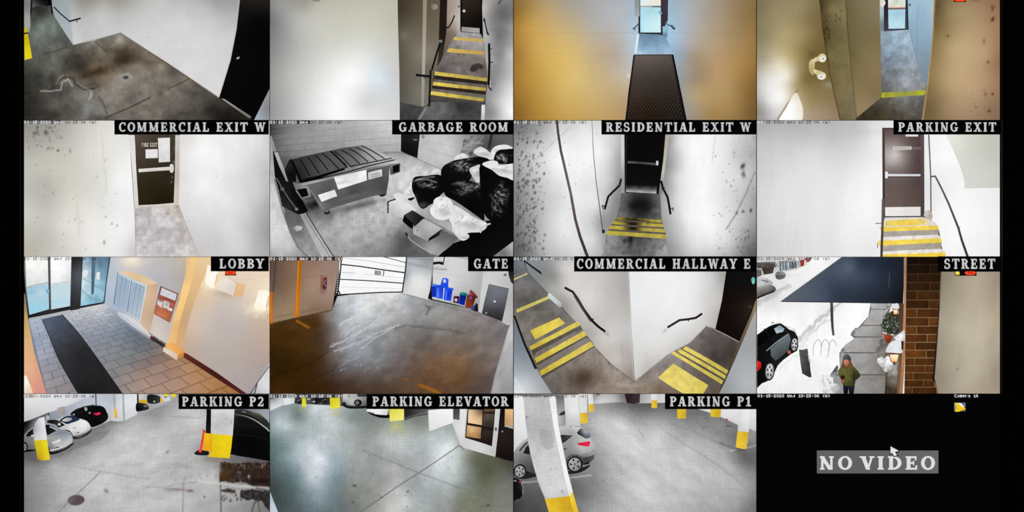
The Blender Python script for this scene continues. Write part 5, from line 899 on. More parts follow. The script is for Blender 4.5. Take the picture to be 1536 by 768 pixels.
# ======== ROW 3, FEED 3: hallway corner with two flights ========
F = 'in the commercial hallway feed'
tile(2, 2, 760, 380, 3.491)
st('floor', [(30,8),(90,40),(110,100),(225,215),(290,285),(345,330),(460,490),(550,580),(670,674),(848,528),(960,470),(1045,385),(1092,396),(1228,466),(1190,560),(1112,735),(225,735),(170,640),(30,320)],
   [(60,50,(120,126,132)),(60,110,(100,102,106)),(80,180,(122,118,116)),(95,240,(92,88,86)),(170,180,(104,102,100)),(150,300,(104,100,94)),(130,330,(120,115,108)),(220,320,(108,104,98)),(250,270,(118,114,110)),(320,330,(112,108,103)),(400,560,(138,128,120)),(340,600,(120,110,104)),(395,650,(84,68,58)),(440,660,(98,80,66)),(290,690,(106,98,92)),
    (480,540,(148,138,130)),(560,620,(156,144,136)),(520,700,(132,118,108)),(650,700,(154,142,130)),(780,640,(144,134,130)),(800,700,(122,104,88)),(900,550,(140,134,130)),(1000,430,(116,108,104)),(1100,460,(90,82,80)),(1080,540,(70,62,58)),(1180,500,(74,68,64)),(1090,700,(96,88,80)),(460,720,(140,128,120)),(700,620,(120,110,104))],
   'brownish grey hallway floor on both sides of the corner '+F, sig=36, nz=(.18,9), mat='g', res=1.5, marks=[('b',398,655,40,36,0,(66,50,42),.6),('s',100,220,330,360,24,5,9,(74,70,66),.5),('l',[(290,285),(345,332),(400,410)],5,(80,76,72),.5),('b',150,290,26,12,0,(84,80,64),.6),('s',240,560,660,720,50,6,7,(100,88,80),.5),('b',620,692,60,8,0,(186,172,158),.5),('b',540,574,10,8,0,(80,70,64),.7),('l',[(460,490),(550,580),(668,672)],7,(110,98,92),.6,1),('b',1190,520,40,40,0,(60,50,46),.5)])
st('wall_left', [(84,8),(637,8),(642,120),(655,400),(670,672),(550,580),(460,488),(400,400),(290,282),(215,205),(112,100)],
   [(120,40,(136,142,148)),(150,110,(128,132,134)),(220,60,(146,146,146)),(250,120,(146,144,140)),(240,190,(170,168,166)),(300,80,(206,204,202)),(330,180,(214,212,208)),(400,120,(210,207,204)),(430,260,(216,213,210)),(310,260,(160,156,152)),(300,290,(150,146,142)),(350,330,(178,174,170)),(500,200,(202,198,196)),(600,100,(178,173,170)),(620,200,(176,171,168)),(560,330,(196,191,187)),
    (640,300,(188,184,180)),(560,450,(206,202,198)),(600,500,(186,180,176)),(635,420,(202,200,198)),(620,590,(176,168,162)),(500,440,(204,200,196)),(450,420,(176,172,168)),(570,560,(198,192,186)),(655,640,(150,138,128)),(520,520,(190,184,178))],
   'pale wall left of the hallway corner '+F, sig=42, nz=(.03,14,90,2), marks=[('l',[(600,470),(606,540),(618,610)],3,(160,154,150),.5),('b',528,425,14,8,45,(140,132,128),.5),('l',[(636,100),(650,400),(668,665)],4,(206,204,202),.6),('b',655,655,18,8,0,(150,126,104),.6)])
st('wall_right', [(637,8),(1156,8),(1148,120),(1125,260),(1092,398),(1045,384),(960,470),(848,528),(672,672),(655,400)],
   [(650,60,234),(690,200,236),(700,400,226),(672,500,(220,220,218)),(690,600,(210,208,204)),(850,180,240),(1000,130,232),(1080,130,202),(1120,120,(172,168,164)),(1070,200,206),(1105,250,(202,198,192)),(900,400,226),(800,510,(218,216,214)),(960,300,232),(1000,380,(214,212,210)),(1075,340,(196,192,188)),(900,480,(206,204,200)),(740,600,(190,186,182)),(1110,330,(178,172,164))],
   'white wall right of the hallway corner '+F, sig=50, nz=(.02,16,90,2), marks=[('l',[(672,670),(848,530),(960,470),(1045,386)],5,(132,120,112),.6,.8),('b',832,402,14,6,-40,(150,146,144),.6),('l',[(1046,384),(1090,398)],4,(110,100,96),.7),('l',[(730,520),(728,620)],4,(196,192,188),.5)])
one('baseboard_heater', [(215,212),(226,208),(288,262),(287,284),(275,282),(218,232)], [(225,220,(206,212,216)),(275,268,(196,202,206)),(280,280,(150,156,158))], 'white baseboard heater low on the left hallway wall '+F, 'heater')
dd = sth('door_1', 'black door at the upper right '+F, 1170, 465)
pt(dd, 'door_leaf', [(1150,90),(1312,90),(1312,230),(1262,360),(1222,464),(1092,398),(1126,250)], [(1180,150,13),(1150,350,(20,12,12)),(1200,250,(24,15,15)),(1270,220,(24,18,16)),(1270,290,(40,32,26)),(1210,430,(18,12,12))], sig=40)
pt(dd, 'teal_sticker', C([(1282,130),(1296,126),(1300,146),(1292,162),(1283,150)]), [(1288,140,(60,180,170)),(1296,150,(150,220,206))]); pt(dd, 'threshold', L([(1088,398),(1150,428),(1216,464)],5), (156,146,138)); pt(dd, 'door_latch', E(1274,280,10,8), (62,50,40))
dd2 = st('trim_1', [(1312,225),(1312,290),(1262,392),(1200,540),(1120,712),(1104,735),(1125,690),(1190,530),(1228,440),(1280,320)], [(1300,260,(150,132,108)),(1250,400,(112,94,74)),(1190,540,(84,68,54)),(1120,705,(70,56,44))], 'brown frame edge running down beside the black door '+F, sig=30)
st('wall_right', [(1312,280),(1312,735),(1112,735),(1140,680),(1200,545),(1264,392)], [(1300,360,(170,166,162)),(1290,500,(158,162,164)),(1240,560,(168,172,174)),(1250,680,(180,184,188)),(1150,710,(150,154,156)),(1300,690,(176,180,184))], 'pale grey wall in the lower right corner '+F, sig=40)
st('wall_left', [(30,318),(60,392),(110,500),(170,630),(236,735),(30,735)], [(50,370,(112,120,130)),(60,500,(126,134,144)),(120,600,(150,158,166)),(100,680,(196,202,208)),(50,640,(176,184,190)),(50,720,(226,228,230)),(200,715,(164,168,170))], 'blue grey wall in the lower left corner '+F, sig=36, marks=[('l',[(40,650),(90,735)],4,(236,238,240),.6)])
s_ = th('staircase', 'three steps with wide yellow nosings on the left '+F, 'stairs', 290, 640)
pt(s_, 'riser', [(128,500),(386,376),(400,404),(416,432),(446,460),(460,490),(185,655),(150,570)], [(200,480,(82,74,68)),(350,420,(96,88,82)),(250,560,(84,74,66)),(420,470,(92,84,76))], sig=30, nz=(.2,6))
for q in ([(140,536),(398,398),(412,410),(148,552)],[(156,588),(418,440),(446,464),(170,620)],[(150,520),(360,410),(372,414),(154,534)]): pt(s_, 'tread', q, [(q[0][0],q[0][1],(118,110,104)),(q[1][0],q[1][1],(134,126,120))], nz=(.15,5))
for q in ([(118,488),(374,355),(386,376),(128,508)],[(146,550),(404,406),(420,430),(156,574)],[(170,618),(440,460),(456,486),(180,642)]):
    pt(s_, 'nosing', q, [(q[0][0]+20,q[0][1],(196,176,66)),((q[0][0]+q[1][0])/2,(q[0][1]+q[1][1])/2+10,(222,202,88)),(q[1][0],q[1][1],(214,194,92))], sig=40, nz=(.12,5))
one('floor_stripe', [(50,294),(216,224),(222,238),(54,312)], [(60,302,(196,186,96)),(210,234,(206,196,110))], 'narrow yellow stripe on the upper left landing '+F, 'stripe', nz=(.1,5))
one('floor_stripe', [(36,132),(106,102),(110,110),(38,142)], (186,178,134), 'faint far yellow stripe at the top left '+F, 'stripe', nz=(.1,5)); one('floor_stripe', [(38,118),(90,92),(92,97),(38,124)], (120,118,110), 'dull far step edge beyond the faint yellow stripe '+F, 'step edge')
one('painted_pad', [(123,405),(180,378),(275,336),(306,367),(230,408),(150,451)], [(140,420,(206,186,76)),(220,390,(228,206,88)),(290,360,(220,198,90))], 'broad yellow painted pad before the left flight '+F, 'floor paint', nz=(.1,6))
s_ = th('staircase', 'three narrow steps with yellow nosings on the right '+F, 'stairs', 1000, 685)
pt(s_, 'riser', [(878,512),(900,500),(938,486),(1160,614),(1148,650),(1128,690),(1030,625),(862,524)], [(900,510,(122,114,108)),(1000,570,(90,82,76)),(1100,630,(84,76,70))], sig=30, nz=(.2,6))
for q in ([(938,486),(1050,548),(1160,613),(1152,632),(1040,566),(922,500)],[(906,500),(1030,570),(1148,640),(1142,658),(1020,586),(893,514)],[(874,512),(1000,588),(1134,666),(1126,686),(990,602),(861,523)]):
    pt(s_, 'nosing', q, [(q[0][0],q[0][1],(226,206,104)),(q[2][0],q[2][1],(196,178,84))], nz=(.15,5))
one('painted_pad', [(873,577),(960,632),(1056,690),(1030,735),(925,735),(850,690),(793,650)], [(870,600,(226,206,104)),(880,680,(232,212,112)),(980,680,(222,204,108)),(1030,700,(216,196,92))], 'broad yellow painted pad below the right flight '+F, 'floor paint', nz=(.1,6), marks=[('s',820,600,1040,730,20,3,6,(190,172,96),.5)])
h = th('wall_handrail', 'bent black handrail on the wall left of the corner '+F, 'handrail', 410, 412)
pt(h, 'rail', L([(305,180),(346,202),(372,238),(402,290),(446,352),(480,384),(516,410)],13), [(320,190,(40,34,34)),(390,270,(60,54,54)),(450,360,(24,18,18))]); pt(h, 'underside', L([(352,222),(395,292),(440,358)],6), (84,78,76)); pt(h, 'bracket', L([(446,346),(456,344)],7)+L([(508,400),(514,416)],6), 30); pt(h, 'rail_end', E(309,181,7,6), 24)
h = th('wall_handrail', 'bent black handrail on the white wall right of the corner '+F, 'handrail', 935, 390)
pt(h, 'rail', L([(842,388),(872,370),(905,350),(950,345),(990,338),(1024,315)],12), [(850,385,(44,34,34)),(950,345,(48,34,34)),(1020,318,(30,20,20))]); pt(h, 'bracket', L([(950,345),(952,356)],6), 40)
h = th('wall_handrail', 'black handrail at the top left beside the far stripe '+F, 'handrail', 140, 105)
pt(h, 'rail', L([(92,38),(130,68),(178,102)],8,11), 30); pt(h, 'bracket', L([(172,92),(182,110)],6), 26)
h = th('wall_handrail', 'black handrail running down the lower left wall '+F, 'handrail', 100, 605)
pt(h, 'rail', L([(40,326),(66,400),(96,480),(124,540),(152,602)],10,13), 22); pt(h, 'bracket', L([(104,514),(114,510)],6)+L([(146,604),(160,598)],9), 28)

# ======== ROW 3, FEED 4: snowy street ========
F = 'in the street feed'
tile(3, 2, 1125, 380, 3.4915)
st('floor', R(28,10,900,740),
   [(80,260,(222,222,222)),(120,330,248),(60,300,244),(150,180,(226,224,222)),(260,130,(240,240,240)),(350,80,246),(300,330,246),(400,300,(240,238,238)),(200,400,250),(400,480,250),(560,300,252),(150,640,(246,246,246)),(350,680,(240,240,240)),(60,720,(236,236,236)),(250,560,248),(500,400,250),(600,60,240)],
   'snow covered street and pavement edge '+F, sig=60, nz=(.035,14), marks=[('l',[(33,272),(90,240),(150,205),(200,170)],22,(190,188,188),.6,3),('l',[(33,255),(110,215),(180,178)],8,(150,150,150),.4,3),('l',[(250,450),(300,405),(360,350),(420,305),(470,262)],18,(176,172,172),.6,3),('l',[(270,470),(330,410),(400,350)],10,(206,202,202),.5,3),
    ('s',120,100,330,260,30,6,8,(206,204,204),.4),('l',[(250,470),(330,400),(430,340)],4,(170,168,168),.4,2),('l',[(60,670),(130,620),(260,520)],8,(226,226,228),.6,3),('s',380,640,470,730,30,2,12,(170,170,172),.7),('s',330,540,520,640,20,12,8,(226,226,228),.6),('b',640,430,30,70,0,(200,200,200),.4)])
bd = th('storefront_row', 'distant row of snowy storefronts at the top left '+F, 'building', 150, 120)
pt(bd, 'snow_roofs', [(33,18),(330,18),(300,60),(240,90),(150,100),(33,120)], [(60,30,(206,204,204)),(200,30,(214,212,212)),(60,100,(196,194,194)),(300,40,(226,220,218))], nz=(.12,6))
for i,(q,c) in enumerate((([(36,52),(130,50),(140,72),(38,80)],(84,76,72)),([(60,74),(128,70),(120,104),(72,112)],(66,56,52)),([(146,44),(200,42),(204,88),(156,92)],(150,162,172)),([(204,44),(244,42),(246,76),(210,84)],(120,126,132)),([(246,40),(262,38),(262,72),(250,74)],(170,176,182)),([(262,36),(286,34),(282,66),(264,70)],(150,62,56)),([(290,24),(326,22),(312,44),(292,48)],(150,110,100)),([(36,84),(60,84),(62,116),(36,126)],(110,104,100)))):
    pt(bd, 'storefront', q, c, nz=(.35,3), res=1.2)
pt(bd, 'dark_post', [L([(x,44),(x+3,y)],4)[0] for x,y in ((158,92),(172,88),(186,90),(206,84),(222,82),(238,78),(270,62),(84,106),(100,108))], (60,56,56)); pt(bd, 'awning_line', L([(36,50),(132,46),(146,70)],4), (60,52,50)); pt(bd, 'awning_line', L([(150,44),(244,38)],3), (90,88,88)); pt(bd, 'red_sign', [R(284,24,296,34),R(268,46,280,56)], (170,50,50))
one('snowy_bush', C([(132,110),(142,98),(160,92),(180,100),(188,116),(176,132),(152,138),(136,130)]), [(150,110,110),(165,120,80),(175,105,150)], 'grey snow dusted bush across the road '+F, 'bush', nz=(.5,3), res=1)
bc = th('blurred_car', 'blurred snow topped car passing at the far left edge '+F, 'car', 85, 236)
pt(bc, 'car_body', C([(28,165),(70,158),(112,164),(136,184),(126,202),(84,214),(28,240)],3), [(50,175,(170,168,166)),(120,185,(84,84,88)),(60,205,(96,94,92)),(100,175,(140,140,142))], sig=22); pt(bc, 'snow_roof', C([(28,130),(70,126),(104,140),(120,158),(80,168),(28,172)],3), [(50,140,(206,206,206)),(100,155,(170,170,172))], nz=(.15,6)); pt(bc, 'dark_sill', L([(33,236),(80,216),(126,198)],10), (40,36,36)); pt(bc, 'window', L([(60,140),(96,150)],8), (120,122,126))
sw = sth('floor', 'grey concrete sidewalk slabs cleared of snow '+F, 590, 732)
SWF = [(650,290,(176,174,172)),(700,290,(166,166,164)),(640,350,(168,167,165)),(600,400,(164,163,161)),(640,470,(160,158,156)),(560,480,(166,165,163)),(620,580,(152,150,147)),(500,500,(170,169,168)),(640,690,(142,139,135)),(470,690,(150,149,148)),(680,420,(140,138,136)),(690,580,(120,114,106))]
pt(sw, 'joint_bed', [(632,258),(745,260),(705,380),(720,520),(715,735),(425,735),(440,650),(470,600),(468,520),(550,448),(528,430),(620,330)], (104,100,98))
for q in ([(632,260),(742,262),(722,292),(634,290)],[(634,294),(722,296),(704,330),(688,375),(588,375),(622,330)],[(584,380),(688,380),(690,436),(544,434),(555,405)],[(552,441),(690,441),(692,518),(478,516),(500,478)],[(474,524),(694,524),(712,600),(714,632),(446,632),(470,600)],[(444,640),(714,640),(718,735),(425,735)]):
    pt(sw, 'paving_slab', q, SWF, sig=50, nz=(.12,9), mat='g', marks=[('l',[(500,570),(600,590)],3,(130,128,126),.3,2)])
st('floor', [(704,330),(742,300),(800,430),(800,735),(705,735),(712,620),(684,590),(662,560),(668,530),(656,510),(680,480),(674,462),(692,440)], [(700,400,(150,148,146)),(690,470,(120,116,112)),(680,530,(128,124,118)),(760,600,(150,146,140)),(740,680,(118,110,100)),(720,700,(66,54,42)),(770,700,(96,84,70)),(740,480,(110,104,98)),(690,600,(92,84,74))],
   'wet dirty strip along the building foot '+F, sig=24, nz=(.4,7), mat='g', res=1.6, marks=[('l',[(712,620),(708,735)],8,(36,28,22),.8),('l',[(776,590),(772,735)],4,(70,54,40),.7),('b',690,700,26,34,0,(70,58,46),.7),('b',665,520,14,40,0,(110,106,94),.5)])
dk = one('snow_lump', C([(418,640),(436,612),(456,586),(462,600),(450,636),(430,650)]), [(440,610,(96,96,98)),(430,640,(140,140,142))], 'dark slush lump left of the walking person '+F, 'slush', nz=(.5,4), res=1.2)
one('snow_lump', C([(526,424),(540,402),(556,388),(560,400),(548,420),(536,432)]), [(540,410,(110,112,116)),(552,398,(160,160,164))], 'small grey slush lump at the sidewalk edge below the awning post '+F, 'slush', nz=(.5,4), res=1.2)
one('snow_lump', C([(474,520),(482,496),(500,484),(504,498),(492,516),(482,530)]), [(486,510,(130,132,136)),(496,492,(190,190,192))], 'pale slush lump just above the walking person '+F, 'slush', nz=(.5,4), res=1.2)
one('snow_heap', C([(380,716),(410,690),(440,680),(462,690),(466,712),(440,735),(390,735)]), [(420,700,238),(450,715,180)], 'low snow heap at the bottom left of the sidewalk '+F, 'snow', nz=(.25,4), res=1.2)
sp = th('street_pole', 'thin dark pole standing in the snow below the awning '+F, 'pole', 436, 430)
pt(sp, 'shaft', L([(427,250),(429,340),(432,390),(437,430)],16,12), [(424,270,(88,86,86)),(432,300,(58,54,54)),(434,420,(84,78,76))], nz=(.2,4))
aw = th('awning', 'large dark navy awning over the sidewalk '+F, 'awning', 480, 262)
pt(aw, 'canopy', [(492,10),(810,10),(806,140),(802,264),(560,258),(160,252),(300,150)], [(480,40,(72,82,96)),(580,50,(44,54,70)),(520,70,(86,96,112)),(680,60,(36,44,60)),(780,80,(30,34,44)),(620,120,(56,66,84)),(400,130,(66,76,92)),(300,190,(84,92,106)),(200,244,(92,98,108)),(450,200,(48,58,74)),(600,210,(42,50,64)),(380,230,(70,80,96)),(720,180,(36,42,54)),(780,230,(22,24,30))], sig=46, nz=(.05,16,-35,3), mat='g')
pt(aw, 'lower_edge', L([(162,252),(560,258),(802,262)],5), (40,44,52)); pt(aw, 'slanted_edge', L([(492,12),(300,152),(162,252)],4), (100,106,116)); pt(aw, 'seam', L([(730,100),(728,180)],2), (90,96,104))
cf = st('trim_1', [(776,262),(806,262),(800,500),(792,735),(770,735),(782,500)], [(790,300,(84,60,44)),(790,450,(96,70,54)),(782,650,(120,88,66))], 'dark brown door frame edge beside the lanterns '+F)
st('trim_2', [(806,10),(824,10),(822,300),(810,560),(800,735),(782,735),(794,560),(804,300)], [(815,60,(160,122,98)),(815,250,(176,134,108)),(808,450,(178,130,98)),(796,650,(170,122,84))], 'tan vertical trim strip at the brick pillar '+F, nz=(.1,8))
view(1345, 386, 3.765)
br = sth('wall_front', 'brown brick pillar with pale mortar '+F, 150, 768)
pt(br, 'mortar', [(56,-6),(262,-6),(250,150),(244,250),(230,420),(210,660),(210,692),(244,775),(42,775),(50,400)], [(150,40,(50,36,22)),(150,200,(92,72,50)),(150,350,(140,112,80)),(150,500,(150,122,88)),(100,700,(122,96,64)),(200,600,(130,104,74))], sig=60, nz=(.15,5))
ys = [-8,40,93,142,190,241,290,340,388,435,480,524,568,611,652,693,733,776]; js = [122,188,120,187,116,183,113,181,112,172,105,167,101,159,93,151,88]
for r in range(17):
    y0, y1 = ys[r], ys[r+1]; xl = 57-(y0+8)*.018; xr = 255-(y0)*.062 if y0 < 690 else 215+(y0-690)*.3
    t = min(1, max(0, (y0-20)/330)); bc_ = [26+52*t, 16+29*t, 9+10*t]
    for a, b in ((xl, js[r]-1.5), (js[r]+1.5, xr-4)):
        rr = random.Random(r*7+int(a)); f = rr.uniform(.78,1.22) if r < 14 else rr.uniform(.8,1.05)
        c = tuple(k*f for k in bc_); g = 3.2
        pt(br, 'brick', [(a,y0+g/2+.6),(b,y0+g/2),(b,y1-g/2-.6),(a,y1-g/2)], [(a,y0,c),((a+b)/2,(y0+y1)/2,tuple(k*1.15 for k in c)),(b,y1,tuple(k*.88 for k in c))], sig=40, res=4, same=True, lift=1, nz=(.18,4))
LAYER[0] += 2
st('trim_3', L([(258,88),(250,180),(240,280),(228,440),(212,640),(206,694)],9), [(256,100,(22,16,12)),(230,400,(50,38,28)),(208,680,(18,12,8))], 'dark shadow gap between brick and beige wall '+F)
view(1125, 380, 3.4915)
st('wall_right', [(1004,10),(1312,10),(1312,740),(988,740),(966,652),(978,500),(992,300)], [(1020,130,(140,130,112)),(1100,150,(168,157,138)),(1200,130,(176,164,144)),(1290,150,(158,146,126)),(1200,400,(190,180,160)),(1080,400,(184,174,154)),(1290,350,(176,164,142)),(1290,620,(158,146,126)),(1010,450,(160,150,132)),(1000,650,(150,140,124)),(1100,680,(178,168,148)),(1200,600,(184,174,152))],
   'beige plaster wall on the right '+F, sig=70, nz=(.04,16,90,2), marks=[('l',[(1082,612),(1092,600)],3,(120,108,90),.8),('l',[(1002,100),(990,300),(968,640)],4,(120,110,96),.6)])
view(1240, 440, 5.12)
pt_ = th('potted_plant', 'snow dusted evergreen in a terracotta pot by the doorway '+F, 'plant', 475, 380)
po = pt(pt_, 'pot', [(432,300),(512,316),(500,350),(488,374),(462,384),(448,366)], [(450,330,(176,76,46)),(490,340,(132,54,34)),(470,370,(110,46,30))], sig=24); pt(po, 'rim', [(430,298),(512,316),(508,328),(434,312)], (196,96,66))
pt(pt_, 'snow_on_soil', C([(426,296),(460,302),(512,312),(500,322),(440,308)],3), 226)
rr = random.Random(5); lv = []; ls = []
for i in range(230):
    a = rr.random()*6.28; d = rr.random()**.55; x = 485+68*d*math.cos(a); y = 238+88*d*math.sin(a)
    if x > 552: continue
    t = rr.random()*180; big = rr.random() < .87; (lv if big else ls).append(E(x,y,rr.uniform(5,11)*(1 if big else .6),rr.uniform(2.5,5)*(1 if big else .6),t,6))
pt(pt_, 'inner_shade', C([(440,200),(480,150),(545,140),(552,300),(500,312),(450,290),(425,240)]), (44,48,38), nz=(.5,4), res=1)
pt(pt_, 'leaves', lv, [(450,220,(70,80,58)),(520,180,(56,58,44)),(480,280,(50,60,40)),(530,280,(86,86,76))], stuff=True, sig=20); pt(pt_, 'snow_flecks', ls, (206,208,206), stuff=True)
one('snow_shrub', C([(466,92),(480,76),(494,84),(490,110),(470,130),(450,160),(458,120)]), 170, 'grey snowy twig cluster left of the upper lantern '+F, 'shrub', nz=(.6,3), res=1)
one('snow_heap', C([(520,336),(560,310),(590,282),(600,300),(598,370),(560,362),(530,356)]), [(560,330,240),(590,350,206)], 'white snow pile between the pot and the lower lantern '+F, 'snow', nz=(.2,4), res=1.2)
one('snow_shrub', C([(386,506),(420,486),(440,500),(470,480),(500,520),(508,556),(484,596),(452,604),(420,570),(398,548)]), [(430,520,232),(480,570,206),(410,560,150)], 'snow covered low shrub below the terracotta pot '+F, 'shrub', nz=(.45,3), res=1)
def lantern(label, cap, roof, glass, fin, x, y):
    t = th('wall_lantern', label+' '+F, 'lantern', x, y, 'lit wall lanterns')
    fr = pt(t, 'lantern_frame', [(glass[0][0]-5,glass[0][1]-3),(glass[1][0]+5,glass[1][1]-3),(glass[2][0]+5,glass[2][1]+5),(glass[3][0]-5,glass[3][1]+5)], (110,64,34))
    pt(t, 'glass', glass, [(x,(glass[0][1]+glass[2][1])/2,(255,244,212)),(glass[2][0],glass[2][1],(255,176,104)),(glass[3][0],glass[3][1],(250,170,100))], sig=24)
    pt(t, 'roof', roof, (96,60,38)); pt(t, 'snow_cap', C(cap), [(x,cap[0][1],(236,238,240)),(x,y-60,(206,208,212))], sig=30, nz=(.06,6)); pt(t, 'finial', fin, (50,34,26))
lantern('nearer lit wall lantern with a tall snow cap',[(456,452),(462,416),(480,388),(512,364),(552,360),(574,372),(576,420),(582,452),(560,460),(500,456)],[(452,455),(575,458),(572,468),(470,466)],[(484,470),(552,470),(540,526),(496,524)],L([(518,530),(518,548)],9),520,548)
lantern('farther lit wall lantern under the awning',[(500,112),(498,92),(520,80),(546,78),(556,100),(552,118),(520,120)],[(498,116),(554,118),(552,124),(502,122)],[(510,126),(546,126),(540,160),(516,160)],L([(528,164),(528,172)],6),528,172)
one('lantern_bracket', [(572,368),(590,362),(588,430),(574,434)], 26, 'dark bracket behind the nearer lantern '+F, 'bracket')
pe = th('person', 'person in olive jacket and grey beanie walking toward the viewer '+F, 'person', 165, 770)
pt(pe, 'trousers', [(122,680),(216,680),(214,720),(206,775),(172,775),(168,730),(160,775),(130,775)], [(140,720,(22,22,30)),(195,720,(34,36,44)),(168,760,(14,14,18))], sig=24)
pt(pe, 'hair', C([(122,520),(140,500),(176,502),(190,530),(206,566),(200,596),(176,588),(150,590),(120,588),(108,572),(116,546)]), [(120,560,(104,72,44)),(190,570,(120,86,52)),(150,540,(90,60,40))], sig=20)
jk = pt(pe, 'jacket', C([(112,566),(136,576),(156,588),(186,574),(204,560),(228,584),(248,608),(258,630),(244,652),(222,670),(214,702),(168,712),(122,702),(116,668),(98,642),(88,606),(96,580)]), [(110,600,(96,98,52)),(150,620,(104,106,54)),(175,650,(96,96,46)),(230,620,(60,60,30)),(205,640,(44,44,24)),(150,690,(76,78,38)),(190,690,(60,62,34)),(120,650,(70,72,40)),(240,650,(50,50,28))], sig=16, res=1.3, nz=(.12,4))
pt(jk, 'sleeve_shade', L([(214,600),(208,640),(216,672)],6), (32,32,18)); pt(jk, 'zip', L([(158,592),(164,640),(166,700)],3), (64,66,34))  # dark arm shading painted over the sleeve
pt(pe, 'face', C([(132,516),(148,508),(166,516),(170,536),(160,556),(148,562),(136,550),(130,532)]), [(140,530,(206,136,116)),(160,530,(190,118,96)),(148,556,(150,92,74))], sig=12, res=1.2)
pt(pe, 'mouth_shadow', L([(143,546),(156,546)],3), (120,70,60)); pt(pe, 'eyes', [E(141,527,2.5,1.6), E(156,527,2.5,1.6)], (70,44,38))
pt(pe, 'beanie', C([(124,518),(126,490),(138,472),(156,465),(174,476),(184,496),(186,518),(164,508),(144,508)]), [(140,480,(92,94,100)),(170,500,(62,64,70)),(130,510,(74,76,80))], sig=14, res=1.2)
pt(pe, 'hand', C([(108,664),(126,662),(134,674),(124,690),(112,686)]), (160,88,68)); pt(pe, 'phone', C([(110,634),(134,630),(138,650),(122,662),(108,656)]), (44,24,24))
view(1135, 386, 3.767)
ca = th('parked_car', 'black parked car with snow on roof and hood '+F, 'car', 110, 740)
pt(ca, 'car_body', [(-4,436),(30,415),(62,392),(110,372),(132,370),(160,388),(184,408),(214,418),(232,450),(236,500),(228,528),(196,546),(150,580),(120,610),(96,660),(60,700),(30,712),(-4,745)], [(20,560,14),(60,520,16),(40,600,10),(100,480,14),(200,450,26),(150,560,22),(30,690,10),(120,590,30)], sig=30)
pt(ca, 'side_panel', [(78,518),(130,468),(184,434),(192,466),(178,522),(140,560),(106,584),(80,556)], [(100,530,(92,100,104)),(160,470,(104,112,116)),(130,550,(66,72,76)),(180,500,(80,88,92))], sig=26)
pt(ca, 'beltline', L([(56,528),(110,480),(180,432)],5), (150,156,160)); pt(ca, 'window', [(-4,462),(44,424),(60,432),(68,456),(30,486),(-4,520)], 6); pt(ca, 'windshield', [(94,406),(130,383),(156,402),(148,420),(110,430)], [(110,410,(170,188,198)),(140,400,(120,140,150)),(145,415,(190,206,214))], sig=12)
pt(ca, 'side_window', [(62,400),(92,390),(112,432),(80,460),(66,430)], 8); pt(ca, 'mirror', C([(150,412),(166,406),(172,418),(160,426)]), 30); pt(ca, 'mirror', C([(84,456),(104,450),(108,466),(92,476)],3), (20,20,22))
for cx,cy,rx,ry in ((212,492,22,42),(72,644,30,54)):
    wh = pt(ca, 'wheel', E(cx,cy,rx,ry,6), (26,26,28)); rm = pt(wh, 'rim', E(cx+1,cy,rx*.76,ry*.82,6), [(cx,cy,(120,120,122)),(cx-10,cy-20,(196,196,198)),(cx+10,cy+20,(150,150,152))], sig=14); pt(wh, 'spoke', [L([(cx,cy),(cx+rx*.7*math.cos(a),cy+ry*.78*math.sin(a))],4)[0] for a in [k*1.257+.4 for k in range(5)]], (232,232,232)); pt(wh, 'hub_gap', [E(cx+rx*.4*math.cos(a),cy+ry*.45*math.sin(a),4,6) for a in [k*1.257+1.03 for k in range(5)]], (40,40,42))
pt(ca, 'tail_light', C([(-4,592),(10,586),(24,596),(22,626),(4,642),(-4,640)],3), [(6,610,(236,40,26)),(16,630,(150,20,20))]); pt(ca, 'fog_light', C([(172,534),(184,524),(192,536),(186,548)]), (190,90,84))
pt(ca, 'snow_on_roof', C([(-4,412),(40,398),(80,372),(124,362),(140,370),(100,378),(62,394),(20,424),(-4,438)],3), 244, nz=(.06,4)); pt(ca, 'snow_on_hood', C([(160,384),(200,396),(222,412),(230,440),(214,420),(186,408)],3), 232, nz=(.2,3), res=1); pt(ca, 'snow_patch', [E(45,405,6,3,-20),E(90,368,7,3,-10),E(128,384,4,3)], 90)
sb = th('newspaper_box', 'leaning dark grey street box capped with snow '+F, 'street box', 280, 678)
pt(sb, 'box_body', [(238,522),(284,508),(296,560),(304,640),(310,676),(296,678),(256,656),(246,590)], [(260,540,(78,78,78)),(280,600,(66,64,64)),(295,660,(48,46,46)),(250,600,(96,96,96))], sig=24, nz=(.2,4)); pt(sb, 'snow_side', C([(288,540),(300,560),(308,580),(302,600),(294,580)],3), 214, nz=(.3,3), res=1); pt(sb, 'snow_cap', C([(234,516),(246,488),(266,480),(290,498),(288,512),(258,522)]), 238, nz=(.05,4))
bk = th('bike_rack', 'triple hooped metal bike rack in the snow '+F, 'bike rack', 385, 560)
for a in ([(318,558),(320,510),(330,478),(348,465),(360,478),(364,500)],[(361,552),(366,505),(374,476),(388,464),(402,478),(409,500),(406,530)],[(401,562),(406,520),(414,482),(428,466),(442,478),(450,500)]): pt(bk, 'hoop', L(O(a,3),3.2), (152,150,150))

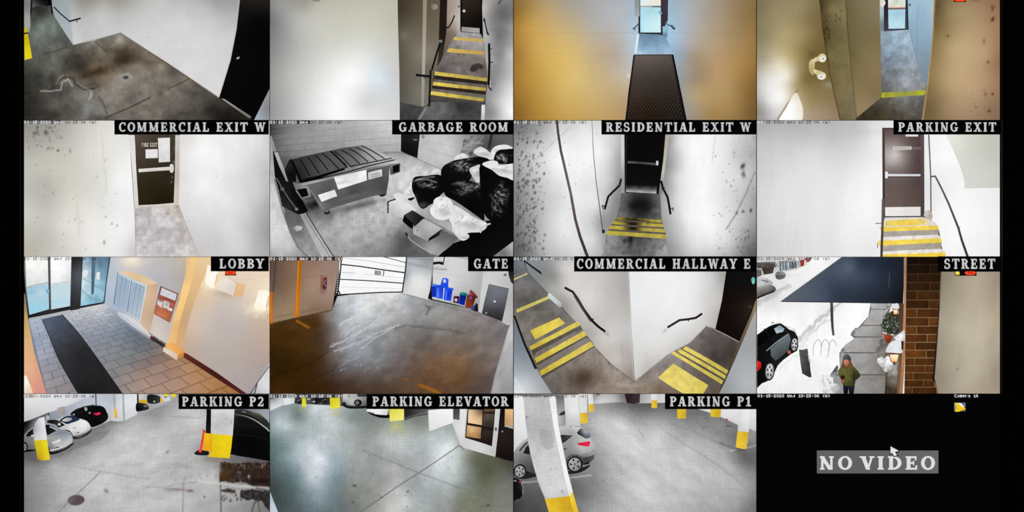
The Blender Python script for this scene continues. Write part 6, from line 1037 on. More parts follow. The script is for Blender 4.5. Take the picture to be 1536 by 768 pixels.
# ======== ROW 4, FEED 1: parking level P2 ========
F = 'in the parking P2 feed'
tile(0, 3, 20, 580, 3.84)
st('wall_back', R(55,38,1480,240), [(100,230,60),(200,150,(140,146,158)),(400,80,(184,190,200)),(550,100,(190,196,206)),(540,170,(196,200,206)),(700,60,(150,150,154)),(900,60,(176,178,182)),(1350,140,(120,124,128)),(1440,160,(156,160,166)),(1460,220,(150,156,162)),(1000,60,120)], 'pale blue grey garage walls '+F, sig=60)
st('floor', [(50,380),(120,370),(330,300),(560,195),(640,200),(710,162),(790,135),(880,100),(950,60),(980,48),(1110,130),(1140,400),(1260,390),(1480,425),(1480,840),(50,840)],
   [(90,400,96),(130,440,120),(260,380,110),(330,340,118),(420,300,128),(520,230,124),(640,215,170),(700,190,182),(800,150,150),(850,120,146),(930,90,164),(900,140,160),(980,120,190),(1040,170,206),(950,200,184),(1080,250,190),(100,470,140),(240,450,168),(200,560,150),(350,480,182),(90,660,124),(200,680,156),(300,600,176),(420,560,190),(450,400,186),
    (380,400,166),(600,300,194),(480,330,168),(750,260,198),(650,420,198),(700,560,190),(560,660,190),(450,700,178),(850,420,190),(980,380,186),(950,460,178),(1080,440,176),(900,560,186),(860,660,192),(1050,660,178),(1100,580,184),(1160,500,190),(1150,700,170),(1250,430,116),(1400,440,90),(1300,640,158),(1260,700,150),(1400,700,130),(1440,610,130),(1100,410,150),(1400,560,150),(1250,660,160),(800,760,185)],
   'pale grey concrete garage floor with stains and painted car shadow '+F, sig=42, nz=(.09,12,-20,2), mat='g', res=1.5, marks=[
    ('l',[(210,430),(330,455),(500,487),(640,512),(790,535)],4,(150,150,150),.6,1),('l',[(505,490),(440,550),(375,612),(310,672),(260,722)],4,(120,120,120),.7,.8),('l',[(980,548),(978,640),(976,722)],4,(120,118,118),.7),('l',[(1191,450),(1193,560),(1196,722)],5,(70,64,60),.8),
    ('l',[(740,575),(860,580),(980,556),(1060,548)],5,(146,146,146),.5,2),('b',940,592,60,8,3,(110,90,90),.6),('b',1020,600,16,6,0,(90,70,72),.7),('b',535,600,12,8,45,(110,96,92),.8),('b',888,376,14,6,-40,(120,118,116),.7),('b',1100,634,6,6,0,50,.9),('b',700,450,80,12,0,(176,174,172),.5),('s',880,420,1180,540,40,6,10,(150,146,144),.5),('b',1000,460,60,10,10,(140,138,136),.5),('b',570,205,60,10,0,(120,118,116),.7),('l',[(700,165),(900,170),(1080,180)],5,(150,150,154),.5,2),
    ('b',120,420,60,16,10,(92,88,82),.5),('b',1150,420,60,14,5,(140,120,96),.6),('p',[(1192,438),(1300,436),(1480,440),(1480,590),(1400,585),(1350,560),(1310,545),(1270,552),(1192,548)],(44,30,24),.95,3),('b',1225,500,36,40,0,(82,58,26),.7),('b',1400,500,60,40,0,(52,32,28),.5),('b',1420,545,60,16,0,(20,16,14),.8),('b',1300,494,12,6,0,(150,140,132),.7),('b',1357,518,5,10,0,(200,196,196),.9),('s',1200,440,1460,470,20,2,9,(140,130,120),.6),
    ('p',[(1196,592),(1240,586),(1282,594),(1278,612),(1230,612),(1200,604)],(56,40,38),.95,2),('p',[(1308,598),(1380,592),(1480,604),(1480,720),(1455,690),(1430,660),(1360,655),(1306,632)],(38,34,34),.95,3),('l',[(1375,720),(1385,680),(1400,650)],6,(60,58,58),.8,1),('l',[(1410,660),(1420,722)],5,(60,58,58),.7,1),('s',1200,620,1340,660,14,6,9,(60,54,52),.9),
    ('l',[(1066,545),(1180,558),(1300,572),(1475,584)],10,(206,204,200),.75,1.5),('l',[(1280,570),(1300,640)],14,(176,174,170),.6,2),
    ('p',[(255,400),(300,385),(520,300),(560,250),(500,260),(340,340)],(90,90,92),.3,4)])  # last polygon paints the parked cars' shadow onto the floor
st('wall_left', [(600,38),(712,38),(712,160),(640,196),(600,200),(560,196),(548,150),(560,38)], [(580,80,(186,190,200)),(618,100,(222,224,228)),(680,100,(226,228,232)),(690,140,(214,216,220)),(620,180,(206,208,212))], 'white garage pillar wall beside the black vehicle '+F, sig=40, marks=[('l',[(632,42),(638,196)],5,(110,112,116),.8),('l',[(580,42),(584,125)],4,(110,108,106),.7),('l',[(548,150),(560,192)],3,(140,146,156),.6)])
st('ceiling', [(50,40),(475,40),(420,70),(300,120),(180,160),(55,208)], [(100,80,(226,226,228)),(300,80,(220,222,226)),(80,180,(196,196,198)),(400,60,(206,208,214)),(200,130,(214,214,216))], 'white ceiling beam in the upper left corner '+F, sig=60, marks=[('l',[(55,206),(180,160),(300,120),(420,70)],4,(150,150,154),.7)])
one('yellow_pipe', L([(588,128),(592,182)],15), [(588,130,(240,190,40)),(592,180,(226,170,30))], 'yellow painted pipe foot left of the white pillar '+F, 'pipe')
one('wall_pipe', L([(475,40),(477,112)],6), 50, 'thin dark pipe above the black vehicle '+F, 'pipe')
one('wall_cabinet', [(252,122),(296,112),(302,160),(258,165)], [(270,130,(170,164,160)),(290,155,(150,144,140))], 'grey panel on the wall above the white car '+F, 'panel')
# distant things
c_ = th('parked_car', 'dark low car beside the white pillar far back '+F, 'car', 745, 138); pt(c_, 'car_body', C([(708,98),(730,92),(762,98),(780,116),(778,130),(740,140),(708,140)],3), [(730,110,24),(765,115,60),(750,132,14)]); pt(c_, 'headlight', E(760,112,8,3,15), 150)
cl = th('garage_column', 'white column with yellow base farthest left at the back '+F, 'column', 750, 98); pt(cl, 'shaft', R(722,38,771,78), [(735,60,206),(765,60,176)]); pt(cl, 'painted_base', [(722,74),(771,76),(770,98),(728,92)], (206,170,40)); pt(cl, 'dark_side', R(712,38,722,94), 50)
c_ = th('parked_car', 'dark car right of the far yellow based column '+F, 'car', 810, 102); pt(c_, 'car_body', C([(772,50),(800,44),(836,52),(852,66),(850,86),(820,98),(790,98),(772,88)],3), [(800,60,26),(840,75,56)]); wh = pt(c_, 'wheel', E(812,86,13,12), 18); pt(wh, 'rim', E(812,86,7,7), 140)
cl = th('garage_column', 'slim yellow based column between far dark and white cars '+F, 'column', 852, 95); pt(cl, 'shaft', R(848,38,858,64), 200); pt(cl, 'painted_base', R(847,62,858,95), (226,190,50))
c_ = th('parked_car', 'small white car far at the back '+F, 'car', 880, 84); pt(c_, 'car_body', C([(860,54),(884,52),(902,64),(900,80),(868,84),(860,76)],3), [(870,60,206),(890,75,214)]); pt(c_, 'window', L([(868,60),(886,60)],6), 60)
for q,l in (([(864,38),(896,38),(896,54),(866,52)],'yellow column base at the back above the small white car '),([(908,38),(936,38),(936,60),(910,60)],'yellow column base at the back nearest the caption bar ')): pt(th('garage_column', l+F, 'column', q[0][0], q[2][1]), 'painted_base', q, (226,206,50))
view(36, 590, 6.98)
st('wall_left', [(-6,300),(60,282),(200,228),(262,200),(275,270),(240,330),(110,345),(-6,440)], [(20,340,18),(60,310,40),(230,220,26),(240,250,140),(150,300,(150,152,154)),(90,330,(112,112,116))], 'dark recess under the ceiling beam '+F, sig=30)
one('wall_fitting', C([(214,232),(236,216),(262,238),(256,264),(236,262)]), [(225,225,30),(245,245,(214,216,220)),(235,235,(160,160,164))], 'small fitting under the beam left of the wall panel '+F, 'fitting')
c_ = th('parked_suv', 'black vehicle with a red tail light '+F, 'car', 700, 355)
pt(c_, 'car_body', C([(484,220),(520,182),(560,158),(620,142),(720,126),(800,130),(842,150),(868,196),(884,246),(862,286),(800,326),(720,356),(690,340),(660,290),(580,262),(520,242)],3), [(560,200,16),(700,160,12),(840,200,12),(760,320,10),(860,250,20)], sig=40); pt(c_, 'roof_line', L([(520,182),(620,140),(720,126),(800,130)],6), (60,64,70)); pt(c_, 'tail_light', [(728,206),(798,200),(802,216),(770,230),(738,224)], [(740,212,(200,24,60)),(785,210,(236,50,96))]); pt(c_, 'glint', C([(632,150),(652,146),(664,164),(654,184),(640,178)]), (150,166,166)); pt(c_, 'glint', E(688,204,12,10), (150,140,130)); pt(c_, 'glint', E(522,222,12,9), (150,152,156)); pt(c_, 'rear_bumper', L([(800,326),(860,286),(878,258)],8), 34); pt(c_, 'roof_rack', L([(640,134),(740,118)],5), 70)
c_ = th('parked_car', 'white sedan with dark windshield between silver and black vehicles '+F, 'car', 560, 455)
pt(c_, 'painted_shadow', C([(480,430),(560,460),(650,420),(700,385),(705,400),(640,450),(540,480),(490,465)],3), (40,40,42))  # dark sheet painted as shade under the car's front
pt(c_, 'car_body', [(228,300),(270,272),(350,268),(380,256),(430,238),(500,236),(580,264),(640,286),(680,312),(697,345),(696,378),(650,406),(580,434),(520,450),(500,420),(480,396),(440,382),(380,380),(300,340)], [(450,350,196),(420,330,206),(560,330,226),(620,310,236),(660,350,226),(600,390,218),(530,420,190),(500,380,230),(300,320,150),(560,250,214),(690,370,190)], sig=36)
pt(c_, 'side_window', C([(238,300),(270,278),(340,278),(384,300),(428,332),(400,344),(362,360),(330,330),(280,316)],3), [(280,290,14),(350,330,60),(400,330,20)], sig=24); pt(c_, 'windshield', C([(372,288),(410,254),(440,240),(500,236),(584,264),(560,288),(500,308),(450,322),(410,304)],3), [(400,280,(30,38,50)),(560,270,(34,50,70)),(450,310,(24,40,60))], sig=30); pt(c_, 'reflection', C([(398,286),(430,262),(470,254),(504,264),(490,284),(440,296)],3), [(440,270,196),(490,270,150)]); pt(c_, 'mirror', E(370,324,15,13), 206); pt(c_, 'headlight', C([(500,362),(540,354),(556,362),(530,372)],3), (176,180,182)); pt(c_, 'grille', L([(548,416),(580,408)],8), (70,70,72)); pt(c_, 'wheel_arch', L([(440,384),(474,392),(500,420),(510,450)],9), (26,26,28)); pt(c_, 'bumper_line', L([(516,440),(600,420),(690,372)],5), (160,160,162))
c_ = th('parked_car', 'silver sedan behind the yellow based column '+F, 'car', 300, 625)
pt(c_, 'painted_shadow', C([(250,590),(300,612),(420,580),(510,520),(520,530),(440,590),(310,640),(260,630)],3), (24,24,26))  # dark sheet painted as the sedan's shadow on the floor
pt(c_, 'car_body', [(-6,442),(40,390),(100,345),(180,330),(240,318),(290,328),(340,352),(380,378),(440,388),(486,408),(506,440),(512,490),(490,524),(420,560),(300,606),(262,600),(250,576),(130,588),(40,588),(-6,560)], [(60,500,124),(130,540,130),(60,560,96),(220,480,150),(270,450,160),(350,420,(132,138,148)),(440,430,(140,146,156)),(400,500,176),(340,540,190),(480,480,186),(440,530,196),(280,580,110),(160,460,140)], sig=36, nz=(.05,5))
pt(c_, 'side_window', [(18,452),(44,408),(100,366),(112,372),(112,446),(60,452)], [(60,400,14),(100,430,30)]); pt(c_, 'windshield', [(222,332),(260,328),(310,352),(356,384),(300,412),(246,442),(232,400)], [(260,360,16),(300,400,28)]); pt(c_, 'pillar_glint', L([(268,348),(312,366),(350,388)],13), 176); pt(c_, 'mirror', C([(72,440),(100,432),(108,450),(84,456)],3), 190)
pt(c_, 'headlight', C([(296,512),(340,494),(376,480),(386,494),(350,516),(308,528)],3), [(320,510,206),(370,495,226)]); pt(c_, 'grille', [(316,574),(366,556),(368,566),(330,584)], 44); pt(c_, 'bumper_highlight', L([(270,600),(360,578),(440,548),(508,506)],14), [(300,595,206),(420,560,214),(500,510,176)]); pt(c_, 'hood_line', L([(262,456),(340,424),(440,410),(500,440)],4), (110,114,122)); pt(c_, 'door_line', L([(30,470),(120,462)],3), 84)  # pale strip along the car's lower front is a painted highlight
wh = pt(c_, 'wheel', E(10,560,32,52), 24); pt(wh, 'rim', E(8,562,20,38), 120); pt(c_, 'wheel_arch', L([(250,560),(262,590),(270,612)],14), 18)
cl = th('garage_column', 'white column with yellow base in front of the silver sedan '+F, 'column', 205, 702)
pt(cl, 'shaft', [(154,262),(212,244),(224,340),(242,486),(110,494),(96,380),(120,310)], [(190,300,(226,226,230)),(210,450,(222,222,226)),(130,400,(192,192,198)),(120,470,(206,206,210)),(110,390,(150,150,156))], sig=30); pt(cl, 'painted_base', [(106,492),(242,484),(260,600),(275,692),(200,706),(146,690),(128,600)], [(130,520,(206,184,30)),(210,520,(230,210,36)),(160,680,(190,150,24)),(250,670,(226,206,40))], sig=36, nz=(.05,5)); pt(cl, 'edge', L([(200,490),(226,600),(240,698)],4), (236,220,70))  # yellow base darkens on one side as painted shade
view(20, 580, 3.84)
c_ = th('parked_suv', 'large black vehicle cut off at the right edge '+F, 'car', 1370, 415)
pt(c_, 'car_body', [(1260,158),(1300,148),(1350,156),(1410,186),(1450,222),(1480,252),(1480,430),(1380,412),(1300,400),(1250,388)], [(1300,170,30),(1330,280,6),(1440,300,10),(1300,390,8),(1400,180,20)], sig=50); pt(c_, 'window_highlight', L(O([(1276,160),(1330,168),(1390,192),(1440,226),(1478,258)],3),6), [(1300,165,90),(1400,195,160),(1470,250,190)]); pt(c_, 'window', [(1290,176),(1350,182),(1400,204),(1440,240),(1360,230),(1296,210)], 18); pt(c_, 'body_crease', L([(1280,270),(1400,286),(1478,310)],3), 26)  # light strip along the window line is a painted highlight
c_ = th('parked_car', 'dark olive car behind the large black vehicle '+F, 'car', 1400, 200); pt(c_, 'car_body', C([(1276,134),(1330,132),(1380,146),(1430,164),(1478,214),(1478,244),(1440,214),(1390,176),(1330,152),(1280,156)],3), [(1300,140,40),(1380,155,60),(1440,190,44)]); pt(c_, 'roof_edge', L([(1370,150),(1420,166),(1440,176)],5), (96,98,50)); pt(c_, 'glint', L([(1318,142),(1340,148)],5), 130)
st('trim_1', [(1114,130),(1142,130),(1142,270),(1108,268)], [(1128,180,12),(1118,250,24)], 'dark gap left of the large column '+F)
pr = th('fire_post', 'leaning red post on a black foot beside the column '+F, 'post', 1080, 395)
pt(pr, 'foot', C([(1042,384),(1064,366),(1100,366),(1126,374),(1120,394),(1064,394)],3), (26,26,28)); pt(pr, 'post', L([(1098,262),(1090,310),(1076,378)],13,15), [(1098,262,(214,60,50)),(1080,370,(238,70,56))]); pt(pr, 'cap', C([(1090,250),(1100,246),(1108,262),(1098,272)]), (206,70,64))
cl = th('garage_column', 'large white column with a broad yellow base near the caption '+F, 'column', 1185, 412)
pt(cl, 'shaft', [(1140,130),(1274,130),(1270,200),(1264,282),(1138,272)], [(1160,160,(206,206,206)),(1240,150,(214,214,214)),(1220,190,(190,188,188)),(1160,250,(196,196,196)),(1250,270,(206,206,204))], sig=36, nz=(.05,6), marks=[('s',1200,160,1260,220,10,2,7,(140,138,136),.6)])
pt(cl, 'painted_base', [(1138,270),(1263,281),(1256,350),(1246,412),(1124,404),(1136,372)], [(1160,300,(226,200,26)),(1240,300,(236,208,24)),(1150,390,(226,190,24)),(1230,400,(232,204,30))], sig=40, nz=(.04,6)); pt(cl, 'guard_panel', [(1100,266),(1140,270),(1144,320),(1138,374),(1092,366),(1096,320)], [(1110,290,(242,186,32)),(1110,350,(228,164,24))]); pt(cl, 'panel_edge', L([(1140,272),(1140,374)],3), (190,150,20))
mh = th('manhole_cover', 'round dark manhole cover in the pale floor '+F, 'manhole cover', 362, 686); pt(mh, 'rim', E(362,654,52,33,-6,28), (150,146,144)); pt(mh, 'cover', E(362,653,48,29,-6,28), [(340,640,(104,96,96)),(385,665,(84,72,74))], nz=(.2,3), res=1.2)

# ======== ROW 4, FEED 2: parking elevator ========
F = 'in the parking elevator feed'
tile(1, 3, 395, 580, 3.9896)
st('floor', R(30,38,1500,860),
   [(60,160,(150,162,166)),(100,190,(182,194,198)),(200,165,(112,126,124)),(130,240,(180,192,194)),(70,330,(104,124,126)),(60,440,(90,104,106)),(60,600,(60,68,68)),(80,700,(66,74,74)),(150,430,(132,152,156)),(150,320,(146,162,164)),(260,180,(150,160,162)),(310,140,(206,212,216)),(400,190,(196,204,206)),(300,240,(168,178,180)),(320,330,(196,204,210)),(320,440,(220,224,230)),
    (300,540,(206,212,218)),(250,470,(190,200,208)),(210,540,(116,138,142)),(180,650,(84,98,100)),(330,640,(150,162,172)),(250,700,(100,116,122)),(420,560,(124,144,152)),(400,680,(112,128,134)),(430,420,(160,176,182)),(450,300,(176,184,184)),(560,180,(128,140,138)),(650,170,(120,128,126)),(600,240,(146,152,148)),(640,300,(156,160,156)),(700,240,(140,146,142)),(560,460,(152,156,153)),(560,360,(160,165,163)),
    (500,620,(126,132,128)),(560,720,(118,122,118)),(720,400,(162,167,165)),(760,350,(196,202,202)),(860,380,(178,184,184)),(870,220,(140,144,138)),(960,200,(120,128,118)),(1000,310,(190,198,200)),(1110,330,(206,212,214)),(1060,440,(224,228,230)),(1140,500,(206,212,212)),(1160,400,(196,204,204)),(1100,550,(184,194,196)),(980,420,(176,182,184)),(850,480,(166,167,166)),(900,600,(162,166,166)),
    (700,560,(152,154,152)),(700,680,(160,160,158)),(800,640,(196,198,196)),(790,720,(206,206,204)),(960,680,(162,172,172)),(1080,640,(166,172,170)),(1130,720,(140,142,136)),(1250,440,(104,106,92)),(1230,560,(124,132,128)),(1400,480,(92,94,78)),(1340,540,(90,92,72)),(1450,560,(112,112,106)),(1300,640,(116,120,106)),(1450,680,(124,126,118)),(1200,700,(120,124,104)),(1330,720,(120,120,108)),(1480,460,(70,68,58))],
   'glossy greenish concrete floor with bright reflections '+F, sig=44, nz=(.10,16), mat='g', res=1.5, marks=[('l',[(1172,352),(1060,430),(930,516),(800,600),(670,690),(580,750)],4.5,(92,98,94),.75),('l',[(590,382),(760,446),(930,516),(1060,562),(1180,610),(1340,666),(1490,716)],3.5,(110,116,108),.65),
    ('b',796,232,46,46,0,(196,198,120),.55),('b',430,150,34,28,0,(190,194,120),.4),('b',240,130,16,18,0,(180,184,110),.5),('b',545,592,8,5,0,40,.9),('b',532,586,4,4,0,60,.8),('b',865,628,7,5,0,60,.8),('b',708,662,7,5,0,70,.8),('b',1345,710,10,6,0,40,.8),('b',535,692,8,5,0,60,.7),('b',320,542,8,5,0,(120,130,130),.7),('s',100,400,1450,740,90,8,5,(84,90,86),.5),('s',500,380,600,480,10,1,7,(196,196,186),.6),('l',[(1172,352),(1196,372)],5,(90,92,84),.7)])
st('wall_left', [(30,38),(245,38),(190,100),(110,118),(30,155)], [(60,110,(206,212,214)),(150,80,(226,228,228)),(60,60,(120,122,124)),(120,56,(206,208,208)),(220,60,180)], 'white garage wall at the left '+F, sig=30, marks=[('l',[(36,152),(110,118),(190,102)],4,(110,116,116),.7),('l',[(36,72),(80,56),(110,44)],6,(60,62,64),.7,1),('l',[(112,56),(114,110)],2,150,.7)])
st('wall_back', [(190,36),(620,36),(620,126),(500,118),(260,104),(186,100)], [(240,80,60),(330,90,70),(430,90,90),(470,110,84),(600,120,40),(300,50,120)], 'dark parked row background '+F, sig=34)
c_ = th('parked_car', 'dark car beside the leftmost yellow post '+F, 'car', 215, 104); pt(c_, 'car_body', C([(188,92),(210,74),(236,66),(250,80),(248,100),(210,104)],3), [(210,85,40),(235,80,24)]); pt(c_, 'glint', L([(200,88),(224,76)],3), 150)
c_ = th('parked_car', 'dark car right of the leftmost yellow post '+F, 'car', 300, 106); pt(c_, 'car_body', C([(256,70),(290,58),(340,60),(350,84),(320,104),(270,102)],3), [(270,80,90),(320,80,20)]); pt(c_, 'window', L([(262,76),(280,72)],7), 196); pt(c_, 'headlight', E(302,90,8,6), 160)
c_ = th('parked_car', 'dark car left of the middle yellow post '+F, 'car', 375, 104); pt(c_, 'car_body', C([(346,70),(372,62),(400,66),(400,98),(366,104),(348,92)],3), [(370,80,26),(392,90,50)]); pt(c_, 'glint', L([(352,82),(380,74)],3), 120)
c_ = th('parked_suv', 'silver vehicle right of the middle yellow post '+F, 'car', 550, 122)
pt(c_, 'painted_shadow', C([(470,100),(520,118),(625,112),(625,128),(520,132),(480,118)],3), 26)  # floor shadow painted as a dark sheet
pt(c_, 'car_body', [(474,42),(520,36),(622,36),(622,112),(560,116),(520,112),(486,104),(474,90)], [(490,70,206),(520,60,170),(530,90,196),(600,60,150),(610,100,96),(480,100,110)], sig=20); pt(c_, 'window', [(560,44),(618,44),(618,60),(566,60)], 50); pt(c_, 'badge_glint', L([(512,46),(512,62)],5), 90)
wh = pt(c_, 'wheel', E(566,96,24,20), 22); pt(wh, 'rim', E(562,96,11,11), 110); wh = pt(c_, 'wheel', E(484,104,12,12), 30)
for q,l in (([(230,60),(252,62),(256,90),(258,118),(232,120)],'small leftmost column with yellow base '),([(397,60),(456,62),(460,96),(458,128),(402,134)],'middle column with yellow base beside the silver vehicle ')):
    pt(th('garage_column', l+F, 'column', q[3][0], q[3][1]), 'painted_base', q, [(q[0][0]+10,q[0][1]+10,(214,202,40)),(q[3][0],q[3][1],(230,222,70))], nz=(.05,5))
c_ = th('parked_car', 'white car tail visible just below the caption bar '+F, 'car', 690, 186)
pt(c_, 'painted_shadow', C([(630,156),(700,166),(752,166),(756,186),(700,186),(656,172)],3), 12); pt(c_, 'car_body', [(618,130),(752,130),(744,150),(740,170),(700,168),(656,162),(620,152)], [(640,140,236),(700,150,242),(730,160,214)]); pt(c_, 'bumper_shadow', L([(622,150),(650,158),(664,160)],5), 60)
one('dark_bay', [(840,130),(988,130),(988,168),(910,180),(846,200)], [(860,140,36),(930,150,66),(970,165,90)], 'dark empty parking bay right of the nearest yellow base '+F, 'parking bay', nz=(.2,8), marks=[('l',[(846,190),(985,150)],4,150,.5)])
pt(th('garage_column', 'nearest yellow column base below the caption bar '+F, 'column', [(754,130),(842,130),(841,165),(839,200),(758,207),(755,165)][0][0], [(754,130),(842,130),(841,165),(839,200),(758,207),(755,165)][2][1]), 'painted_base', [(754,130),(842,130),(841,165),(839,200),(758,207),(755,165)], [(770,150,(222,212,70)),(820,150,(236,228,106)),(790,195,(240,232,120))], nz=(.04,6))
st('wall_front', [(1130,130),(1220,130),(1206,358),(1180,350),(1132,224)], [(1190,160,226),(1185,260,226),(1150,215,210),(1195,340,206)], 'white wall left of the glazed door '+F)
one('wall_partition', [(986,142),(1060,134),(1132,130),(1136,216),(1060,242),(992,268),(988,200)], [(1010,160,236),(1100,150,244),(1010,250,226),(1110,200,236)], 'short white partition block near the glazed door '+F, 'partition', marks=[('l',[(986,142),(988,200),(992,266)],4,206,.7)])
st('door_1', [(1136,130),(1176,130),(1174,200),(1136,194)], [(1150,150,(74,68,70)),(1160,190,(96,92,92))], 'dark door strip behind the white partition '+F)
dd = sth('door_2', 'white framed glazed door showing a warm lit interior '+F, 1300, 418)
pt(dd, 'door_frame', [(1212,130),(1418,130),(1404,280),(1388,420),(1290,392),(1194,364),(1204,250)], [(1210,340,206),(1290,380,214),(1400,200,206),(1380,400,190),(1400,300,196)])
pt(dd, 'glazing_bed', [(1222,130),(1388,130),(1380,240),(1368,357),(1288,330),(1207,306),(1214,220)], [(1300,200,(40,32,28)),(1350,330,(30,24,22))])
pt(dd, 'pane', [(1228,136),(1312,140),(1308,230),(1224,216)], [(1240,150,(214,196,160)),(1250,180,(232,196,150)),(1290,190,(216,182,140)),(1300,150,(120,90,66))], sig=20); pt(dd, 'pane', [(1220,230),(1304,244),(1300,312),(1214,298)], [(1240,250,(216,176,124)),(1260,280,(206,164,112)),(1295,290,(150,110,72)),(1230,290,(176,130,80))], sig=20, marks=[('b',1250,260,8,12,0,(226,196,150),.7),('b',1260,290,12,16,0,(190,140,86),.7)])
pt(dd, 'pane', [(1322,132),(1384,132),(1380,148),(1320,150)], (96,72,52)); pt(dd, 'pane', [(1318,160),(1380,164),(1374,246),(1314,236)], [(1340,180,(84,74,64)),(1350,230,(50,42,38))], nz=(.15,6)); pt(dd, 'pane', [(1312,250),(1373,262),(1364,346),(1306,322)], [(1330,280,(52,40,34)),(1340,330,(30,22,20))], nz=(.15,6))
pt(dd, 'mullion', L([(1222,222),(1300,238),(1376,254)],7), (26,20,20)); pt(dd, 'door_handle', [(1386,242),(1398,244),(1397,266),(1385,264)], (90,94,94))
dd = sth('door_3', 'dark door with a warm lit pane at the right edge '+F, 1440, 445)
pt(dd, 'door_leaf', [(1418,130),(1500,130),(1500,448),(1440,436),(1388,420),(1404,280)], [(1430,160,(22,16,16)),(1450,300,(40,28,28)),(1480,430,(20,14,14)),(1470,330,(34,24,24))], sig=40); pt(dd, 'pane', [(1446,132),(1500,132),(1500,240),(1444,226)], [(1470,160,(226,184,130)),(1490,220,(206,166,118)),(1455,200,(190,150,104))], sig=20); pt(dd, 'pane_rail', L([(1444,232),(1500,248)],12), (176,170,160)); pt(dd, 'door_latch', E(1430,268,6,5), 130)
st('wall_left', [(30,600),(60,680),(92,760),(92,860),(30,860)], [(40,650,(170,186,200)),(60,740,(196,206,214))], 'pale blue sliver of wall in the lower left corner '+F)

# ======== ROW 4, FEED 3: parking level P1 ========
F = 'in the parking P1 feed'
tile(2, 3, 760, 580, 3.9896)
st('floor', R(30,38,1500,860),
   [(540,160,170),(560,200,190),(520,250,176),(600,130,160),(650,120,130),(740,130,104),(820,140,104),(700,150,150),(760,170,140),(850,200,160),(700,230,206),(640,260,208),(900,260,196),(800,320,204),(560,320,176),(700,380,200),(540,420,146),(600,470,168),(820,440,206),(760,500,196),(960,420,196),(1050,500,200),(900,560,196),(830,620,206),(1000,640,190),(1150,560,190),(1180,680,176),
    (1200,460,186),(1100,320,180),(1050,230,150),(1000,160,120),(1120,180,118),(960,130,110),(1200,240,140),(1250,200,130),(1300,260,134),(1240,320,160),(1360,300,110),(1330,380,150),(1400,420,110),(1420,400,96),(1470,440,100),(1450,520,140),(1340,480,180),(1440,620,160),(1300,620,180),(1480,720,110),(1380,700,160),(620,580,166),(560,540,150),(620,640,164),(660,720,180),(520,640,136),(480,580,124),(440,560,120),
    (460,720,130),(520,740,150),(420,600,104),(150,600,92),(100,560,110),(150,680,80),(100,740,72),(200,740,76),(60,720,60),(200,560,110),(1460,300,150),(560,110,150),(800,760,190)],
   'pale grey concrete garage floor '+F, sig=40, nz=(.08,11,35,2), mat='g', res=1.5, marks=[('l',[(92,574),(140,570),(186,566)],5,190,.8),('l',[(378,546),(440,538),(505,530)],5,206,.7,1),('l',[(1340,385),(1380,372)],5,220,.7),('l',[(1420,372),(1494,350)],4,200,.7),
    ('l',[(640,140),(720,180),(780,240),(822,310)],4,(140,140,140),.45,1),('l',[(950,270),(1060,340),(1160,400),(1260,468),(1380,560),(1490,666)],5,(140,140,140),.5,1.5),('l',[(970,220),(1100,260),(1230,320),(1370,380)],5,(120,120,120),.4,2),('l',[(720,130),(800,200),(860,240)],5,(170,170,170),.4,2),
    ('b',1184,243,16,5,0,(150,96,96),.8),('b',1255,279,14,5,0,(150,110,104),.7),('b',1325,235,14,4,0,(90,60,60),.8),('b',1405,400,30,8,20,(120,96,86),.6),('l',[(1280,340),(1340,360),(1400,385)],10,(96,94,92),.5,2.5),('s',460,540,660,730,40,9,8,(110,110,110),.35),('l',[(490,160),(494,210)],4,(170,130,120),.5),('b',880,150,20,5,0,(150,110,110),.5),('s',1060,150,1340,260,30,4,7,(96,92,92),.5)])
st('wall_left', [(36,50),(122,60),(140,310),(90,330),(60,390),(36,420)], [(60,150,234),(100,250,228),(60,350,212)], 'white wall sliver at the far left '+F)
st('wall_back', [(470,38),(950,38),(950,96),(800,100),(760,96),(700,95),(600,100),(500,110)], [(560,70,194),(650,70,182),(540,95,206),(870,70,200),(700,60,110),(930,80,210),(500,60,120)], 'white back wall of the garage '+F, sig=36, marks=[('l',[(500,108),(640,98),(720,92)],4,120,.7),('b',548,44,10,5,0,30,.8)])
st('door_1', [(704,38),(800,38),(796,96),(760,104),(718,96)], [(730,70,(40,30,32)),(780,70,(66,54,58)),(760,95,(50,42,42))], 'dark opening in the back wall '+F, nz=(.3,5))
st('wall_right', [(1130,130),(1500,130),(1500,272),(1440,250),(1385,232),(1290,186),(1200,150)], [(1200,140,214),(1320,160,226),(1340,200,214),(1470,180,222),(1480,250,206)], 'white wall behind the right hand columns '+F, sig=40, nz=(.03,8), marks=[('l',[(1285,186),(1390,232),(1494,270)],4,130,.6)])
one('red_fitting', E(1316,196,9,5), (196,40,60), 'tiny red item at the foot of the right wall '+F, 'fitting')
st('wall_left', [(300,60),(350,60),(352,230),(312,240),(304,160)], [(320,90,130),(330,140,160),(320,70,110)], 'grey wall seen between the columns '+F)
c_ = th('parked_car', 'silver car glimpsed between the columns behind the grey vehicle '+F, 'car', 335, 235)
pt(c_, 'car_body', C([(302,172),(320,152),(350,142),(356,180),(356,230),(318,236),(304,226)],3), [(320,190,190),(340,210,150),(340,160,140)]); pt(c_, 'window', C([(312,168),(330,152),(348,148),(348,166),(322,172)],3), 50); pt(c_, 'painted_shadow', L([(314,236),(356,232)],5), 40)
def column(label, shaft, base, side=None, sf=None):
    cl = th('garage_column', label+' '+F, 'column', (base[0][0]+base[1][0])/2, base[2][1], 'white garage columns with yellow bases')
    pt(cl, 'shaft', shaft, sf or [(shaft[0][0],shaft[0][1],226),(shaft[1][0],shaft[1][1],206),(shaft[2][0],shaft[2][1],220)], nz=(.03,6))
    pt(cl, 'painted_base', base, [(base[0][0],base[0][1]+5,(232,196,50)),(base[1][0],base[1][1]+10,(206,168,40)),(base[2][0],base[2][1],(222,186,60))], nz=(.06,5)); return cl
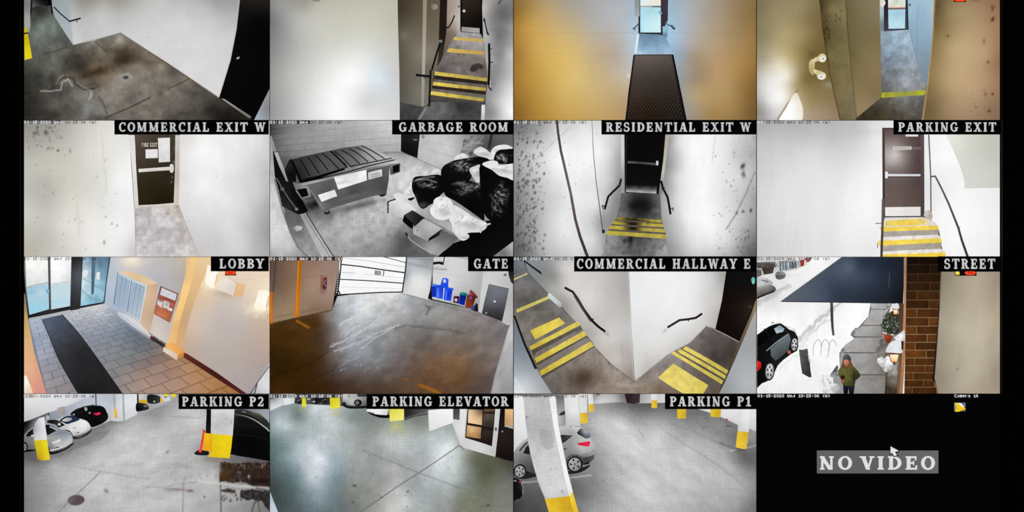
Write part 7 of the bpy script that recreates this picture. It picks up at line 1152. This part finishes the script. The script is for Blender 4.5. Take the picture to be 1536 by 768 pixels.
column('farthest left column near the back wall', [(484,38),(516,38),(519,108),(490,110)], [(489,106),(521,104),(521,148),(492,152)])
column('column with yellow base just behind the grey vehicle', [(430,38),(482,38),(482,158),(438,162)], [(438,158),(482,154),(485,216),(442,222)])
cl = th('garage_column', 'second white column rising behind the grey vehicle '+F, 'column', 400, 236); pt(cl, 'shaft', [(342,50),(432,50),(438,150),(443,238),(355,236),(350,150)], [(360,100,222),(400,150,234),(430,200,206),(350,200,196)], sig=36); pt(cl, 'edge', L([(430,60),(440,238)],3), 180)
column('small far column left of the caption bar', [(866,38),(901,38),(900,82),(867,82)], [(865,81),(901,82),(900,128),(867,128)])
pt(th('garage_column', 'yellow column base under the left end of the caption bar '+F, 'column', [(1019,134),(1074,134),(1073,192),(1022,190)][0][0], [(1019,134),(1074,134),(1073,192),(1022,190)][2][1]), 'painted_base', [(1019,134),(1074,134),(1073,192),(1022,190)], [(1030,150,(230,196,50)),(1065,160,(206,170,46))], nz=(.06,5))
pt(th('garage_column', 'yellow column base under the right part of the caption bar '+F, 'column', [(1221,134),(1283,134),(1281,183),(1220,180)][0][0], [(1221,134),(1283,134),(1281,183),(1220,180)][2][1]), 'painted_base', [(1221,134),(1283,134),(1281,183),(1220,180)], [(1235,150,(226,190,46)),(1275,160,(202,166,44))], nz=(.06,5))
cl = column('nearest right hand column', [(1394,130),(1452,130),(1450,200),(1448,274),(1382,266),(1388,200)], [(1382,265),(1448,273),(1442,330),(1434,376),(1371,364)], sf=[(1405,150,226),(1440,200,236),(1400,250,206)]); pt(cl, 'kerb', L([(1372,366),(1400,380),(1436,376)],7), 80)
view(770, 590, 4.313)
mc = th('motorcycle', 'dark motorcycle with a red light at the lower left edge '+F, 'motorcycle', 30, 690)
pt(mc, 'body', C([(-4,556),(20,550),(46,566),(62,604),(64,640),(44,672),(16,688),(-4,690)],3), [(20,600,12),(50,620,44),(20,660,8)], sig=18); pt(mc, 'red_light', E(42,574,9,6,20), (176,30,50)); pt(mc, 'front_light', E(12,566,9,6), 130); pt(mc, 'fender', L([(50,580),(64,610),(60,650)],5), 140); wh = pt(mc, 'wheel', E(28,650,30,34), 16)
c_ = th('parked_suv', 'grey vehicle with pink tail light behind the bent column '+F, 'car', 250, 520)
pt(c_, 'painted_shadow', C([(20,520),(100,500),(340,506),(470,470),(496,460),(480,486),(400,520),(200,530),(60,556)],3), (34,34,36))  # shadow under the vehicle painted as a dark sheet
pt(c_, 'car_body', [(-4,396),(20,352),(56,312),(100,286),(200,240),(290,212),(340,206),(430,212),(470,232),(498,262),(502,296),(524,330),(534,366),(524,410),(496,446),(440,468),(350,500),(130,520),(80,500),(60,464),(30,450),(-4,460)],
   [(400,222,206),(330,235,186),(380,250,160),(350,300,150),(420,310,176),(480,310,190),(520,350,176),(400,360,160),(450,380,176),(350,390,126),(370,340,150),(500,400,150),(440,440,60),(480,430,70),(330,420,130),(40,380,146),(60,420,110),(100,470,84),(30,430,120),(70,330,150),(120,480,70)], sig=26, nz=(.05,4), res=1.5)
pt(c_, 'rear_window', C([(412,258),(426,236),(440,226),(480,244),(500,264),(496,286),(470,292),(440,276)],3), [(430,250,50),(460,250,(176,184,196)),(480,270,(110,114,124)),(440,270,40)], sig=12); pt(c_, 'side_window', [(302,268),(350,266),(388,272),(370,294),(340,312),(312,324)], [(320,280,44),(360,285,66)]); pt(c_, 'window_trim', L([(302,264),(390,270),(340,316)],3), 190)
pt(c_, 'side_window', [(64,388),(80,350),(102,326),(108,396)], 30); pt(c_, 'windshield_edge', L([(40,372),(70,336),(92,316)],10), 50); pt(c_, 'windshield_edge', L([(30,350),(60,318),(90,300)],5), 200)
pt(c_, 'tail_light', C([(414,324),(440,318),(492,310),(496,326),(486,344),(452,340),(424,334)],3), [(430,328,(200,30,60)),(480,322,(236,40,80))]); pt(c_, 'door_handle', L([(324,362),(346,358)],7), 60); pt(c_, 'rear_bumper', [(446,420),(490,408),(524,396),(520,424),(500,444),(460,458)], [(470,430,60),(510,410,84)]); pt(c_, 'bumper_line', L([(440,400),(490,388),(530,366)],4), 120); pt(c_, 'exhaust_gap', L([(456,458),(492,450)],12), 24); pt(c_, 'spoiler', L([(396,214),(438,216),(476,240)],6), 150); pt(c_, 'antenna', L([(366,220),(380,208)],3), 50)
for cx,cy,rx,ry,n in ((398,458,52,54,5),(44,505,42,48,5)):
    wh = pt(c_, 'wheel', E(cx,cy,rx,ry,0,28), 30); pt(wh, 'rim', E(cx-1,cy+1,rx*.76,ry*.78,0,24), [(cx-10,cy-10,176),(cx+15,cy+15,140)], sig=20); pt(wh, 'rim_gap', [[(cx+rx*.22*math.cos(a),cy+ry*.22*math.sin(a)),(cx+rx*.66*math.cos(a-.26),cy+ry*.66*math.sin(a-.26)),(cx+rx*.66*math.cos(a+.26),cy+ry*.66*math.sin(a+.26))] for a in [k*2*math.pi/n+.6 for k in range(n)]], (50,50,52)); pt(wh, 'hub', E(cx,cy,rx*.13,ry*.13), 96)
pt(c_, 'wheel_arch', L(O([(344,440),(356,412),(392,398),(432,408),(452,436)],3),7), 70)
cl = th('garage_column', 'big bent looking white column with yellow base in the foreground '+F, 'column', 310, 772)
pt(cl, 'shaft', [(64,20),(236,20),(258,200),(286,360),(326,520),(370,664),(205,682),(170,600),(130,470),(100,340),(80,200)], [(110,80,196),(180,60,184),(220,140,190),(120,200,180),(200,240,178),(150,300,190),(240,330,200),(180,430,206),(260,500,206),(220,600,206),(300,620,216),(330,650,200)], sig=50, nz=(.05,8,80,2), mat='g', res=1.5, marks=[('p',C([(170,250),(200,230),(240,250),(262,300),(250,350),(215,365),(190,330),(172,300)]),(156,152,148),.45,2),('s',90,130,320,650,24,6,7,(140,138,136),.6),('b',88,155,8,5,0,90,.8),('l',[(150,560),(205,678)],4,140,.4),('b',316,632,9,12,0,150,.7)])
pt(cl, 'side_face', [(232,20),(274,20),(290,200),(318,340),(350,500),(386,640),(362,672),(326,520),(288,360),(258,200)], [(255,60,236),(275,200,244),(310,400,238),(350,560,244),(370,650,226)], sig=50, nz=(.02,8))
pt(cl, 'painted_base', [(204,682),(362,664),(392,775),(232,775)], [(230,700,(222,184,50)),(300,700,(216,176,40)),(350,740,(206,164,40)),(260,770,(226,190,50))], nz=(.06,6)); pt(cl, 'painted_side', [(362,668),(384,636),(402,700),(424,775),(392,775)], [(380,680,(240,206,60)),(400,750,(226,190,50))])

# ======== ROW 4, FEED 4: no video ========
tile(3, 3, 1125, 580, 3.737)
one('video_window', R(36,38,1402,860), 4, 'black empty feed window in the bottom right corner', 'video feed')
t = th('message_sign', 'grey NO VIDEO message box in the black feed', 'sign', 716, 486)
pt(t, 'box', R(375,358,1056,486), [(400,380,98),(1040,470,104),(700,470,96)])
def wide(s, x0, x1): pt(t, 'lettering', textpolys(s, x0, x1, 390, 465), 222)
wide('NO', 388, 572); wide('VIDEO', 618, 1037)
t = th('mouse_cursor', 'white arrow mouse cursor above the NO VIDEO box', 'cursor', 815, 390)
ar = [(788,335),(788,376),(797,370),(808,390),(824,384),(812,366),(834,360)]
pt(t, 'outline', [(784,328),(784,384),(796,378),(806,396),(832,388),(822,370),(842,364)], 20); pt(t, 'arrow', ar, 226)
t = th('status_icon', 'yellow bell icon on a grey square in the black feed', 'icon', 1176, 140)
pt(t, 'square', R(1145,90,1208,138), [(1155,100,150),(1200,130,90)]); pt(t, 'bell', C([(1148,94),(1160,92),(1184,100),(1204,120),(1206,128),(1184,134),(1170,140),(1150,138),(1158,116)],3), [(1160,110,(240,206,30)),(1190,125,(236,196,20))]); pt(t, 'bell_shine', [(1166,92),(1184,94),(1200,112),(1192,116)], 246); pt(t, 'bell_shadow', C([(1188,96),(1206,96),(1208,112),(1200,108)],3), (110,112,140))

# ---------------- captions, time stamps, status icons on the screen ----------------
TILE = (0, -30, 1536, 800); LAYER[0] = 190
caption('COMMERCIAL EXIT W', 172, 403.6, 180, 202, 179, 398, 'over the fire exit feed')
caption('GARBAGE ROOM', 588.2, 770, 180, 202, 598.7, 762, 'over the dumpster feed')
caption('RESIDENTIAL EXIT W', 902, 1134, 180, 202, 908.8, 1125.5, 'over the dark stairwell feed')
caption('PARKING EXIT', 1339.6, 1500, 180, 202, 1346.8, 1493.6, 'over the bright stair feed')
caption('LOBBY', 316.5, 403.6, 384.4, 407, 329.4, 396, 'over the lobby feed')
caption('GATE', 702, 770, 384.4, 407, 711, 762, 'over the garage gate feed')
caption('COMMERCIAL HALLWAY E', 861, 1134, 384.4, 407.4, 865.2, 1125.4, 'over the hallway corner feed')
caption('STREET', 1406.3, 1500, 384.4, 407.6, 1415.8, 1492, 'over the snowy street feed')
caption('PARKING P2', 268.2, 403.6, 591, 613.6, 273.4, 396, 'over the first parking feed')
caption('PARKING ELEVATOR', 550, 770, 590.8, 613.4, 558.8, 762.6, 'over the glossy floor feed')
caption('PARKING P1', 997.2, 1134, 590.8, 613.6, 1004.5, 1126.6, 'over the bent column feed')
stamp(37, 181.4, 14, 96, 236, 30, 'fire exit feed')
stamp(405.5, 181.4, 15, 60, 236, 24, 'garbage room feed')
stamp(771, 181.4, 9, 90, 236, 24, 'dark stairwell feed')
stamp(1136, 181.4, 2, 150, 240, 40, 'bright stair feed')
stamp(37, 386, 0, None, 236, 34, 'lobby feed')
stamp(405.5, 386, 27, (60,44,38), 240, 24, 'garage gate feed')
stamp(771, 386, 14, (84,84,88), 236, 34, 'hallway corner feed', '01-15-2020 Wed 10:25:0')
stamp(1136, 386, 0, None, 236, 60, 'snowy street feed')
stamp(37, 591.8, 5, (150,140,134), 240, 40, 'first parking feed')
stamp(405.5, 591.8, 27, (60,60,62), 240, 24, 'glossy floor feed')
stamp(771, 591.8, 4, None, 60, 70, 'bent column feed')
stamp(1136, 591.4, 27, None, 226, 226, 'black empty feed')
view(0,0,1)
t = th('camera_number', 'tiny white text Camera 16 in the black feed', 'caption', 1450, 596); pt(t, 'lettering', pixtext('Camera 16', 1431, 591.4), 226)
icon(338, 407, 'one', 'red orange recording icon below the LOBBY caption bar')
icon(1431.5, 407.4, 'both', 'yellow bell and red recording icons below the STREET caption bar')
